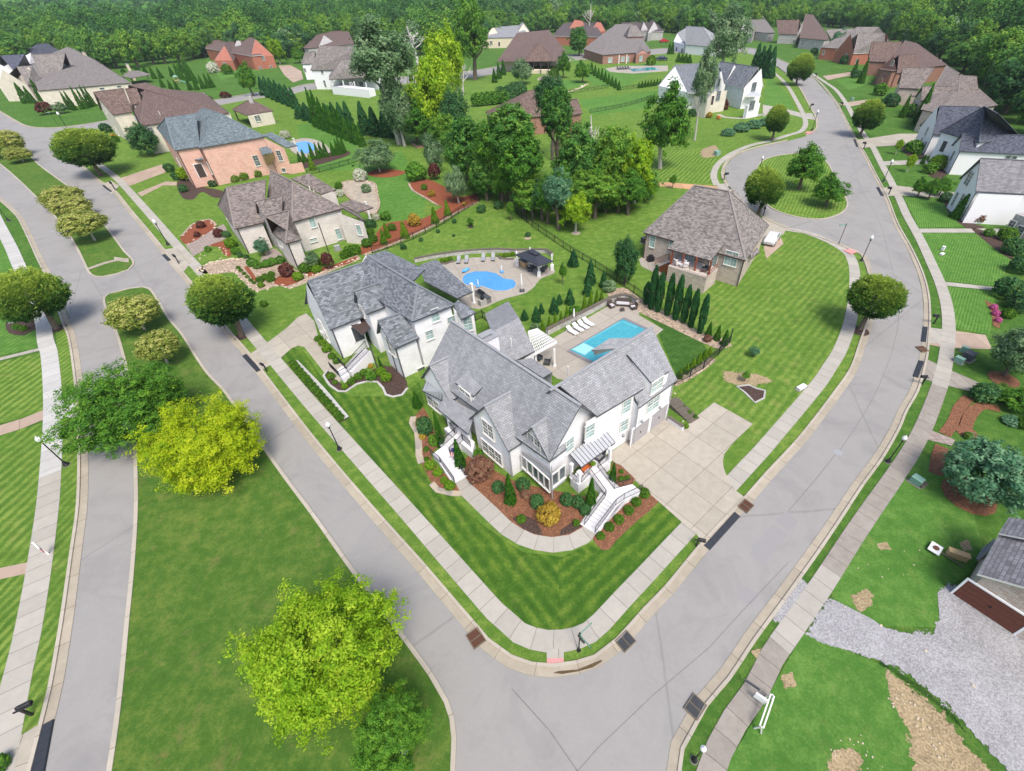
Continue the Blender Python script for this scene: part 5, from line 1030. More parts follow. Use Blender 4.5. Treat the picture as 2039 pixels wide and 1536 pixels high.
C_ = [('mid_silver', (796,288), (774,110), 156, 118, 'tall grey green tree with pale limbs beside the veranda house'), ('mid_silver', (806,292), (802,212), 84, 150, 'grey green tree leaning below the tallest grey green one'), ('mid_lime', (882,288), (866,196), 108, 170, 'lime green ivy covered tree in the centre woods'),
 ('mid_lime', (902,250), (888,122), 104, 110, 'upper lime green crown behind the ivy covered tree'), ('mid_forest2', (946,160), (934,68), 96, 112, 'bright green tree left of the cream gabled house'), ('mid_deep', (912,296), (908,236), 70, 100, 'dark tree at the right foot of the lime ivy covered tree'),
 ('mid_deep', (945,385), (928,302), 112, 118, 'blue green tree at the left end of the central grove'), ('mid_deep', (1000,398), (990,288), 92, 124, 'blue green tree second in the central grove'), ('mid_forest2', (1010,402), (1002,334), 62, 90, 'olive yellow tree in front of the central grove'),
 ('mid_forest', (1030,402), (1024,258), 108, 90, 'tall tree crown at the top left of the central grove'), ('mid_deep', (1044,424), (1042,320), 92, 116, 'dark tree in the middle of the central grove'), ('mid_deep', (1100,320), (1094,186), 64, 62, 'dark crown over the small hidden brick house'),
 ('mid_forest', (1112,380), (1100,232), 80, 100, 'tall tree with pale forked limbs beside the hidden brick house'), ('mid_forest', (1150,402), (1146,312), 100, 120, 'mid green tree right of centre in the central grove'), ('mid_forest2', (1210,402), (1206,312), 92, 112, 'light green tree toward the right end of the central grove'),
 ('mid_lime', (1262,406), (1262,332), 74, 108, 'yellow green tree at the right end of the central grove'), ('mid_forest2', (1184,436), (1184,378), 98, 72, 'low lime tree at the front of the central grove'), ('mid_blue', (1112,458), (1108,384), 62, 82, 'blue green tree at the near tip of the central grove'),
 ('mid_lime', (1146,462), (1158,418), 62, 64, 'young lime tree with thin trunk at the front edge of the grove'), ('mid_deep', (1252,420), (1240,380), 70, 60, 'dark undergrowth tree below the yellow green grove end'), ('mid_deep', (1080,440), (1078,392), 60, 60, 'low dark tree along the black fence at the grove'),
 ('mid_forest', (970,400), (962,350), 60, 70, 'small mid green tree left of the olive yellow one'), ('mid_silver', (914,405), (902,368), 52, 76, 'silvery young birch in the red mulch bed'), ('mid_silver', (868,346), (857,306), 46, 80, 'pale green upright tree beside the round brick planter'), ('ball_red', (868,358), (862,342), 28, 42, 'dark red small tree behind the round yellow green bush'),
 ('mid_silver', (757,343), (752,310), 88, 78, 'weeping blue green pine in the island bed of red mulch'), ('mid_forest', (1153,112), (1150,82), 52, 62, 'round tree beside the two pointed brick gables'), ('mid_green', (505,192), (495,156), 42, 64, 'small round tree on the loop road near the gazebo'),
 ('mid_blue', (1657,116), (1661,83), 36, 56, 'light green street tree in front of the red brick house'), ('mid_blue', (1835,104), (1829,82), 40, 42, 'pale green tree behind the dark red brick house'), ('mid_deep', (298,311), (284,277), 62, 70, 'dark holly beside the cream house front', ), ('mid_silver', (126,226), (122,212), 32, 26, 'grey green bush tree at the tan house corner'), ('ball_red', (96,228), (93,212), 34, 30, 'dark purple shrub tree at the tan house corner'),
 ('mid_silver', (1040,168), (1028,142), 54, 54, 'rounded silvery tree at the left of the round terrace lawn'), ('mid_green', (1122,156), (1126,128), 36, 46, 'small tree by the veranda steps'), ('mid_green', (1160,165), (1157,142), 42, 42, 'second small tree right of the veranda steps'), ('mid_lime', (558,128), (560,97), 40, 48, 'yellowish small tree beside the aggregate drive'), ('mid_green', (598,126), (600,108), 34, 44, 'green tree left of the veranda house'),
 ('ball_red', (450,195), (453,187), 24, 18, 'dark red small tree by the loop road, right of the first'), ('ball_red', (415,204), (417,195), 22, 18, 'dark red small tree by the loop road, left one'), ('mid_lime', (372,360), (378,340), 32, 40, 'lime shrub tree in front of the pink brick house'), ('mid_blue', (527,510), (525,488), 36, 34, 'blue green small tree in the courtyard of the limewashed house'), ('mid_silver', (629,536), (622,516), 34, 30, 'small grey green tree on the limewashed side wall'),
 ('ball_red', (657,536), (656,516), 28, 30, 'burgundy maple against the limewashed side wall'), ('mid_lime', (1783,308), (1788,287), 18, 20, 'young tree in the first square planting bed'), ('mid_lime', (1805,343), (1812,320), 22, 26, 'young tree in the second square planting bed'),
 ('mid_green', (1826,392), (1828,368), 38, 34, 'crape myrtle by the arched window house, leftmost of three'), ('mid_green', (1848,398), (1850,370), 34, 36, 'crape myrtle by the arched window house, middle of three'), ('mid_green', (1868,390), (1876,368), 44, 34, 'crape myrtle by the arched window house, rightmost of three'),
 ('mid_forest2', (1019,440), (1016,416), 20, 26, 'thin young tree near the fence below the grove'), ('mid_green', (1121,568), (1122,540), 20, 30, 'young tree with a pale stake trunk right of the black gazebo'), ('mid_green', (938,452), (937,440), 18, 14, 'tiny sapling in a mulch ring on the sloping lawn'), ('mid_green', (1338,376), (1336,358), 18, 20, 'small tree beside the tan drive'), ('mid_blue', (1500,712), (1493,704), 26, 20, 'small shrub like tree on the big lawn'), ('mid_green', (1482,760), (1480,746), 22, 16, 'spindly young tree beside the triangular bed')]
for i_, (k_, b, c, w, h_, l) in enumerate(C_):
    if 5 < i_ < 22: w *= 1.22; k_ = {'mid_deep': ('mid_forest', 'mid_green', 'mid_deep')[i_ % 3]}.get(k_, k_)
    tree(k_, b, c, w, h_, l, tr='p' if 'silver' in k_ or 'lime' in k_ else 'n')
UG = [(905,320),(930,360),(955,385),(975,392),(1000,405),(1020,408),(1045,425),(1062,436),(1090,446),(1125,448),(1150,442),(1175,432),(1205,425),(1230,425),(1250,428),(1275,395),(1060,400),(1120,420),(1180,400),(1230,390),(975,340),(1035,370),(830,285),(850,292),(875,300),(895,305)]
for i, b in enumerate(UG): tree(('mid_forest', 'mid_forest2', 'mid_green')[i % 3], b, (b[0] - 3, b[1] - 30 - 12 * (i % 3)), 60 + 9 * (i % 4), 56 + 10 * (i % 3), ORD[i] + ' undergrowth tree, counted from the left in the central grove', 'undergrowth_tree', group='undergrowth trees of the central grove')
def dead(base, top, wpx, label, k='d'):
    b = P(*base); h = hgt(base, top); r = wpx * depth(b) / FPX * 1.0; root = empty('bare_tree', b, 0, label, 'tree'); mk(TR[k], root, (0, 0, 0), (r * 1.2, r * 1.2, h * .82), rrz(), 'trunk')
dead((834,140), (824,30), 70, 'pale leafless tree top behind the tall grey green tree'); dead((884,150), (878,45), 60, 'pale leafless tree beside the bright green tree', 'd2'); dead((922,190), (917,96), 44, 'small leafless tree over the lime crown'); dead((1169,340), (1166,205), 70, 'pale leafless tree standing above the central grove', 'd2'); dead((1116,372), (1104,215), 50, 'pale leafless trunk at the middle of the grove'); dead((1172,70), (1178,-6), 30, 'pale leafless trunk in front of the far woods', 'd2')
# ---- rows
row(cone, 'col_horn', [((1200+x/3.84, 300+y/3.84), (1200+tx/3.84, 300+ty/3.84), 15) for x, y, tx, ty in ((330,1175,348,1010), (368,1215,405,890), (418,1235,452,940), (490,1262,530,948), (552,1295,606,960), (615,1318,662,1040), (672,1352,716,1070), (740,1400,800,1110))], 'columnar hornbeam, counted from the left along the pebble bed', 'columnar trees in the pebble bed', name='columnar_tree')
row(cone, 'cone_arb2', [((800+x/3.84, 400+y/3.84), (800+tx/3.84, 400+ty/3.84), w) for x, y, tx, ty, w in ((1078,1010,1075,915,13), (1130,985,1130,880,11), (1175,975,1172,860,12), (1218,950,1215,850,11), (1262,925,1258,800,12), (1395,860,1392,720,13), (1442,830,1440,690,12), (1488,810,1484,680,12), (1525,780,1522,670,10))], 'bright arborvitae, counted from the pergola along the stone pool wall', 'bright arborvitae behind the stone pool wall')
row(cone, 'cone_horn', [((800+x/3.84, 400+y/3.84), (800+tx/3.84, 400+ty/3.84), w) for x, y, tx, ty, w in ((1030,920,1020,815,22), (1165,860,1158,740,22), (1285,790,1280,680,22), (1420,720,1410,600,22), (1440,640,1415,460,24), (1312,500,1300,380,24), (1540,660,1530,540,18), (940,910,930,840,18), (1205,790,1195,720,16), (1068,860,1062,790,14))], 'loose evergreen, counted in the scattered planting between the two pools', 'scattered evergreens between the two pools', name='evergreen_tree')
row(cone, 'cone_arb2', [((1080+x/4.8, 640+y/4.8), (1080+tx/4.8, 640+ty/4.8), 13) for x, y, tx, ty in ((1310,545,1305,450), (1375,495,1372,400), (1438,445,1438,350), (1492,405,1492,300), (1545,360,1548,265), (1595,320,1600,245))], 'bright arborvitae, counted uphill along the fence beside the garage wing', 'arborvitae along the side fence')
row(cone, 'cone_arb', [((1200+805/3.84, 300+1420/3.84), (1200+812/3.84, 300+1310/3.84), 14), ((1200+870/3.84, 300+1450/3.84), (1200+882/3.84, 300+1335/3.84), 15), ((1200+925/3.84, 300+1490/3.84), (1200+940/3.84, 300+1370/3.84), 16)], 'arborvitae, counted from the left at the end of the pebble bed', 'arborvitae at the end of the pebble bed')
row(cone, 'cone_arb', [((500+x/3.84, y/3.84), (500+tx/3.84, ty/3.84), 11) for x, y, tx, ty in ((385,1255,368,1160), (415,1240,402,1140), (478,1222,432,1100), (520,1215,478,1095), (548,1205,520,1090), (580,1200,548,1080), (635,1190,605,1090), (670,1185,640,1070), (690,1180,655,1050), (715,1170,685,1050))], 'dark arborvitae, counted from the pink brick house along its pool', 'arborvitae beside the pink brick house pool')
rowi(cone, 'cone_arb', (632, 253), (722, 292), 11, 17, 'tall arborvitae, counted from the upper left of the long hedge', 'tall arborvitae of the long hedge', 75, 42)
rowi(cone, 'cone_horn', (528, 190), (590, 216), 7, 20, 'soft evergreen, counted from the left in the short hedge by the loop road', 'evergreens of the short hedge by the loop road', 40, 44, name='evergreen_tree')
rowi(cone, 'cone_horn', (600, 236), (700, 262), 8, 26, 'dark evergreen, counted behind the long hedge from the left', 'dark evergreens behind the long hedge', 30, 60, name='evergreen_tree')
rowi(cone, 'cone_horn', (730, 268), (790, 275), 4, 30, 'wide evergreen, counted at the right end of the long hedge', 'wide evergreens at the end of the long hedge', 60, 50, name='evergreen_tree')
rowi(cone, 'cone_arb', (1178, 148), (1232, 180), 9, 9, 'cone tree, counted from the brick pool house down to the fence', 'cone trees beside the pool house lawn', 24, 18)
rowi(cone, 'cone_arb', (1272, 176), (1314, 170), 8, 7, 'little cone tree, counted from the left along the back fence', 'little cone trees along the back fence', 13)
row(cone, 'cone_arb', [((x/3.84, y/3.84), (tx/3.84, ty/3.84), w) for x, y, tx, ty, w in ((115,690,65,590,8), (210,790,140,620,17), (260,790,180,660,12), (330,770,230,610,14), (540,840,480,690,9), (575,845,505,690,10), (635,835,545,660,10), (670,830,580,680,9), (700,820,620,650,10), (725,815,655,650,9))], 'tall narrow cone tree, counted from the left in front of the tan house', 'narrow cone trees in front of the tan house')
row(cone, 'cone_arb', [((x/3.84, y/3.84), (tx/3.84, ty/3.84), 10) for x, y, tx, ty in ((945,555,935,520), (1055,545,1025,490), (1120,570,1085,500), (1185,605,1140,510), (1235,600,1205,515), (1325,590,1290,510), (1250,670,1215,600), (1320,700,1280,615), (1370,710,1330,610), (1375,600,1325,480), (1400,610,1350,500), (1450,620,1395,490), (1460,690,1430,590), (1510,690,1475,600), (1560,680,1520,580), (1600,675,1560,560), (1630,670,1590,560), (1500,640,1440,520), (1400,560,1370,440), (1440,570,1400,440), (1470,600,1430,460))], 'cone tree, counted from the left around the playset lawn', 'cone trees around the playset lawn')
row(cone, 'cone_arb', [((1519+x/3.84, y/3.84), (1519+tx/3.84, ty/3.84), w) for x, y, tx, ty, w in ((690,575,715,450,11), (745,640,795,450,15), (945,660,990,530,14), (1060,900,1110,720,13), (1170,960,1370,680,20), (1400,800,1520,580,18), (1480,800,1540,730,14), (1185,1190,1195,1130,10), (1215,1255,1235,1180,9))], 'narrow evergreen, counted from the far end along the right hand houses', 'narrow evergreens along the right hand houses')
row(cone, 'cone_arb', [((1519+x/3.84, 380+y/3.84), (1519+tx/3.84, 380+ty/3.84), w) for x, y, tx, ty, w in ((1475,210,1550,20,26), (1565,205,1615,75,14), (1625,215,1670,80,14), (1672,220,1700,80,13), (1712,218,1732,95,12), (1748,210,1770,95,11))], 'cone tree, counted from the left at the arched window house wall', 'cone trees at the arched window house')
rowi(cone, 'cone_horn', (1500, 150), (1530, 156), 4, 24, 'broad evergreen, counted by the far bend right of the pale house', 'broad evergreens right of the pale house', 60, 66, name='evergreen_tree')
rowi(cone, 'cone_arb', (985, 165), (1003, 150), 3, 12, 'cone tree, counted beside the veranda house', 'cone trees beside the veranda house', 30); rowi(cone, 'cone_arb', (1332, 108), (1338, 108), 2, 9, 'cone tree left of the twin garage house', 'cone trees left of the twin garage house', 24); rowi(cone, 'cone_arb', (1350, 124), (1372, 126), 4, 12, 'hedge tree, counted below the twin garage house', 'hedge trees below the twin garage house', 18)
rowi(ball, 'ball_green', (950, 212), (1004, 206), 6, 24, 'rounded hedge bush, counted above the striped back lawn', 'hedge bushes above the striped back lawn', h=1.1); rowi(ball, 'ball_deep', (1000, 205), (1038, 196), 4, 26, 'dark rounded bush, counted by the hidden brick house roof', 'dark bushes by the hidden brick house', h=1.2)
# ---- main house planting (photograph crop, 4.078 px)
q5 = lambda x, y: (820 + x / 4.078, 820 + y / 4.078)
for k_, x, y, tx, ty, w, l in (('cone_arb', 805, 735, 795, 515, 26, 'tall arborvitae in the middle of the front bed under the bay windows'), ('cone_arb', 1450, 770, 1440, 545, 24, 'double topped arborvitae beside the right stair'), ('cone_arb', 400, 450, 355, 235, 24, 'arborvitae beside the front porch steps with the flag'), ('cone_arb', 250, 290, 230, 0, 18, 'slim arborvitae left of the front porch'), ('cone_arb', 1625, 600, 1620, 420, 20, 'arborvitae between the right stair and the driveway'), ('cone_arb', 50, -40, 20, -160, 20, 'arborvitae at the far left corner of the white corner house')):
    cone(k_, q5(x, y), q5(tx, ty), w, l)
for k_, x, y, w, h_, l in (('ball_rust', 565, 520, 62, 1., 'large rusty leaved shrub beside the front walk'), ('ball_deep', 705, 640, 28, 1., 'dark glossy shrub left of the tall arborvitae'), ('ball_deep', 905, 620, 30, 1., 'dark shrub under the left bay windows'), ('ball_deep', 1020, 760, 30, 1., 'dark shrub under the house corner, left side'), ('ball_deep', 1260, 740, 28, 1., 'dark shrub right of the house corner'), ('ball_deep', 1350, 760, 28, 1., 'dark shrub nearer the right stair'), ('ball_deep', 1410, 820, 26, 1., 'dark shrub pressed against the lower stair wall'), ('ball_green', 540, 370, 24, 1., 'green shrub at the porch wall behind the rusty shrub'),
 ('ball_rust', 930, 690, 26, .8, 'pink flowering shrub between two dark shrubs'), ('ball_gold', 1120, 880, 52, 1.0, 'magnolia with bronze leaves at the tip of the front bed'), ('ball_box', 890, 885, 20, .8, 'low bright green plant in the flower patch'), ('ball_box', 1335, 915, 15, 1., 'small bright plant right of the magnolia'), ('ball_box', 1700, 495, 11, .8, 'small green plant in the bed by the driveway, upper one'), ('ball_box', 1700, 555, 14, .8, 'small green plant in the bed by the driveway, lower one'), ('ball_box', 1750, 545, 12, .8, 'small green plant in the bed by the driveway, right one'),
 ('ball_arb2', 150, 455, 24, .8, 'yellow green round shrub left of the porch steps, top one'), ('ball_arb2', 215, 510, 22, .8, 'yellow green round shrub left of the porch steps, second'), ('ball_arb2', 265, 565, 16, .8, 'yellow green round shrub left of the porch steps, third'), ('ball_arb2', 310, 620, 24, .9, 'brightest round shrub at the foot of the porch steps'), ('ball_deep', 120, 170, 34, 1.3, 'tall dark magnolia left of the porch'), ('ball_green', 190, 260, 26, 1., 'light green shrub below the porch magnolia'), ('ball_gold', 90, 215, 16, .8, 'golden shrub at the edging stones, middle one'), ('ball_gold', 50, 110, 12, .8, 'golden shrub at the edging stones, top one'), ('ball_box', 120, 315, 13, .8, 'small green shrub at the edging stones'), ('ball_box', 122, 395, 12, .8, 'tiny green shrub above the yellow green round ones')):
    ball(k_, q5(x, y), w, l, h_)
row(ball, 'ball_box', [(q5(x, y), w) for x, y, w in ((1885, 680, 24), (1822, 750, 22), (1760, 815, 22), (1680, 890, 22), (1603, 950, 22), (1533, 1020, 19))], 'clipped round boxwood, counted down the mulch strip from the driveway', 'round boxwoods in the mulch strip', h=.85)
rb = lambda x, y: (580 + x / 5.121, 480 + y / 5.121)
for k_, x, y, w, l in (('ball_box', 285, 1020, 16, 'round bush at the left corner wall of the second white house'), ('ball_arb2', 320, 1060, 15, 'yellow green bush, first along the garage walk'), ('ball_arb2', 370, 1125, 20, 'yellow green bush, second along the garage walk'), ('ball_box', 420, 1195, 16, 'green bush, third along the garage walk'), ('ball_box', 470, 1245, 16, 'green bush, fourth along the garage walk'), ('ball_box', 410, 1400, 18, 'bush in the bed left of the stair wall'), ('ball_box', 455, 1455, 12, 'little bush in the bed left of the stair wall'), ('ball_arb2', 550, 1500, 14, 'round bush at the tip of the curved bed'), ('ball_box', 620, 1455, 17, 'round bush second in the curved bed'), ('ball_box', 690, 1405, 18, 'round bush third in the curved bed'), ('ball_box', 745, 1365, 17, 'round bush fourth in the curved bed'), ('ball_green', 820, 1410, 24, 'spreading bush inside the curved bed'), ('ball_arb2', 920, 1360, 22, 'pale bush in the bed by the front gable'), ('ball_arb2', 975, 1420, 24, 'pale bush at the right of the curved bed'), ('ball_red', 835, 1350, 10, 'dark red tuft beside the orange cypress'), ('ball_gold', 815, 1290, 12, 'orange dwarf cypress against the white wall')): ball(k_, rb(x, y), w, l)
cone('cone_arb', rb(925, 1310), rb(880, 1195), 9, 'narrow arborvitae between two downspouts of the second white house')
rowi(ball, 'ball_box', (586, 729), (680, 835), 16, 17, 'hedge bush, counted from the driveway along the white stone edging', 'hedge bushes along the white stone edging')
# limewashed house gardens (crop 400,300 scale 3.84)
g6 = lambda x, y: (400 + x / 3.84, 300 + y / 3.84)
for i, (k_, x, y, w, d_) in enumerate((('ball_deep', 205, 660, 16, 'dark egg shaped bush at the front left corner'), ('ball_arb2', 240, 740, 24, 'yellow green bush by the front wall'), ('ball_green', 275, 790, 18, 'green bush below the yellow green one'), ('ball_deep', 305, 815, 12, 'clipped globe at the corner, left'), ('ball_deep', 350, 825, 11, 'clipped globe at the corner, right'), ('ball_red', 145, 660, 22, 'burgundy shrub at the paver drive'), ('ball_red', 670, 950, 32, 'big burgundy maple shrub at the near corner'), ('ball_box', 805, 930, 26, 'clipped block shrub against the side wall'), ('ball_green', 940, 870, 20, 'dark shrub between the red maple and the grey tree'), ('ball_box', 1100, 820, 18, 'shrub at the middle of the side wall'), ('ball_box', 1150, 800, 26, 'large boxy shrub by the side wall meter'), ('ball_box', 1190, 790, 24, 'boxy shrub at the right of the side wall'), ('ball_box', 1275, 735, 22, 'hedge bush at the house rear corner, lower'), ('ball_box', 1320, 700, 20, 'hedge bush at the house rear corner, middle'), ('ball_box', 1300, 640, 16, 'hedge bush at the house rear corner, upper'), ('ball_deep', 1305, 590, 22, 'low dark bush beside the covered patio'), ('ball_green', 1420, 530, 22, 'round green tree like bush at the patio corner'), ('ball_white', 1345, 530, 16, 'white hydrangea at the patio'),
 ('ball_white', 1225, 230, 30, 'white flowering hydrangea above the pond'), ('ball_white', 1070, 350, 18, 'white rose bush beside the pond wall'), ('ball_silver', 1270, 320, 22, 'tuft of tall grass in the pond'), ('ball_box', 1060, 290, 16, 'dark green bush left of the pond'), ('ball_green', 1655, 225, 44, 'big round yellow green bush at the bed corner'), ('ball_gold', 1765, 350, 16, 'yellow flowers along the curved stone edge'), ('ball_box', 1710, 300, 14, 'small green bush at the curved stone edge'), ('ball_box', 1465, 610, 18, 'low bush in the red mulch strip'), ('ball_gold', 1640, 570, 30, 'bronze magnolia bush in the red mulch strip'), ('ball_box', 460, 1005, 16, 'round bush in the near bed, left'), ('ball_box', 500, 985, 16, 'round bush in the near bed, second'), ('ball_box', 545, 960, 14, 'round bush in the near bed, third'), ('ball_box', 540, 1000, 18, 'spreading bush in the near bed'), ('ball_arb2', 465, 1045, 14, 'bright bush at the near stone edge'), ('ball_arb2', 750, 990, 22, 'bright spiky plants at the near corner'), ('ball_arb2', 895, 930, 20, 'bright low plant on the wall bed'), ('ball_green', 400, 880, 22, 'hedge bush in the courtyard, first'), ('ball_green', 440, 900, 18, 'hedge bush in the courtyard, second'), ('ball_green', 510, 890, 20, 'hedge bush in the courtyard, third'), ('ball_green', 560, 875, 20, 'hedge bush in the courtyard, fourth'), ('ball_green', 615, 860, 20, 'hedge bush in the courtyard, fifth'), ('ball_red', 10, 590, 18, 'dark red bush at the mulch bed tip'), ('ball_red', -20, 660, 14, 'dark red bush beside the paver drive'), ('ball_green', 60, 770, 14, 'little bush on the stone edge of the small lawn'), ('ball_box', 490, 1190, 16, 'blue green bush in the tiny round bed'))):
    ball(k_, g6(x, y), w, d_ + ', limewashed house')
row(ball, 'ball_box', [(g6(x, y), 8.5) for x, y in ((290, 905), (310, 925), (335, 950), (360, 975), (385, 1000), (410, 1020))], 'tiny clipped globe, counted down the stone lined strip', 'tiny clipped globes in the rock garden')
row(cone, 'cone_arb2', [(g6(x, y), g6(tx, ty), w) for x, y, tx, ty, w in ((1405, 715, 1395, 600, 16), (1430, 670, 1415, 550, 15), (1565, 670, 1550, 540, 19), (1795, 560, 1780, 430, 18), (1890, 500, 1880, 380, 15), (455, -40+0, 430, -130, 1) if False else (860, 150, 825, 30, 14))], 'bright cone shrub, counted from the left in the red mulch strip', 'bright cone shrubs in the red mulch strip', name='cone_shrub')
row(ball, 'ball_deep', [((800+x/3.84, 400+y/3.84), w) for x, y, w in ((280, 245, 9), (405, 170, 11), (150, 310, 10), (15, 370, 14), (400, 275, 7), (610, 90, 20), (965, 275, 12), (740, 60, 20), (530, 190, 8))], 'small young shrub, counted over the sloping lawn above the kidney pool', 'young shrubs on the sloping lawn')
row(ball, 'ball_arb2', [((800+x/3.84, 400+y/3.84), 11) for x, y in ((310, 470), (340, 470), (370, 455), (760, 430), (790, 430), (820, 425), (850, 420))], 'bright shrub, counted from the left in the wall planters of the kidney pool', 'shrubs in the wall planters')
for k_, px, w, l in (('ball_box', (375, 350), 12, 'bush at the pink brick porch, left'), ('ball_deep', (340, 342), 20, 'dark bush left of the pink brick porch'), ('ball_deep', (355, 358), 20, 'dark bush before the pink brick porch'), ('ball_deep', (368, 382), 18, 'dark bush at the lower left of the pink brick house'), ('ball_deep', (402, 362), 24, 'dark bush at the pink brick porch steps'), ('ball_deep', (425, 372), 16, 'small dark bush at the pink brick corner'), ('ball_arb2', (470, 362), 18, 'light green bush against the pink brick wall, left'), ('ball_arb2', (488, 358), 20, 'light green bush against the pink brick wall, middle'), ('ball_arb2', (515, 352), 18, 'light green bush against the pink brick wall, right'), ('ball_white', (570, 276), 20, 'white hydrangea at the pink brick pool'), ('ball_deep', (214, 264), 22, 'dark clipped bush at the corner of the cream house'), ('ball_gold', (228, 276), 12, 'yellow flowers in front of the cream house'), ('ball_box', (232, 284), 16, 'low green planting in front of the cream house'), ('ball_white', (428, 145), 24, 'white flowering bush before the red brick house'), ('ball_box', (455, 148), 22, 'clipped hedge bush before the red brick house'),
 ('ball_deep', (1952, 795), 48, 'dark rounded holly beside the weathered driveway'), ('ball_blue', (2010, 843), 34, 'blue green juniper mound at the right edge'), ('ball_box', (2034, 850), 30, 'bright hedge at the right edge'), ('ball_green', (1925, 872), 18, 'low bush at the brick path'), ('ball_deep', (2025, 542), 44, 'dark clipped yew mound at the right edge, upper'), ('ball_deep', (1998, 590), 52, 'dark clipped yew mound at the right edge, middle'), ('ball_deep', (2026, 618), 52, 'dark clipped yew mound at the right edge, lower'), ('ball_box', (2003, 632), 26, 'bright bush behind the pink flowers'), ('ball_pink', (1977, 616), 14, 'pink flowering mound, upper'), ('ball_pink', (1981, 628), 15, 'pink flowering mound, middle'), ('ball_pink', (1986, 641), 13, 'pink flowering mound, lower'), ('ball_box', (2001, 478), 34, 'round bright bush at the stone entrance'), ('ball_deep', (2012, 505), 40, 'dark bush below the stone entrance'), ('ball_green', (1965, 470), 20, 'low shrub along the front path'), ('ball_rust', (1945, 443), 30, 'pinkish flowering shrub before the five cone trees'), ('ball_silver', (1965, 440), 22, 'silvery shrub before the five cone trees'), ('ball_deep', (1880, 402), 24, 'dark round bush near the three crape myrtles'),
 ('ball_green', (1815, 305), 32, 'garden shrub in the walled bed of the navy roofed house'), ('ball_arb2', (1862, 336), 34, 'bright bush at the stone gable, navy roofed house'), ('ball_green', (1848, 345), 26, 'green bush at the stone gable, navy roofed house'), ('ball_green', (1750, 190), 28, 'leafy bush at the pale stone house'), ('ball_green', (1810, 232), 30, 'leafy bush in the bed of the pale stone house'), ('ball_deep', (1772, 212), 30, 'dark hedge bush at the pale stone house'), ('ball_deep', (1620, 110), 16, 'dark bush beside the tan stone house'), ('ball_deep', (1680, 128), 20, 'dark bush before the red brick house, right street'), ('ball_deep', (1702, 156), 18, 'dark bush before the dark red brick house'),
 ('ball_deep', (1378, 232), 18, 'dark bush at the left of the pale house'), ('ball_box', (1396, 230), 20, 'bright clipped bush left of the entrance stairs'), ('ball_red', (1439, 218), 24, 'dark red bush right of the entrance stairs'), ('ball_gold', (1412, 235), 14, 'yellow flowers at the entrance stairs'), ('ball_orange', (1430, 238), 9, 'orange flowers at the entrance stairs'), ('ball_rust', (1287, 705+0), 22, 'red berried shrub at the end of the pebble bed') if False else ('ball_rust', (1408, 680), 20, 'red berried shrub at the end of the pebble bed'), ('ball_green', (1145, 590+0), 30, 'loose flowering bush by the pool wall') if False else ('ball_silver', (1213, 580), 32, 'pale flowering bush at the fence corner of the pool'), ('ball_green', (1145, 628), 28, 'leafy bush beside the patio umbrella'), ('ball_silver', (1066, 660), 24, 'pale bush at the left end of the pool wall'), ('ball_box', (1238, 594), 12, 'low shrub in the pebbles, left'), ('ball_box', (1254, 600), 14, 'low shrub in the pebbles, right'), ('ball_box', (1350, 805), 9, 'shrub at the side steps, top'), ('ball_box', (1362, 814), 11, 'shrub at the side steps, second'), ('ball_box', (1372, 824), 11, 'shrub at the side steps, third'), ('ball_box', (1384, 832), 10, 'shrub at the side steps, lowest'), ('ball_arb2', (1366, 852), 12, 'shrub at the foot of the retaining wall'), ('ball_blue', (1450, 270), 30, 'spreading juniper, left of the bank below the pale house'), ('ball_blue', (1475, 262), 34, 'spreading juniper, second on the bank below the pale house'), ('ball_blue', (1500, 255), 34, 'spreading juniper, third on the bank below the pale house'), ('ball_blue', (1520, 250), 30, 'spreading juniper, right end of the bank below the pale house'), ('ball_green', (36, 655), 14, 'low bush in the dark bed under the left zelkova'), ('ball_green', (50, 658), 14, 'second low bush in the dark bed under the left zelkova'), ('ball_green', (4, 1528), 40, 'leafy bush cut by the bottom left corner'), ('ball_arb2', (1296, 130), 22, 'bright bush beside the rectangular pool'), ('ball_box', (1102, 156), 22, 'clipped hedge below the veranda'), ('ball_gold', (925, 410), 10, 'yellow flowers at the fence bed') ):
    ball(k_, px, w, l, .5 if 'juniper' in l else .85)
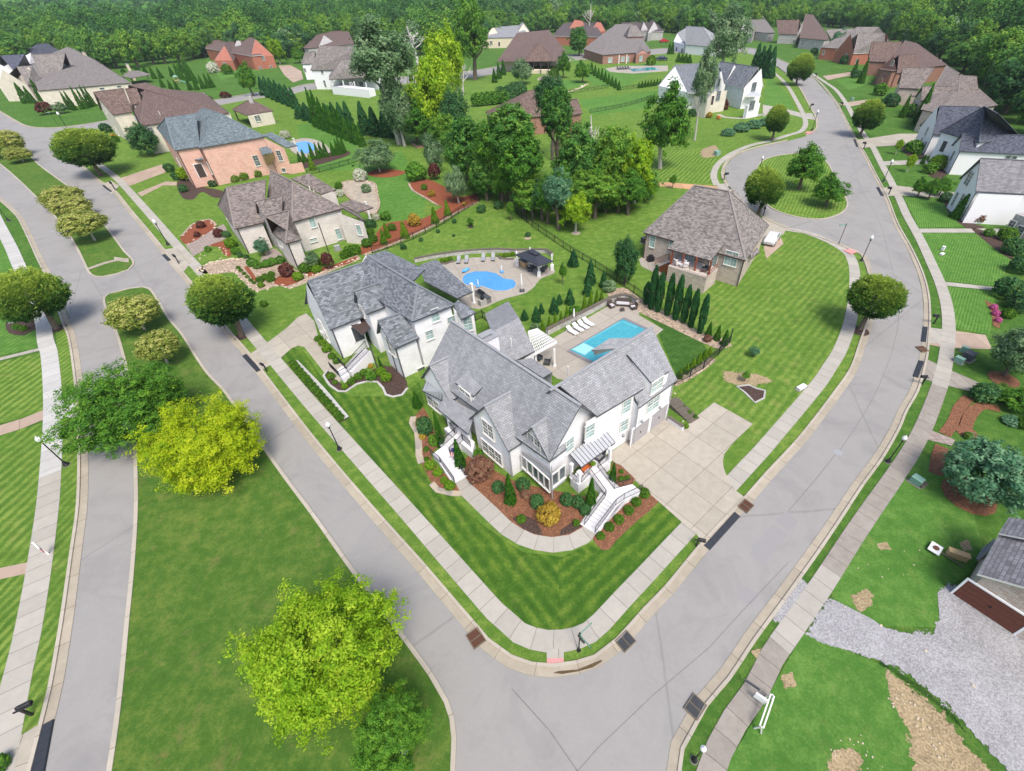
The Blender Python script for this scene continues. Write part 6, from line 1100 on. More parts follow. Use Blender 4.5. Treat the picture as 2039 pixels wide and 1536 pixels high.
# ---- the woods
front = [(-40,172),(20,150),(80,128),(130,118),(226,137),(323,130),(400,118),(440,100),(547,119),(600,104),(690,86),(780,100),(860,110),(940,92),(1010,72),(1080,68),(1140,62),(1200,66),(1260,62),(1330,66),(1400,72),(1450,60),(1540,56),(1600,50),(1649,54),(1700,62),(1769,78),(1830,102),(1880,122),(1915,140),(1951,160),(1985,190),(2014,224),(2060,262),(2110,300)]
def woods():
    fp = spline([P(x, y)[:2] for x, y in front], False, 2.); L = [0.]
    for a, b in zip(fp, fp[1:]): L.append(L[-1] + float(np.linalg.norm(b - a)))
    fp = np.array(fp); L = np.array(L); n = 0; rows = [(1.0, 10), (1.08, 12.5), (1.17, 16)]; back = [(1.27, 11), (1.38, 12), (1.5, 13), (1.64, 15), (1.8, 17)]
    for ri, (f, stp) in enumerate(rows):
        s = RNG.uniform(0, stp)
        while s < L[-1]:
            p = np.array([np.interp(s, L, fp[:, 0]), np.interp(s, L, fp[:, 1])]) * f * RNG.uniform(.99, 1.03) + RNG.normal(size=2) * 1.5
            s += stp * RNG.uniform(.75, 1.25)
            D = np.linalg.norm(p); px, _ = PR((p[0], p[1], 0))
            if px < -40 or px > 2075 or n >= 300: continue
            r = stp * RNG.uniform(.7, 1.05); zt = RNG.uniform(12, 19) * (1.05 if ri else .85) * min(1.25, .6 + D / 420)
            zt = min(zt, 30); rz = zt * .485
            kk = RNG.random(); key = ('for%d' % RNG.integers(4)) if kk < .5 else ('forl%d' % RNG.integers(3)) if kk < .78 else ('ford%d' % RNG.integers(2)) if kk < .95 else 'fors0'
            kn = 'light green' if 'forl' in key else 'dark green' if 'ford' in key else 'grey green' if 'fors' in key else 'mid green'
            rg_ = [r_ for x_, r_ in ((150, 'at the left edge of the woods'), (330, 'behind the tan roofed house'), (480, 'behind the red brick house'), (640, 'right of the red brick house'), (860, 'behind the veranda house'), (1040, 'behind the cream gabled house'), (1220, 'behind the pointed brick gables'), (1420, 'behind the timbered gable house'), (1560, 'behind the tall chimney house'), (1700, 'behind the tan stone house'), (1850, 'behind the dark red brick house'), (5000, 'at the right edge of the woods')) if px < x_][0]
            dr = ('in the front row', 'in the second row', 'in the third row')[ri]
            root = empty('woodland_tree', (p[0], p[1], 0), 0, kn + ' tree ' + rg_ + ', ' + dr, 'tree', kn + ' woodland trees ' + rg_ + ' ' + dr); n += 1
            mk(CR[key], root, (0, 0, zt - rz), (r, r, rz), rrz(), 'crown'); mk(TR['p' if kk > .9 else 'n'], root, (0, 0, 0), (zt * .8, zt * .8, zt * .8), 0, 'trunk')
    print('woodland trees', n)
    # far woods: one mass of crowns out to the horizon
    pos, nr, sz, vv = [], [], [], []
    for f, stp in back:
        s = RNG.uniform(0, stp)
        while s < L[-1]:
            p = np.array([np.interp(s, L, fp[:, 0]), np.interp(s, L, fp[:, 1])]) * f * RNG.uniform(.98, 1.04) + RNG.normal(size=2) * 2; s += stp * RNG.uniform(.7, 1.2); D = np.linalg.norm(p)
            r = stp * RNG.uniform(.7, 1.0); zt = RNG.uniform(13, 22) * min(1.3, .6 + D / 420); zt = min(zt, 31); rz = zt * .46
            d = sph(80, -.5); m = len(d); cc = d * lobes(d, 10, .45, 5.)[:, None] * RNG.uniform(.7, 1., (m, 1)); q = np.repeat(cc, 10, 0); of = RNG.normal(size=q.shape) * .11
            pos.append(np.array([p[0], p[1], zt - rz]) + (q + of) * np.array([r, r, rz])); nr.append(np.repeat(d, 10, 0) + RNG.normal(size=q.shape) * .6 + (0, 0, .3)); sz.append(np.full((len(q), 1), r * .125)); b_ = RNG.uniform(.12, .62); vv.append(np.clip(b_ + np.repeat(RNG.normal(size=m) * .14, 10) + RNG.normal(size=len(q)) * .08, 0, 1))
    for f0, cnt in ((2.05, 260), (2.6, 300), (3.3, 330), (4.8, 360), (8., 380), (14., 420)):
        for _ in range(cnt):
            s = RNG.uniform(-.1, 1.1) * L[-1]; p = np.array([np.interp(s, L, fp[:, 0]), np.interp(s, L, fp[:, 1])]) * f0 * RNG.uniform(.85, 1.25)
            if s < 0 or s > L[-1]: p = p + (fp[0] - fp[5] if s < 0 else fp[-1] - fp[-6]) * RNG.uniform(1, 9) * f0
            D = np.linalg.norm(p); r = RNG.uniform(8, 13) * max(1, D / 600); zt = RNG.uniform(13, 20) + min(22, max(0, (D - 500) * .012)); d = sph(46, -.15); m = len(d)
            pos.append(np.array([p[0], p[1], zt - r * .75]) + d * np.array([r, r, r * .75]) * RNG.uniform(.85, 1.1, (m, 1))); nr.append(d + RNG.normal(size=d.shape) * .5); sz.append(np.full((m, 1), r * .36)); vv.append(np.clip(RNG.uniform(.1, .55) + RNG.normal(size=m) * .12, 0, 1))
    me = leafmesh('far_woods', np.concatenate(pos), np.concatenate(nr), np.concatenate(sz), np.concatenate(vv), LM['forest'], 1.4)
    o = bpy.data.objects.new('far_woods', me); COL.objects.link(o); tag(o, 'distant woods filling the land to the horizon', 'woods', None, 'stuff')
woods()
# ================================================================ beds, walls, pools
q5 = lambda x, y: (820 + x / 4.078, 820 + y / 4.078); g6 = lambda x, y: (400 + x / 3.84, 300 + y / 3.84); q7 = lambda x, y: (800 + x / 3.84, 400 + y / 3.84)
q8 = lambda x, y: (1200 + x / 3.84, 300 + y / 3.84); q4 = lambda x, y: (1080 + x / 4.8, 640 + y / 4.8); q3b = lambda x, y: (520 + x / 2.633, 660 + y / 2.633)
def bed(pts, mat, z=.055, **k): return sheet('planting_bed', pts, M[mat], z, True, **k)
bed([q5(*p) for p in ((440,545),(560,662),(700,792),(800,892),(900,957),(1000,1002),(1140,1022),(1280,1002),(1400,932),(1480,850),(1420,700),(1140,640),(820,560),(600,430),(480,340),(400,420))], 'mulchb', .058)
bed([q5(*p) for p in ((815,868),(900,835),(1000,880),(1050,960),(1060,1008),(960,985),(880,935))], 'mulchk', .062); bed([q5(*p) for p in ((1210,960),(1300,900),(1395,925),(1290,990),(1200,1010))], 'mulchk', .062)
bed([q5(*p) for p in ((1468,1030),(1500,1085),(1550,1130),(1605,1120),(1660,1050),(1830,890),(2005,735),(1930,655),(1870,620),(1700,760),(1520,960))], 'mulchr2' if 'mulchr2' in M else 'mulchb', .058)
bed([q5(*p) for p in ((1630,410),(1700,440),(1815,550),(1780,610),(1650,650),(1600,560))], 'mulchb', .076)
bed([q3b(*p) for p in ((850,400),(800,450),(790,470),(822,530),(825,640),(845,700),(890,790),(930,835),(1000,850),(1050,853),(1020,800),(900,690),(890,650),(930,600),(900,500))], 'mulchb', .058)
ribbon('stone_edging', [q3b(*p) for p in ((800,450),(792,480),(820,530),(828,600),(828,650),(842,695))], .35, -.35, .12, M['flag'], h=.1); ribbon('stone_edging', [q3b(*p) for p in ((895,800),(925,835),(1000,852),(1050,853))], .3, -.3, .12, M['flag'], h=.1)
bed([(572,722),(585,720),(690,838),(676,842)], 'mulchk', .064); ribbon('stone_edging', [(590,723),(640,775),(692,836)], .28, -.28, .32, M['walkw'], h=.3)
bd = [q3b(*p) for p in ((350,205),(328,235),(360,285),(405,317),(445,318),(500,280),(560,264),(610,268),(640,300),(655,335),(690,346),(740,336),(768,300),(766,265),(700,190),(640,180),(590,200),(430,280))]
bed(bd, 'mulchk', .058); ribbon('stone_edging', bd[:13], .13, -.13, .14, M['walkw'], h=.12)
bed([(713,499),(738,480),(765,448),(800,440),(842,436),(882,412),(925,393),(950,392),(952,402),(905,425),(860,450),(790,482),(725,508)], 'mulchr', .06); ribbon('stone_edging', [(952,403),(905,427),(860,452),(790,484),(725,509)], .3, -.3, .15, M['pebble'], h=.12)
rg = [g6(*p) for p in ((-30,905),(60,862),(200,832),(400,828),(450,862),(650,850),(760,925),(1000,880),(1200,800),(1225,830),(1000,925),(790,1022),(680,1062),(590,1035),(430,1080),(330,1012),(250,932),(150,942),(60,955))]
bed(rg, 'pebble', .06); bed([g6(*p) for p in ((560,1020),(600,960),(700,960),(780,980),(740,1010),(660,1040))], 'mulchr', .07); bed([g6(*p) for p in ((800,930),(1000,880),(1200,810),(1150,860),(950,920),(820,970))], 'mulchr', .07); bed([g6(*p) for p in ((330,890),(360,890),(420,970),(430,1010),(400,990))], 'mulchr', .07); bed([g6(*p) for p in ((60,730),(200,690),(240,780),(220,820),(180,800),(140,740))], 'mulchr', .07)
bed([g6(*p) for p in ((480,800),(560,750),(640,840),(470,870))], 'paver', .062)
bed([(360,472),(386,446),(416,437),(432,450),(402,472),(372,487)], 'mulchr', .06); ribbon('stone_edging', [(361,472),(386,447),(416,438),(432,450)], .2, -.2, .16, M['pebble'], h=.12)
pond = [g6(*p) for p in ((1090,250),(1230,235),(1330,260),(1345,330),(1365,420),(1325,495),(1250,470),(1180,400),(1110,340))]
bed(pond, 'flag', .06); bed([g6(*p) for p in ((1130,300),(1200,300),(1330,370),(1345,430),(1310,480),(1230,400),(1140,350))], 'gravel', .07); ribbon('stone_edging', pond, .25, -.25, .3, M['pebble'], closed=True, h=.25)
bed([g6(*p) for p in ((1275,185),(1330,150),(1450,145),(1570,165),(1490,200),(1370,208))], 'mulchr', .06); bed([(814,366),(850,358),(880,370),(920,392),(948,388),(950,398),(905,414),(870,408),(840,390),(820,378)], 'mulchr', .061); ribbon('stone_edging', [(814,366),(822,380),(842,392),(872,410)], .25, -.25, .16, M['pebble'], h=.12)
bed([(352,366),(372,352),(405,372),(440,380),(472,390),(430,395),(402,383),(385,398),(365,396)], 'mulchk', .055); bed([(566,342),(600,320),(650,306),(690,301),(697,308),(660,322),(590,341),(575,348)], 'mulchk', .055)
bed([(1208,585),(1240,573),(1275,595),(1330,625),(1395,662),(1450,678),(1458,690),(1435,697),(1398,683),(1330,650),(1272,622),(1262,608),(1220,598)], 'pebble', .056); ribbon('planting_bed', [(1340,766),(1380,745),(1420,715)], .5, -.5, .056, M['pebble'])
L_([(1278,624),(1330,650),(1398,683),(1410,700),(1350,755),(1325,700),(1311,665),(1321,657)], 41, 3, .8, .1, .1, z=.05)
for pl, w in (([(1930,792),(1910,812),(1898,842),(1880,866)], .55), ([(1990,815),(1955,808),(1932,826),(1918,862)], .6), ([(1876,890),(1868,910),(1862,945)], .6)): ribbon('planting_bed', pl, w, -w, .05, M['mulchb'])
def disc(c, r, mat, z=.055, sy=1.): b = P(*c); return sheet('planting_bed', [(b[0] + r * math.cos(t), b[1] + r * sy * math.sin(t)) for t in np.linspace(0, 6.283, 12, False)], M[mat], z, True, world=True)
disc((1928, 988), 2.2, 'mulchb'); disc((1998, 756), 1.6, 'mulchb'); disc((113, 655), 1.2, 'mulchk'); disc((482, 671), 1., 'mulchk'); disc((1712, 660), 1.2, 'mulchk'); disc((1147, 465), .9, 'flag'); disc((938, 453), .6, 'mulchk'); disc((1051, 475), .7, 'pebble'); disc((1322, 336), 1., 'dirt'); disc((1925, 862), 1., 'mulchb')
bed([(12,642),(30,632),(66,636),(74,655),(48,669),(18,664)], 'mulchk', .055)
tb = [(1467,771),(1490,768),(1506,775),(1523,779),(1521,794),(1503,803),(1494,794),(1483,783)]; bed(tb, 'mulchk', .055); ribbon('stone_edging', tb, .1, -.1, .14, M['walkw'], closed=True, h=.1)
for c in ((1782,307),(1803,342)): b_ = P(*c); sheet('planting_bed', [(b_[0]-1.3,b_[1]-1.3),(b_[0]+1.3,b_[1]-1.3),(b_[0]+1.3,b_[1]+1.3),(b_[0]-1.3,b_[1]+1.3)], M['gravel'], .055, False, world=True)
bed([(1795,295),(1812,290),(1835,290),(1842,315),(1810,312)], 'mulchk', .054); bed([(1845,330),(1870,325),(1885,350),(1880,360),(1852,352)], 'mulchk', .054); bed([(1895,395),(1920,440),(1960,452),(1925,455),(1890,425),(1880,400)], 'mulchk', .054)
bed([(1935,455),(1985,470),(2020,520),(2000,510),(1960,480)], 'mulchk', .054); bed([(1960,598),(1985,610),(1990,655),(1978,650),(1972,620)], 'mulchb', .054)
# loose stones in beds: individually small and pale
RK = [mk_.data for mk_ in []]
def rockmesh(i):
    d = sph(60, -1); me = bpy.data.meshes.new('boulder'); import bmesh as bmx; bm = bmx.new()
    for p in d: bm.verts.new(p * np.array([1, .75, .55]) * RNG.uniform(.8, 1.05))
    bmx.ops.convex_hull(bm, input=bm.verts); bm.to_mesh(me); bm.free(); me.materials.append(M['rock']); return me
RK = [rockmesh(i) for i in range(4)]
def rocks(pts, n, wpx, label, group, jit=2., name='boulder'):
    c = spline(W(pts), False, .5); idx = np.linspace(0, len(c) - 1, n)
    for t in idx:
        p = c[int(t)] + RNG.normal(size=2) * .15 * jit; r = wpx / 2 * depth((p[0], p[1], 0)) / FPX * RNG.uniform(.6, 1.3)
        o = mk(RK[RNG.integers(4)], None, (p[0], p[1], .05 + r * .2), (r, r, r), rrz(), name); tag(o, label, 'stone', group)
rocks([g6(*p) for p in ((-10,930),(60,870),(200,838),(330,830))], 22, 7, 'pale boulder on the upper edge of the rock garden', 'upper rock garden boulders'); rocks([g6(*p) for p in ((60,950),(150,938),(250,925),(330,1005),(430,1075),(590,1032),(680,1058),(790,1015))], 46, 5, 'pale stone lining the lower edge of the rock garden', 'lower rock garden edging stones')
rocks([g6(*p) for p in ((700,940),(850,960),(1000,905),(1200,830))], 26, 5, 'pale stone along the side wall bed of the limewashed house', 'side bed stones'); rocks([g6(*p) for p in ((0,830),(70,755),(150,750),(190,800),(120,860))], 20, 4, 'pale stone around the small kidney lawn', 'small lawn edging stones'); rocks([(362,470),(400,440),(430,452),(400,474),(372,487)], 16, 5, 'pale stone around the mulch bed by the paver drive', 'paver drive bed stones')
rocks([g6(*p) for p in ((1100,255),(1230,235),(1330,270),(1350,420))], 14, 6, 'tan stone on the pond rim', 'pond rim stones'); rocks([q4(*p) for p in ((1240,720),(1290,880),(1370,960))], 12, 5, 'tan stone beside the side steps', 'side step stones')
rocks([(1680,1085),(1720,1130),(1790,1150),(1820,1090)], 12, 3, 'small white stone in the rough grass on the right', 'stones in the rough grass'); rocks([(1660,1500),(1700,1480),(1760,1530)], 22, 4, 'small pale stone in the bare patch at the bottom', 'stones in the bare patch'); rocks([(1770,1380),(1830,1430),(1870,1500),(1920,1540)], 30, 5, 'pale stone on the dirt bank beside the gravel', 'stones on the dirt bank'); rocks([(1680,1215),(1800,1290),(1940,1370)], 4, 6, 'white stone lying on the gravel', 'stones on the gravel')
rocks([(1111,180),(1130,184),(1150,178),(1168,170)], 26, 6, 'pale stone of the terrace wall below the round lawn', 'terrace wall stones')
# ---- pools
def water(name, c1, c2):
    m = N(name); v = m.n('TexVoronoi', Scale=3.2, feature='SMOOTH_F1'); m.l(m.coord(), v.inputs['Vector'])
    w = m.noise(.35, 2, .5); col = m.mix(m.math('ADD', m.math('MULTIPLY', v.outputs['Distance'], .5), m.math('MULTIPLY', w, .5)), c1, c2)
    return m.out(col, m.noise(4, 2), .12, .02, Roughness=.06, Specular_IOR_Level=.5)
def wall(px, z1, w, mat, label, name='stone_wall', cat='wall', world=False, z0=0.):
    c = spline(px if world else W(px), False, 1.); A, B = offs(c, w / 2), offs(c, -w / 2); m_ = MB(); u = 0.
    for i in range(len(c) - 1):
        L = float(np.linalg.norm(c[i + 1] - c[i]))
        for E, r in ((A, 1), (B, 0)):
            q = [(*E[i], z0), (*E[i + 1], z0), (*E[i + 1], z1 - .1), (*E[i], z1 - .1)]; uv = [(u, z0), (u + L, z0), (u + L, z1), (u, z1)]
            m_.face(q[::-1] if r else q, uv[::-1] if r else uv)
        u += L
    for k in (0, -1): m_.face([(*A[k], z0), (*B[k], z0), (*B[k], z1 - .1), (*A[k], z1 - .1)], [(0, 0), (w, 0), (w, z1), (0, z1)])
    root = empty(name, (*c[0], 0), 0, label, cat); o = m_.build('wall', WALL.get(mat) or M[mat]); o.parent = root; o.matrix_parent_inverse = Matrix.Translation((-c[0][0], -c[0][1], 0))
    A, B = offs(c, w / 2 + .05), offs(c, -w / 2 - .05); m_ = MB()
    for i in range(len(c) - 1):
        m_.face(((*B[i], z1), (*B[i + 1], z1), (*A[i + 1], z1), (*A[i], z1)))
        for E in (A, B): m_.face(((*E[i], z1 - .1), (*E[i + 1], z1 - .1), (*E[i + 1], z1), (*E[i], z1)))
    o = m_.build('coping', M['walkg']); o.parent = root; o.matrix_parent_inverse = Matrix.Translation((-c[0][0], -c[0][1], 0)); return root
sheet('pool_deck', [q7(*p) for p in ((250,470),(400,470),(500,440),(730,432),(900,440),(1000,470),(1175,540),(1060,600),(1010,665),(950,708),(800,748),(720,778),(590,832),(470,790),(350,600))], M['deck'], .05, True, 20)
kp = [q7(*p) for p in ((470,590),(490,565),(560,545),(650,545),(720,560),(780,600),(850,608),(873,635),(862,668),(800,690),(720,692),(640,665),(600,650),(540,650),(490,645),(466,615))]
sheet('pool_water', kp, water('pool_water_blue', (.05, .22, .55), (.12, .38, .74)), .10, True); ribbon('pool_coping', kp, .02, .35, .13, M['walk'], closed=True, h=.08)
wall([q7(*p) for p in ((100,472),(250,440),(500,408),(740,395),(860,402),(1100,400),(1150,430))], .8, .45, 'gstone', 'curved grey retaining wall behind the kidney shaped pool')
wall([q7(*p) for p in ((285,490),(340,492),(400,470))], .35, .3, 'gstone', 'low planter wall at the left of the loungers'); wall([q7(*p) for p in ((735,425),(760,452),(860,455))], .35, .3, 'gstone', 'low planter wall left of the black gazebo')
sheet('pool_deck', [(1060,705),(1088,682),(1213,609),(1225,600),(1262,600),(1273,616),(1272,628),(1321,657),(1311,665),(1250,720),(1180,770),(1110,755),(1070,725)], M['deck'], .05, False, 41)
rp = [(1135.5,698.5),(1240,637),(1285,657.5),(1182,722)]; wt = water('pool_water_turquoise', (.03, .27, .36), (.10, .42, .50))
sheet('pool_water', rp, wt, .10, False); c_ = W(rp); c_ = [np.array(p[:2]) for p in c_]; m_ = MB()
cc_ = sum(c_) / 4; o_ = [p + (p - cc_) / np.linalg.norm(p - cc_) * .55 for p in c_]
for i in range(4):
    j = (i + 1) % 4; m_.face(((*c_[i], .13), (*c_[j], .13), (*o_[j], .13), (*o_[i], .13))); m_.face(((*c_[i], .13), (*c_[j], .13), (*c_[j], .05), (*c_[i], .05)))
m_.build('pool_coping', plain('slate_coping', (.2, .2, .22), .8, .4, sc=8), kind='structure')
sheet('pool_shelf', [q7(*p) for p in ((1300,1140),(1390,1092),(1470,1130),(1400,1185))], water('pool_water_pale', (.24, .56, .6), (.38, .66, .68)), .104, False); ribbon('pool_bench', [q7(*p) for p in ((1385,1090),(1660,935),(1695,930),(1800,975))], .16, -.16, .105, water('pool_bench', (.1, .4, .48), (.14, .46, .54)))
wall([(1089,667),(1130,646),(1175,624),(1213,604),(1228,599),(1243,597),(1256,600),(1268,608)], 1.0, .5, 'gstone', 'long grey stone wall behind the rectangular pool deck')
sheet('pool_deck', [(574,284),(600,276),(625,278),(650,290),(658,308),(640,318),(600,312),(580,300)], M['deck'], .05); sheet('pool_water', [(588,287),(604,282),(620,285),(628,297),(612,306),(594,302)], water('pool_water_deep', (.05, .25, .7), (.12, .42, .85)), .09)
sheet('pool_deck', [(1205,137),(1235,132),(1330,131),(1330,142),(1262,147),(1215,144)], M['deck'], .05, False); sheet('pool_water', [(1250,138),(1300,134.5),(1315,139),(1263,143.5)], wt, .09, False)
sheet('pool_deck', [(1070,160),(1085,150),(1110,150),(1118,158),(1100,163)], M['flag'], .05)
L_([(1088,168),(1110,160),(1145,160),(1165,165),(1160,173),(1125,177),(1095,176)], 0, 2, 3, .05, .1, z=.045)
wall([(823,283),(822,290),(832,296),(843,294),(842,287)], .7, .4, 'dred', 'round brick planter below the lime ivy covered tree')
sheet('patio', [(1272,517),(1300,500),(1340,525),(1336,556),(1312,548),(1277,531)], M['deck'], .05, False); sheet('patio', [(1520,492),(1546,470),(1556,476),(1560,486),(1526,516)], M['brown'], .05, False)
sheet('patio', [(820,470),(800,480),(795,500),(806,503)], M['deck'], .05, False) if False else None
# ---- fences
def fence(px, label, h=1.35, sp=2.4, mat='black'):
    c = spline(W(px), False, sp); root = empty('metal_fence', (*c[0], 0), 0, label, 'fence'); inv = Matrix.Translation((-c[0][0], -c[0][1], 0))
    ps, rl = [], MB()
    for i, p in enumerate(c):
        m_ = MB().box(p[0] - .05, p[1] - .05, 0, p[0] + .05, p[1] + .05, h + .08); ps.append(m_)
    for a, b in zip(c, c[1:]):
        for z in (.2, h - .25, h): rl.bar((*a, z), (*b, z), .045, .05)
        L = np.linalg.norm(b - a); k = int(L / .16)
        for j in range(1, k): q = a + (b - a) * j / k; rl.bar((*q, .08), (*q, h), .022)
    o = rl.build('pickets', M[mat]); o.parent = root; o.matrix_parent_inverse = inv
    for m_ in ps[:60]: o = m_.build('post', M[mat]); o.parent = root; o.matrix_parent_inverse = inv
fence([(1021,421),(1060,452),(1136,504),(1185,533),(1227,561),(1243,572),(1284,600)], 'black metal fence running down from the grove to the pool wall'); fence([(742,505),(800,487),(870,455),(925,419),(956,402)], 'black metal fence along the red mulch strip'); fence([(613,350),(660,338),(712,323)], 'black metal fence behind the limewashed house pond')
fence([(1127,187),(1170,182),(1211,175)], 'dark fence below the round terrace lawn', sp=3.5); fence([(1234,180),(1312,170)], 'dark fence with little cone trees behind it', sp=3.5); fence([(1174,226),(1235,215),(1297,198)], 'dark fence across the lawn above the big oak', sp=3.5); fence([(1343,767),(1400,735),(1452,684),(1455,672)], 'black fence beside the bright arborvitae and garage wing'); fence([(947,640),(961,634),(988,656)], 'short black fence behind the second white house', sp=2.)
# ---- street lamps
def lamp(base, top, label):
    b = P(*base); s = max(hgt(base, top), 1.5) / 3.1; root = empty('street_lamp', b, 0, label, 'street lamp', 'street lamps along the streets'); root.scale = (s, s, s)
    mk(LPM[0], root, name='post'); mk(LPM[1], root, name='base'); mk(LPM[2], root, name='globe'); mk(LPM[3], root, name='footing')
_a = [MB().lathe([(.07, .5), (.055, .6), (.045, 2.95), (.09, 3.0), (.12, 3.1), (.14, 3.18), (.05, 3.2), (.001, 3.2)], n=10).build('post', M['black']), MB().lathe([(.24, .04), (.24, .16), (.19, .22), (.14, .34), (.1, .5), (.07, .52)], n=12).build('base', M['black']), MB().lathe([(.1, 3.18), (.2, 3.34), (.21, 3.48), (.15, 3.62), (.05, 3.7), (.03, 3.82), (.001, 3.84)], n=12).build('globe', M['lamp'], smooth=True), MB().lathe([(.3, .0), (.3, .05), (.001, .05)], n=14).build('footing', M['walkw'])]
LPM = [o.data for o in _a]; [bpy.data.objects.remove(o) for o in _a]
for b, t, l in (((676.5,895.6), (658.2,849.8), 'black street lamp on the verge in front of the white corner house'), ((133.3,926.7), (81.2,881.4), 'black street lamp leaning over the pale pavement on the left'), ((335.4,488.8), (309.9,446.4), 'black street lamp near the driveway of the limewashed house'), ((140,265.9), (117.3,231.2), 'black street lamp at the side street corner, upper left'), ((1509,352), (1518,318.5), 'black street lamp on the cul-de-sac island'), ((1758.7,362.5), (1773.9,325.5), 'black street lamp on the right verge near the square planting beds'), ((1714.7,520.5), (1733.2,477.2), 'black street lamp at the lower mouth of the cul-de-sac loop'), ((1767.6,920.4), (1798.6,878.2), 'black street lamp on the verge left of the red brick path'), ((1616.7,260.4), (1626.8,226), 'black street lamp at the upper mouth of the cul-de-sac loop'), ((1382,1514), (1398,1493), 'black street lamp seen from above at the bottom right'), ((18,441), (-12,402), 'black street lamp cut off by the left edge'), ((1661,118), (1664,104), 'small street lamp far up the right street')): lamp(b, t, l)
def signpost(base, top, blades, label, panel=False):
    b = P(*base); h = max(hgt(base, top), 2.); root = empty('street_sign', b, 0, label, 'street sign'); MB().lathe([(.16, 0), (.16, .1), (.05, .25), (.045, h), (.07, h + .06), (.001, h + .14)], n=10).build('post', M['black'], root)
    for ang, dz in blades:
        bl = MB().box(.05, -.012, h - .32 + dz, 1.15, .012, h - .08 + dz, 0, math.radians(ang)).build('blade', M['gsign'], root)
        tx = MB()
        for sd_ in (1, -1):
            for k in range(8): tx.box(.15 + k * .115, .014 * sd_ - .002, h - .25 + dz, .15 + k * .115 + .07, .014 * sd_ + .002, h - .15 + dz, 0, math.radians(ang))
        tx.build('lettering', M['white'], bl)
    if panel: MB().lathe([(.001, -.02), (.38, -.02), (.38, .02), (.001, .02)], n=8).build('stop_sign', M['dkgrey'], root).matrix_basis = Matrix.Translation((.12, -.12, h - .65)) @ Matrix.Rotation(math.radians(130), 4, 'Z') @ Matrix.Rotation(math.radians(90), 4, 'X')
signpost((1152.5,1295.7), (1154.5,1262), ((40, 0), (-50, -.02)), 'street sign post with two green name blades on the street corner', True); signpost((1669.8,486), (1684,445), ((175, 0),), 'street sign post with one green blade beside the cul-de-sac loop'); signpost((115.6,250), (101,222), ((180, 0),), 'street sign post with green blade at the upper left side street')
def mailbox(base, ang, label, s=1.):
    b = P(*base); root = empty('mailbox', b, math.radians(ang), label, 'mailbox', 'black mailboxes on posts'); root.scale = (s, s, s)
    for me, nm in MBX: mk(me, root, name=nm)
_a = [MB().box(-.06, -.06, 0, .06, .06, 1.25).box(-.3, -.04, .92, .3, .04, 1.0).lathe([(.08, 1.25), (.001, 1.36)], n=6).build('post', M['black']), MB().tube([(0, -.1, 1.16), (.0001, .1, 1.16)], .001, 4).box(.05, -.13, 1.02, .6, .13, 1.2).tube([(.05, 0, 1.2), (.6, 0, 1.2)], .13, 10).build('box', M['black'])]
MBX = [(o.data, o.name.split('.')[0]) for o in _a]; [bpy.data.objects.remove(o) for o in _a]
for b, a, l, s in (((357,526), 140, 'black mailbox by the limewashed house driveway', 1.3), ((532,741), 150, 'black mailbox by the second white house driveway', 1.), ((1386,1088), -20, 'black mailbox by the white corner house driveway', 1.), ((66,1424), 30, 'black mailbox on the verge at the bottom left', 1.2), ((230.5,380), 140, 'black mailbox by the pink brick house drive', 1.6), ((1719.5,297), 180, 'black mailbox at the navy roofed house drive', 1.4), ((1675,216), 180, 'black mailbox at the pale stone house drive', 1.5), ((1624,156), 180, 'black mailbox at the red brick house drive', 1.6), ((1612,220), 0, 'black mailbox on the left verge below the pale house', 1.6), ((1859,645), 180, 'black mailbox at the tan driveway on the right', 1.2), ((1835,766), 180, 'black mailbox at the weathered driveway on the right', 1.1), ((1769,388), 180, 'black mailbox at the arched window house', 1.3), ((1441,360), 0, 'black mailbox by the tan drive on the loop', 1.4), ((1519,432), 70, 'black mailbox behind the cedar deck house', 1.4), ((1566,124+30), 0, 'black mailbox at the far bend', 1.4), ((44,398+2), 0, '', 1.))[:15]: mailbox(b, a, l, s)
def ubox(c, w, d, h, mat, label, ang=30):
    b = P(*c); root = empty('utility_box', b, math.radians(ang), label, 'utility box'); MB().box(-w * .7, -d * .7, 0, w * .7, d * .7, .08).build('pad', M['walkw'], root)
    MB().box(-w / 2, -d / 2, .08, w / 2, d / 2, h).build('cabinet', M[mat], root); MB().box(-w / 2 - .03, -d / 2 - .03, h, w / 2 + .03, d / 2 + .03, h + .06).build('lid', M[mat], root)
for q in (((1696,200), 1., .9, .9, 'green', 'pale green utility box on the striped lawn of the pale stone house'), ((1427,309), 1.4, 1.2, 1., 'green', 'utility box on the bank above the loop'), ((1876,499), .4, .4, .7, 'white', 'small white utility marker on the right lawn, upper'), ((1875,508), .8, .4, .25, 'white', 'flat white utility cover on the right lawn'), ((1907,722), .6, .9, .7, 'green', 'pale green utility box nearest the weathered driveway'), ((1925,716), 1.1, 1., 1., 'dkgrey', 'dark transformer box under the pale dogwood'), ((1917,702), .4, .7, .8, 'green', 'small green utility pillar under the pale dogwood'), ((1822,962), .7, .9, .7, 'green', 'pale green utility box beside the weathered pavement'), ((1835,965), .8, .5, .12, 'walkg', 'low grey cover beside the pale green utility box'), ((1595,774), 1.2, .5, .3, 'white', 'flat white cover by the pavement below the big lawn'), ((1282,484), .9, .9, 1., 'dkgrey', 'dark air conditioner at the left wall of the deck house'), ((30,640), 1., .9, .8, 'green', 'green utility box in the dark bed under the zelkova'), ((673,498), .9, .9, .8, 'grey', 'grey air conditioner at the limewashed side wall')): ubox(*q)
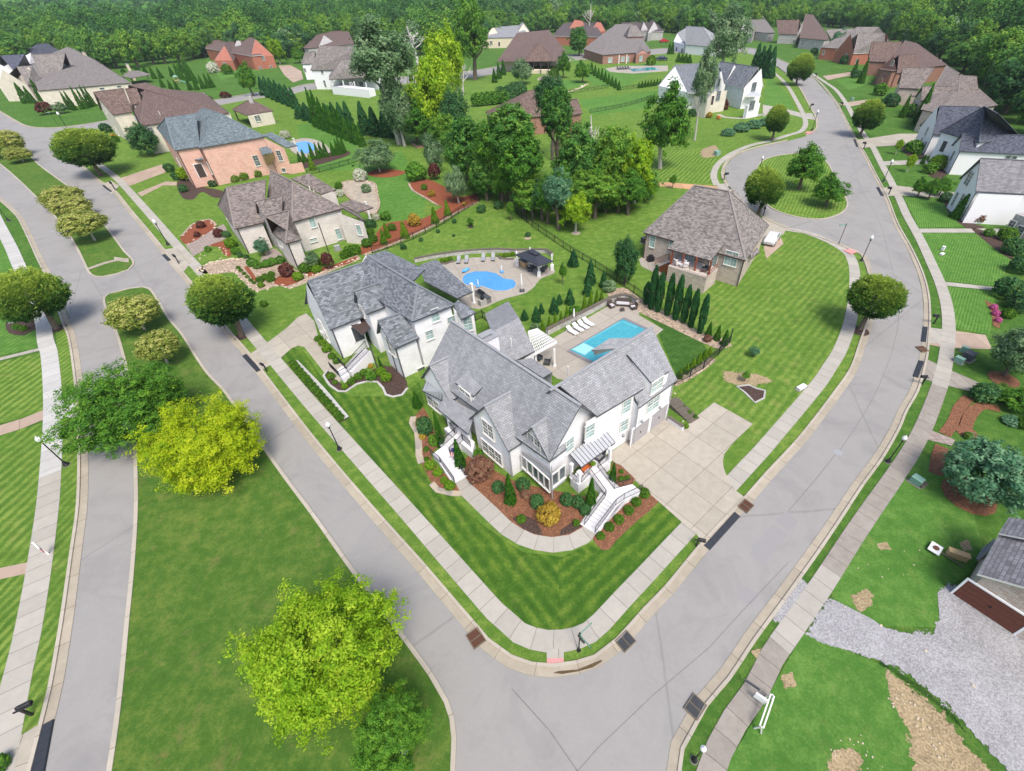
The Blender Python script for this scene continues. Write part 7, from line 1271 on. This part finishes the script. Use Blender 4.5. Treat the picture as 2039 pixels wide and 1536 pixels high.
# ---- stairs with rails at the white corner house
def stair(parent, a, b, z1, z0, w, n, mat='stepw'):
    """steps from point a (top) to b (bottom)"""
    a, b = np.array(a[:2]), np.array(b[:2]); d = (b - a); L = np.linalg.norm(d); d /= L; rz = math.atan2(d[1], d[0]); m_ = MB(); tr_ = MB()
    for i in range(n):
        z = z1 + (z0 - z1) * (i + 1) / n; m_.box(L * i / n, -w / 2, 0, L * (i + 1) / n, w / 2, z - .03 + .0, 0, rz, a); tr_.box(L * i / n, -w / 2, z - .03, L * (i + 1) / n + .04, w / 2, z + .02, 0, rz, a)
    o = m_.build('risers', WALL[mat] if mat in WALL else M[mat]); t = tr_.build('treads', plain('tread', (.62, .62, .64), .8, .06)); 
    for x in (o, t): x.parent = parent; x.matrix_parent_inverse = parent.matrix_world.inverted()
def rail(parent, pts, h=.95, mat='black', sp=.14):
    m_ = MB(); P3 = [np.array(p, float) for p in pts]
    for a, b in zip(P3, P3[1:]):
        m_.bar(a + (0, 0, h), b + (0, 0, h), .05); m_.bar(a + (0, 0, .12), b + (0, 0, .12), .03); k = max(1, int(np.linalg.norm(b - a) / sp))
        for j in range(k + 1): q = a + (b - a) * j / k; m_.bar(q + (0, 0, .1), q + (0, 0, h), .05 if j in (0, k) else .02)
    o = m_.build('railing', M[mat]); o.parent = parent; o.matrix_parent_inverse = parent.matrix_world.inverted(); return o
bpy.context.view_layer.update()
def flight(name, label, base):
    r = empty(name, P(*base), 0, label, 'stairs'); bpy.context.view_layer.update(); return r
r = flight('front_stairs', 'white turning stairs with black rails up to the flag porch', q5(395, 560))
pa, pb, pc = P(*q5(345, 215), 1.2), P(*q5(268, 300), .8), P(*q5(285, 378), .8); pd = P(*q5(397, 552), .05)
stair(r, pa, pb, 1.2, .8, 1.7, 4); stair(r, pc, pd, .8, .05, 1.75, 7)
def slabp(parent, pts, z, mat='stepw', name='landing'):
    m_ = MB(); q = [P(*p, z)[:2] for p in pts]; m_.face([(*p, z) for p in q])
    for i in range(len(q)): m_.face(((*q[i], 0), (*q[(i + 1) % len(q)], 0), (*q[(i + 1) % len(q)], z), (*q[i], z)))
    o = m_.build(name, WALL[mat]); o.parent = parent; o.matrix_parent_inverse = parent.matrix_world.inverted()
slabp(r, [q5(*p) for p in ((168,345),(255,280),(330,345),(240,412))], .8)
P3 = lambda x, y, z: P(*q5(x, y), z)
rail(r, [P3(320,180,1.2), P3(215,320,.8) * 1]) if False else rail(r, [P3(365,180,1.2), P3(235,300,.8)]); rail(r, [P3(160,355,.8), P3(235,415,.8), P3(350,578,.05)]); rail(r, [P3(418,235,1.2), P3(312,345,.8), P3(432,520,.05)]); rail(r, [P3(285,110,1.2), P3(352,180,1.2)]); rail(r, [P3(412,228,1.2), P3(480,290,1.2)])
r = flight('side_stairs', 'long white stairs with landing and black rails beside the driveway', q5(1450, 970))
stair(r, P3(1500,500,1.3), P3(1632,640,.95), 1.3, .95, 1.5, 5); stair(r, P3(1608,690,.95), P3(1438,955,.05), .95, .05, 1.9, 9)
slabp(r, [q5(*p) for p in ((1560,690),(1610,630),(1790,590),(1855,640),(1730,710),(1640,760))], .95)
m_ = MB(); a, b = P3(1735,712,.95), P3(1490,1000,0); m_.face((a, (a[0], a[1], 0), b)); o = m_.build('side_wall', WALL['wh']); o.parent = r; o.matrix_parent_inverse = r.matrix_world.inverted()
rail(r, [P3(1440,505,1.3), P3(1575,690,.95), P3(1400,925,.05)]); rail(r, [P3(1510,455,1.3), P3(1645,630,.95), P3(1785,592,.95)]); rail(r, [P3(1865,645,.95), P3(1722,715,.95), P3(1655,762,.9), P3(1487,985,.05)]); rail(r, [P3(1300,545,1.3), P3(1345,585,1.3)]); rail(r, [P3(1378,580,1.3), P3(1440,515,1.3)]); rail(r, [P3(1510,455,1.3), P3(1590,400,1.3)])
r = flight('front_stairs', 'white stairs with thin rails in front of the second white house', rb(500, 1390))
R3 = lambda x, y, z: P(*rb(x, y), z); stair(r, R3(765,1100,1.9), R3(570,1320,.8), 1.9, .8, 1.6, 10)
m_ = MB(); q = [R3(*p, .8) for p in ((450,1330),(520,1400),(590,1360),(530,1270))]; m_.face(q)
for i in range(4): a, b = q[i], q[(i + 1) % 4]; m_.face(((a[0], a[1], 0), (b[0], b[1], 0), b, a))
o = m_.build('landing', WALL['stepw']); o.parent = r; o.matrix_parent_inverse = r.matrix_world.inverted()
rail(r, [R3(400,1290,.3), R3(500,1390,.8), R3(580,1340,.8), R3(790,1130,1.9)], .9); rail(r, [R3(490,1240,.8), R3(560,1310,.8), R3(770,1080,1.9)], .9)
wall([(1330,838),(1359,858)], .7, .25, 'wh', 'low white wall at the right end of the garage doors', 'retaining_wall')
r = flight('garden_steps', 'grey flagstone steps climbing beside the garage wing', q4(1430, 940)); m_ = MB()
for i in range(6): c = P(*q4(1250 + i * 36, 800 + i * 27)); m_.box(-.75, -.42, 0, .75, .42, .62 - i * .1, 0, math.radians(35), c[:2])
o = m_.build('steps', M['walkg']); o.parent = r; o.matrix_parent_inverse = r.matrix_world.inverted()
# ---- garden furniture
def thing(name, c, ang, label, cat, group=None, z=.06, s=1.): b = P(*c, z); o = empty(name, b, math.radians(ang), label, cat, group); o.scale = (s, s, s); return o
def lounger(c, ang, label, fab, frame, group, s=1.):
    r = thing('sun_lounger', c, ang, label, 'sun lounger', group, s=s); f = MB()
    for y in (-.3, .3): f.bar((-.95, y, .28), (.95, y, .28), .05)
    f.build('frame', M[frame], r)
    for x in (-.8, .8):
        for y in (-.3, .3): MB().box(x - .03, y - .03, 0, x + .03, y + .03, .28).build('leg', M[frame], r)
    MB().box(-.3, -.32, .3, .97, .32, .38).build('seat', M[fab], r); MB().quadmesh([(-.3, -.32, .3), (-.3, .32, .3), (-.95, .32, .72), (-.95, -.32, .72), (-.27, -.32, .38), (-.27, .32, .38), (-.92, .32, .8), (-.92, -.32, .8)], ((3, 2, 1, 0), (4, 5, 6, 7), (0, 1, 5, 4), (1, 2, 6, 5), (2, 3, 7, 6), (3, 0, 4, 7))).build('backrest', M[fab], r)
for i, p in enumerate(((1303,1012), (1347,988), (1388,968), (1425,946))): lounger(q7(*p), -48, ORD[i] + ' white sun lounger from the pergola beside the turquoise pool', 'white', 'white', 'white loungers beside the turquoise pool')
for i, p in enumerate(((437,468), (497,466), (625,452), (700,448))): lounger(q7(*p), -88, ORD[i] + ' grey sun lounger from the left behind the kidney pool', 'grey', 'dkgrey', 'grey loungers behind the kidney pool')
for i in range(5): lounger((1231 + i * 5.2, 139 - i * .3), -70, ORD[i] + ' dark lounger from the left beside the far rectangular pool', 'dkgrey', 'dkgrey', 'dark loungers at the far pool', 1.6)
def chair(c, ang, label, w=.8, mat='wick', cu='cushion', name='armchair', cat='chair', s=1., z=.06):
    r = thing(name, c, ang, label, cat, z=z, s=s); MB().box(-.4, -w / 2, .12, .4, w / 2, .36).build('seat_frame', M[mat], r); MB().quadmesh([(-.45, -w / 2, .3), (-.3, -w / 2, .3), (-.3, w / 2, .3), (-.45, w / 2, .3), (-.6, -w / 2, .95), (-.48, -w / 2, .95), (-.48, w / 2, .95), (-.6, w / 2, .95)], ((3, 2, 1, 0), (4, 5, 6, 7), (0, 1, 5, 4), (1, 2, 6, 5), (2, 3, 7, 6), (3, 0, 4, 7))).build('backrest', M[mat], r)
    for y in (-w / 2, w / 2): MB().box(-.42, y - .05, .36, .38, y + .05, .6).build('armrest', M[mat], r)
    for x in (-.34, .34):
        for y in (-w / 2 + .06, w / 2 - .06): MB().box(x - .03, y - .03, 0, x + .03, y + .03, .12).build('leg', M[mat], r)
    if cu: MB().box(-.3, -w / 2 + .08, .36, .38, w / 2 - .08, .48).build('cushion', M[cu], r)
chair(q7(1603, 815), -60, 'wicker armchair left of the wicker sofa by the curved pool wall'); chair(q7(1690, 800), -100, 'wicker sofa with pale cushions in the curve of the pool wall', 2.1, name='sofa', cat='sofa'); chair(q7(1770, 828), -160, 'wicker armchair right of the wicker sofa by the curved pool wall')
r = thing('coffee_table', q7(1686, 843), 0, 'small wicker table in front of the wicker sofa', 'table'); MB().box(-.3, -.3, .34, .3, .3, .4).build('table_top', M['wick'], r)
for x in (-.24, .24):
    for y in (-.24, .24): MB().box(x - .03, y - .03, 0, x + .03, y + .03, .34).build('leg', M['wick'], r)
chair(q7(1048, 1215), -40, 'dark slatted garden chair under the pergola edge, left one', .7, 'dkgrey', None, 'garden_chair'); chair(q7(1110, 1250), 170, 'dark slatted garden chair near the pergola post, right one', .7, 'dkgrey', None, 'garden_chair')
chair(q5(1525, 385), -130, 'dark porch chair with cushion on the right porch', .7, 'dkgrey', 'grey', 'porch_chair', z=1.3)
def parasol(c, h, label, base='dkgrey', z=.06, s=1.):
    r = thing('closed_parasol', c, 0, label, 'parasol', z=z, s=s); MB().box(-.4, -.4, 0, .4, .4, .16).build('base', M[base], r); MB().lathe([(.03, .16), (.03, h * .3), (.001, h * .3)], n=8).build('pole', M['white'], r); MB().lathe([(.05, h * .28), (.15, h * .4), (.12, h * .75), (.06, h), (.001, h + .05)], n=10).build('canopy', M['white'], r)
parasol(q7(920, 690), 3., 'tall closed white parasol on a black base beside the kidney pool'); parasol(q7(1315, 925), 2.2, 'small closed white parasol behind the white loungers')
def float_(c, label):
    r = thing('pool_parasol', c, 20, label, 'pool parasol', z=.13); MB().lathe([(.001, 0), (.38, .02), (.38, .12), (.001, .16)], n=12).build('base', plain('blue_plastic', (.1, .35, .8), .4, .1), r); MB().lathe([(.04, .14), (.09, .4), (.08, 1.1), (.001, 1.3)], n=8).build('canopy', M['white'], r)
float_(q7(765, 545), 'little white parasol on blue base at the far side of the kidney pool'); float_(q7(586, 655), 'little white parasol on blue base at the near side of the kidney pool')
r = thing('pool_lounger', q7(492, 540), 60, 'bright blue moulded pool lounger at the left of the kidney pool', 'pool lounger'); MB().tube([(-.8, 0, .5), (-.35, 0, .2), (.1, 0, .28), (.8, 0, .12)], [.22, .26, .3, .2], 8).build('shell', plain('blue_plastic_light', (.12, .42, .85), .4, .1), r)
# outdoor kitchen
r = thing('outdoor_kitchen', q7(625, 755), 130, 'dark outdoor kitchen counter with grills left of the kidney pool lawn', 'outdoor kitchen'); MB().box(-1.6, -.4, 0, 1.6, .4, .9).box(-1.6, -.4, 0, -.8, 1.5, .9).build('counter', WALL['gstone'], r); MB().box(-1.66, -.46, .9, 1.66, .46, .97).build('worktop', M['dkgrey'], r); g_ = MB().tube([(-.2, 0, 1.15), (1., 0, 1.15)], .3, 10).build('grill', M['black'], r); MB().bar((-.1, -.34, 1.2), (.9, -.34, 1.2), .04).build('handle', M['steel'], g_); MB().lathe([(.3, .97), (.34, 1.3), (.2, 1.6), (.001, 1.65)], (-1.2, .9, 0), 12).build('smoker', M['black'], r)
# gazebo with furniture
gz = [P(*q7(*p), 2.7) for p in ((865, 412), (985, 372), (1160, 462), (1045, 497))]; h = House('gazebo', 'black roofed gazebo on white posts over a bar beside the kidney pool', q7(1000, 540), 'dkgrey', cat='gazebo', th=.1, trim='dkgrey') if False else None
r = thing('gazebo', q7(1000, 520), 0, 'black roofed gazebo on white posts over the bar beside the kidney pool', 'gazebo', z=0.); bpy.context.view_layer.update(); iv = r.matrix_world.inverted()
def pc(o, par=None): o.parent = par or r; o.matrix_parent_inverse = (par.matrix_world if par else r.matrix_world).inverted(); return o
ct = sum(gz) / 4; top = [ct + (g - ct) * .32 + (0, 0, .75) for g in gz]; m_ = MB()
for i in range(4): j = (i + 1) % 4; m_.face((gz[i], gz[j], top[j], top[i])); m_.face((gz[i] - (0, 0, .12), gz[j] - (0, 0, .12), gz[j], gz[i]))
m_.face(top); t2 = [ct + (g - ct) * .38 + (0, 0, .95) for g in gz]; t3 = [ct + (g - ct) * .08 + (0, 0, 1.25) for g in gz]
for i in range(4): j = (i + 1) % 4; m_.face((t2[i], t2[j], t3[j], t3[i]))
m_.face(t3); pc(m_.build('roof', plain('black_seamed_roof', (.04, .045, .06), .45, .3)))
for px in ((885, 500), (1050, 580), (1150, 530), (985, 470)):
    b = P(*q7(*px)); pc(MB().box(b[0] - .09, b[1] - .09, .9, b[0] + .09, b[1] + .09, 2.75).build('post', M['white'])); pc(MB().box(b[0] - .28, b[1] - .28, 0, b[0] + .28, b[1] + .28, .95).build('pier', WALL['wh']))
b = P(*q7(930, 500)); r2 = thing('bar_counter', q7(930, 500), -50, 'brown bar counter under the black gazebo', 'bar counter'); MB().box(-.9, -.3, 0, .9, .3, 1.05).build('counter', M['wood'], r2); MB().box(-1., -.38, 1.05, 1., .38, 1.1).build('worktop', M['dkgrey'], r2)
for i, px in enumerate(((985, 540), (1010, 520), (1080, 540), (1095, 520))): chair(q7(*px), 40 * i, ORD[i] + ' dark chair under the black gazebo', .6, 'dkgrey', None, 'garden_chair')
# pergola
r = thing('pergola', q7(1170, 1270), 0, 'white slatted pergola between the rear wing and the turquoise pool', 'pergola', z=0.); bpy.context.view_layer.update()
A, B, C_2, D_ = (P(*q7(*p), 2.8) for p in ((965, 1012), (1180, 1092), (1165, 1115), (1000, 1185))); A2, B2 = A, B; E2_ = P(*q7(1025, 1140), 2.8); c4 = [P(*q7(968, 1010), 2.8), P(*q7(1040, 990), 2.8), P(*q7(1185, 1085), 2.8), P(*q7(1010, 1180), 2.8)]
m_ = MB()
for i in range(13): t = i / 12; m_.bar(c4[0] + (c4[1] - c4[0]) * t * 1.0 + (0, 0, .12), c4[3] + (c4[2] - c4[3]) * t + (0, 0, .12), .07, .16)
pc(m_.build('rafters', M['white'])); m_ = MB()
for i in range(9): t = i / 8; m_.bar(c4[0] + (c4[3] - c4[0]) * t + (0, 0, .26), c4[1] + (c4[2] - c4[1]) * t + (0, 0, .26), .06, .08)
pc(m_.build('slats', M['white'])); pc(MB().bar(c4[3], c4[2], .12, .26).bar(c4[0], c4[3], .12, .26).build('beam', M['white']))
for px, zz in (((1170, 1268), 0), ((1030, 1290), 0)): b = P(*q7(*px)); pc(MB().box(b[0] - .12, b[1] - .12, 0, b[0] + .12, b[1] + .12, 2.75).box(b[0] - .18, b[1] - .18, 0, b[0] + .18, b[1] + .18, .3).build('post', M['white']))
# deck of the mottled brick house
r = flight('wooden_deck', 'red stained deck railing and stairs on the mottled brick house', (1326, 560)); Q3 = lambda x, y, z: P(1260 + x / 6.797, 440 + y / 6.797, z)
rail(r, [Q3(515, 600, dk), Q3(760, 690, dk), Q3(1000, 775, dk), Q3(1135, 650, dk)], 1., 'cedar', .18); rail(r, [Q3(300, 590, .1), Q3(480, 520, dk - .2), Q3(520, 600, dk)], 1., 'cedar', .2); stair(r, Q3(540, 530, dk), Q3(330, 620, .1), dk, .1, 1.3, 9, 'cedar')
for i, (x, y, a) in enumerate(((600, 590, 20), (660, 610, 200), (700, 620, 100), (960, 680, 160), (1010, 660, 60))): chair((1260 + x / 6.797, 440 + y / 6.797), a, ORD[i] + ' seat from the left on the red stained deck', .8, 'white' if i < 3 else 'dkgrey', None, 'garden_chair', z=dk)
r = thing('covered_grill', (1295, 520), 20, 'black covered grill against the mottled brick wall', 'grill'); MB().box(-.55, -.4, 0, .55, .4, .8).lathe([(.5, .8), (.42, 1.05), (.001, 1.15)], n=12).build('cover', M['black'], r)
# ---- flag, door mat and hanging basket
def flag(c, z, ang, label, s=1., blue=False):
    r = empty('flag', P(*c, z), math.radians(ang), label, 'flag'); r.scale = (s, s, s); MB().bar((0, 0, .1), (.9, 0, 1.1), .035).build('pole', M['white'], r); cl, ca = MB(), MB(); cols = []
    for i in range(13): (cl if i % 2 == 0 else ca).face([(.15 + .055 * i, .03 * math.sin(i * .7), .26 + .058 * i), (.15 + .055 * (i + 1), .03 * math.sin((i + 1) * .7), .26 + .058 * (i + 1)), (.45 + .055 * (i + 1), .06 * math.sin(i), -.75 + .06 * (i + 1)), (.45 + .055 * i, .06 * math.sin(i - 1), -.75 + .06 * i)])
    rd, wt_, bl = FLG
    f = cl.build('cloth', rd, r); ca.build('white_stripes', wt_, f); MB().face([(.5, -.05, .64), (.87, -.05, 1.04), (1.0, -.06, .6), (.62, -.06, .2)]).face([(.5, .07, .64), (.87, .07, 1.04), (1.0, .08, .6), (.62, .08, .2)]).build('canton', bl, f)
FLG = (solid('flag_red', (.6, .04, .05)), solid('flag_white', (.8, .8, .8)), solid('flag_blue', (.03, .05, .25)))
flag(q5(415, 330), 1.6, 200, 'american flag hanging at the porch of the white corner house', 1.1); flag((1519 + 910 / 3.84, 610 / 3.84), 2.6, 250, 'american flag on the dark red brick house', 2.2); flag((1519 + 905 / 3.84, 825 / 3.84), 1.6, 250, 'small flag in the garden of the pale stone house', 1.4)
r = thing('bench', q5(1420, 470), 41, 'orange red bench on the right porch of the corner house', 'bench', z=1.3); MB().box(-.6, -.2, .35, .6, .2, .45).build('seat', plain('orange_wood', (.5, .12, .03), .6, .2), r)
for x in (-.5, .5): MB().box(x - .04, -.18, 0, x + .04, .18, .35).build('leg', M['cedar'], r)
r = empty('hanging_basket', P(*q5(1470, 425), 2.2), 0, 'hanging flower basket under the metal porch roof', 'flower basket'); MB().lathe([(.001, -.2), (.14, -.15), (.2, 0), (.001, .02)], n=10).bar((0, 0, 0), (0, 0, .9), .015).build('basket', M['bronze'], r); mk(CR['ball_arb2'], r, (0, 0, .05), (.3, .3, .22), 0, 'flowers')
# ---- signs and play things
r = thing('sale_sign', (97, 1104), 150, 'white sale sign post across the left pavement', 'sign', z=.05); MB().box(-.06, -.06, 0, .06, .06, 1.9).box(-.9, -.05, 1.65, .06, .05, 1.77).build('post', M['white'], r); p_ = MB().box(-.85, -.02, 1.0, -.12, .02, 1.55).build('panel', FLG[0], r); MB().box(-.82, -.03, 1.02, -.15, .03, 1.16).build('stripe', FLG[2], p_); MB().box(-.78, -.03, 1.28, -.2, .03, 1.46).build('lettering', M['white'], p_)
r = thing('sign_frame', (1512, 1458), 52, 'white timber sign frame lying over on the bottom right grass', 'sign'); f_ = MB()
for y in (0., .22): f_.bar((0, y, .9), (2.2, y, .9), .09)
for x in (0., 2.2):
    for y in (-.12, .34): f_.bar((x, y, 0), (x, .11, .95), .08)
f_.build('frame', M['offw'], r); MB().box(1.5, .3, .5, 1.62, 1.05, 1.2).build('panel', M['white'], r); MB().box(1.9, .9, .9, 2.0, 1.9, 1.1).build('name_board', M['dkgrey'], r)
p0, p1 = P(1918, 1130, .15), P(1871, 1098, .3); r = empty('basketball_hoop', p1, math.atan2(p1[1] - p0[1], p1[0] - p0[0]), 'basketball hoop with white backboard lying in the grass by the garage', 'basketball hoop'); Lp = float(np.linalg.norm(p1 - p0)); MB().tube([(-Lp, 0, -.1), (0, 0, 0)], .06, 8).build('pole', M['walkg'], r); bb = MB().box(-.1, -.55, 0, .75, .55, .06).build('backboard', M['lamp'], r); MB().lathe([(.2, 0), (.23, 0), (.23, .03), (.2, .03)], (.3, 0, .12), 12).build('rim', M['rust'], bb)
r = thing('timber_box', (1902, 1110), -28, 'pale timber box against the bottom right house', 'timber box', z=0.); MB().box(-.7, -.22, 0, .7, .22, .7).build('box', M['wood'], r); MB().box(-.74, -.26, .7, .74, .26, .75).build('lid', M['wood'], r)
r = thing('playset', (355, 167), 20, 'small playset on the lawn ringed by cone trees', 'playset', z=0.); MB().box(-1, -1, 1.4, 1, 1, 1.55).build('platform', M['wood'], r)
for x in (-.9, .9):
    for y in (-.9, .9): MB().box(x - .08, y - .08, 0, x + .08, y + .08, 3.2).build('post', M['wood'], r)
MB().quadmesh([(-1.2, -1.2, 3.1), (1.2, -1.2, 3.1), (1.2, 1.2, 3.1), (-1.2, 1.2, 3.1), (0, 0, 4.)], ((0, 1, 4), (1, 2, 4), (2, 3, 4), (3, 0, 4))).build('roof', M['green'], r); MB().quadmesh([(1, -.4, 1.6), (1, .4, 1.6), (4, .4, .2), (4, -.4, .2)], ((0, 1, 2, 3),)).build('slide', plain('slide_blue', (.2, .6, .7), .4, .1), r)
# ---- cars
def car(c, ang, paint, label, s=1., truck=False):
    r = thing('parked_car', c, ang, label, 'car', z=.05, s=s); pr_ = [(-2.2, .35), (-2.25, .75), (-2.1, .95), (-1.3, 1.0), (-.8, 1.5), (.7, 1.52) if not truck else (.2, 1.55), (1.5, 1.0) if not truck else (.5, 1.02), (2.15, .9), (2.25, .5), (2.2, .35)]
    m_ = MB(); ys = [(-.88, 1.), (.88, 1.)]; A = [(x, -.88 + (.14 if z > 1.1 else 0), z) for x, z in pr_]; B = [(x, .88 - (.14 if z > 1.1 else 0), z) for x, z in pr_]
    for i in range(len(pr_)): j = (i + 1) % len(pr_); m_.face((A[i], A[j], B[j], B[i]))
    m_.face(A[::-1]); m_.face(B); b_ = m_.build('body', solid('paint', paint, .25, .6), r)
    g = MB(); g.quadmesh([(-1.22, -.72, 1.04), (-1.22, .72, 1.04), (-.84, .68, 1.46), (-.84, -.68, 1.46)], ((0, 1, 2, 3),)); x2 = .72 if not truck else .22
    for y in (-1, 1): g.face([(-.95, y * .86, 1.05), (x2 + .3, y * .86, 1.05), (x2, y * .77, 1.45), (-.72, y * .77, 1.45)])
    g.face([(x2 + .5, -.72, 1.08), (x2 + .5, .72, 1.08), (x2 + .02, .68, 1.48), (x2 + .02, -.68, 1.48)]); g.build('windows', M['glass'], r)
    for x in (-1.4, 1.4):
        for y in (-.82, .82): w_ = MB().tube([(x, y - .1, .34), (x, y + .1, .34)], .34, 14).build('wheel', M['black'], r); MB().tube([(x, y - .115, .34), (x, y + .115, .34)], .18, 10).build('rim', M['grey'], w_)
    for y in (-.6, .6): MB().box(-2.27, y - .15, .62, -2.2, y + .15, .74).build('headlight', M['lamp'], r)
car((1322, 85), 20, (.45, .02, .03), 'red pickup parked by the timbered gable house', 1.6, True); car((1317, 121), -10, (.02, .03, .06), 'dark blue car beside the far rectangular pool house', 1.6); car((1536, 482), 55, (.6, .6, .62), 'silver car half hidden behind the mottled brick house', 1.1)
# ---- hazy air
hz = MB().box(-1700, -400, -1, 1700, 3300, 60); o = hz.build('haze', [N('haze').m]); tag(o, None, None, None, 'stuff')
t = o.data.materials[0].node_tree; t.nodes.remove(t.nodes['Principled BSDF']); v = t.nodes.new('ShaderNodeVolumePrincipled')
v.inputs['Color'].default_value = (.72, .82, .95, 1); v.inputs['Density'].default_value = .00009; t.links.new(v.outputs[0], t.nodes['Material Output'].inputs['Volume'])
o['label'] = 'thin blue haze over the whole neighbourhood'; o['category'] = 'haze'
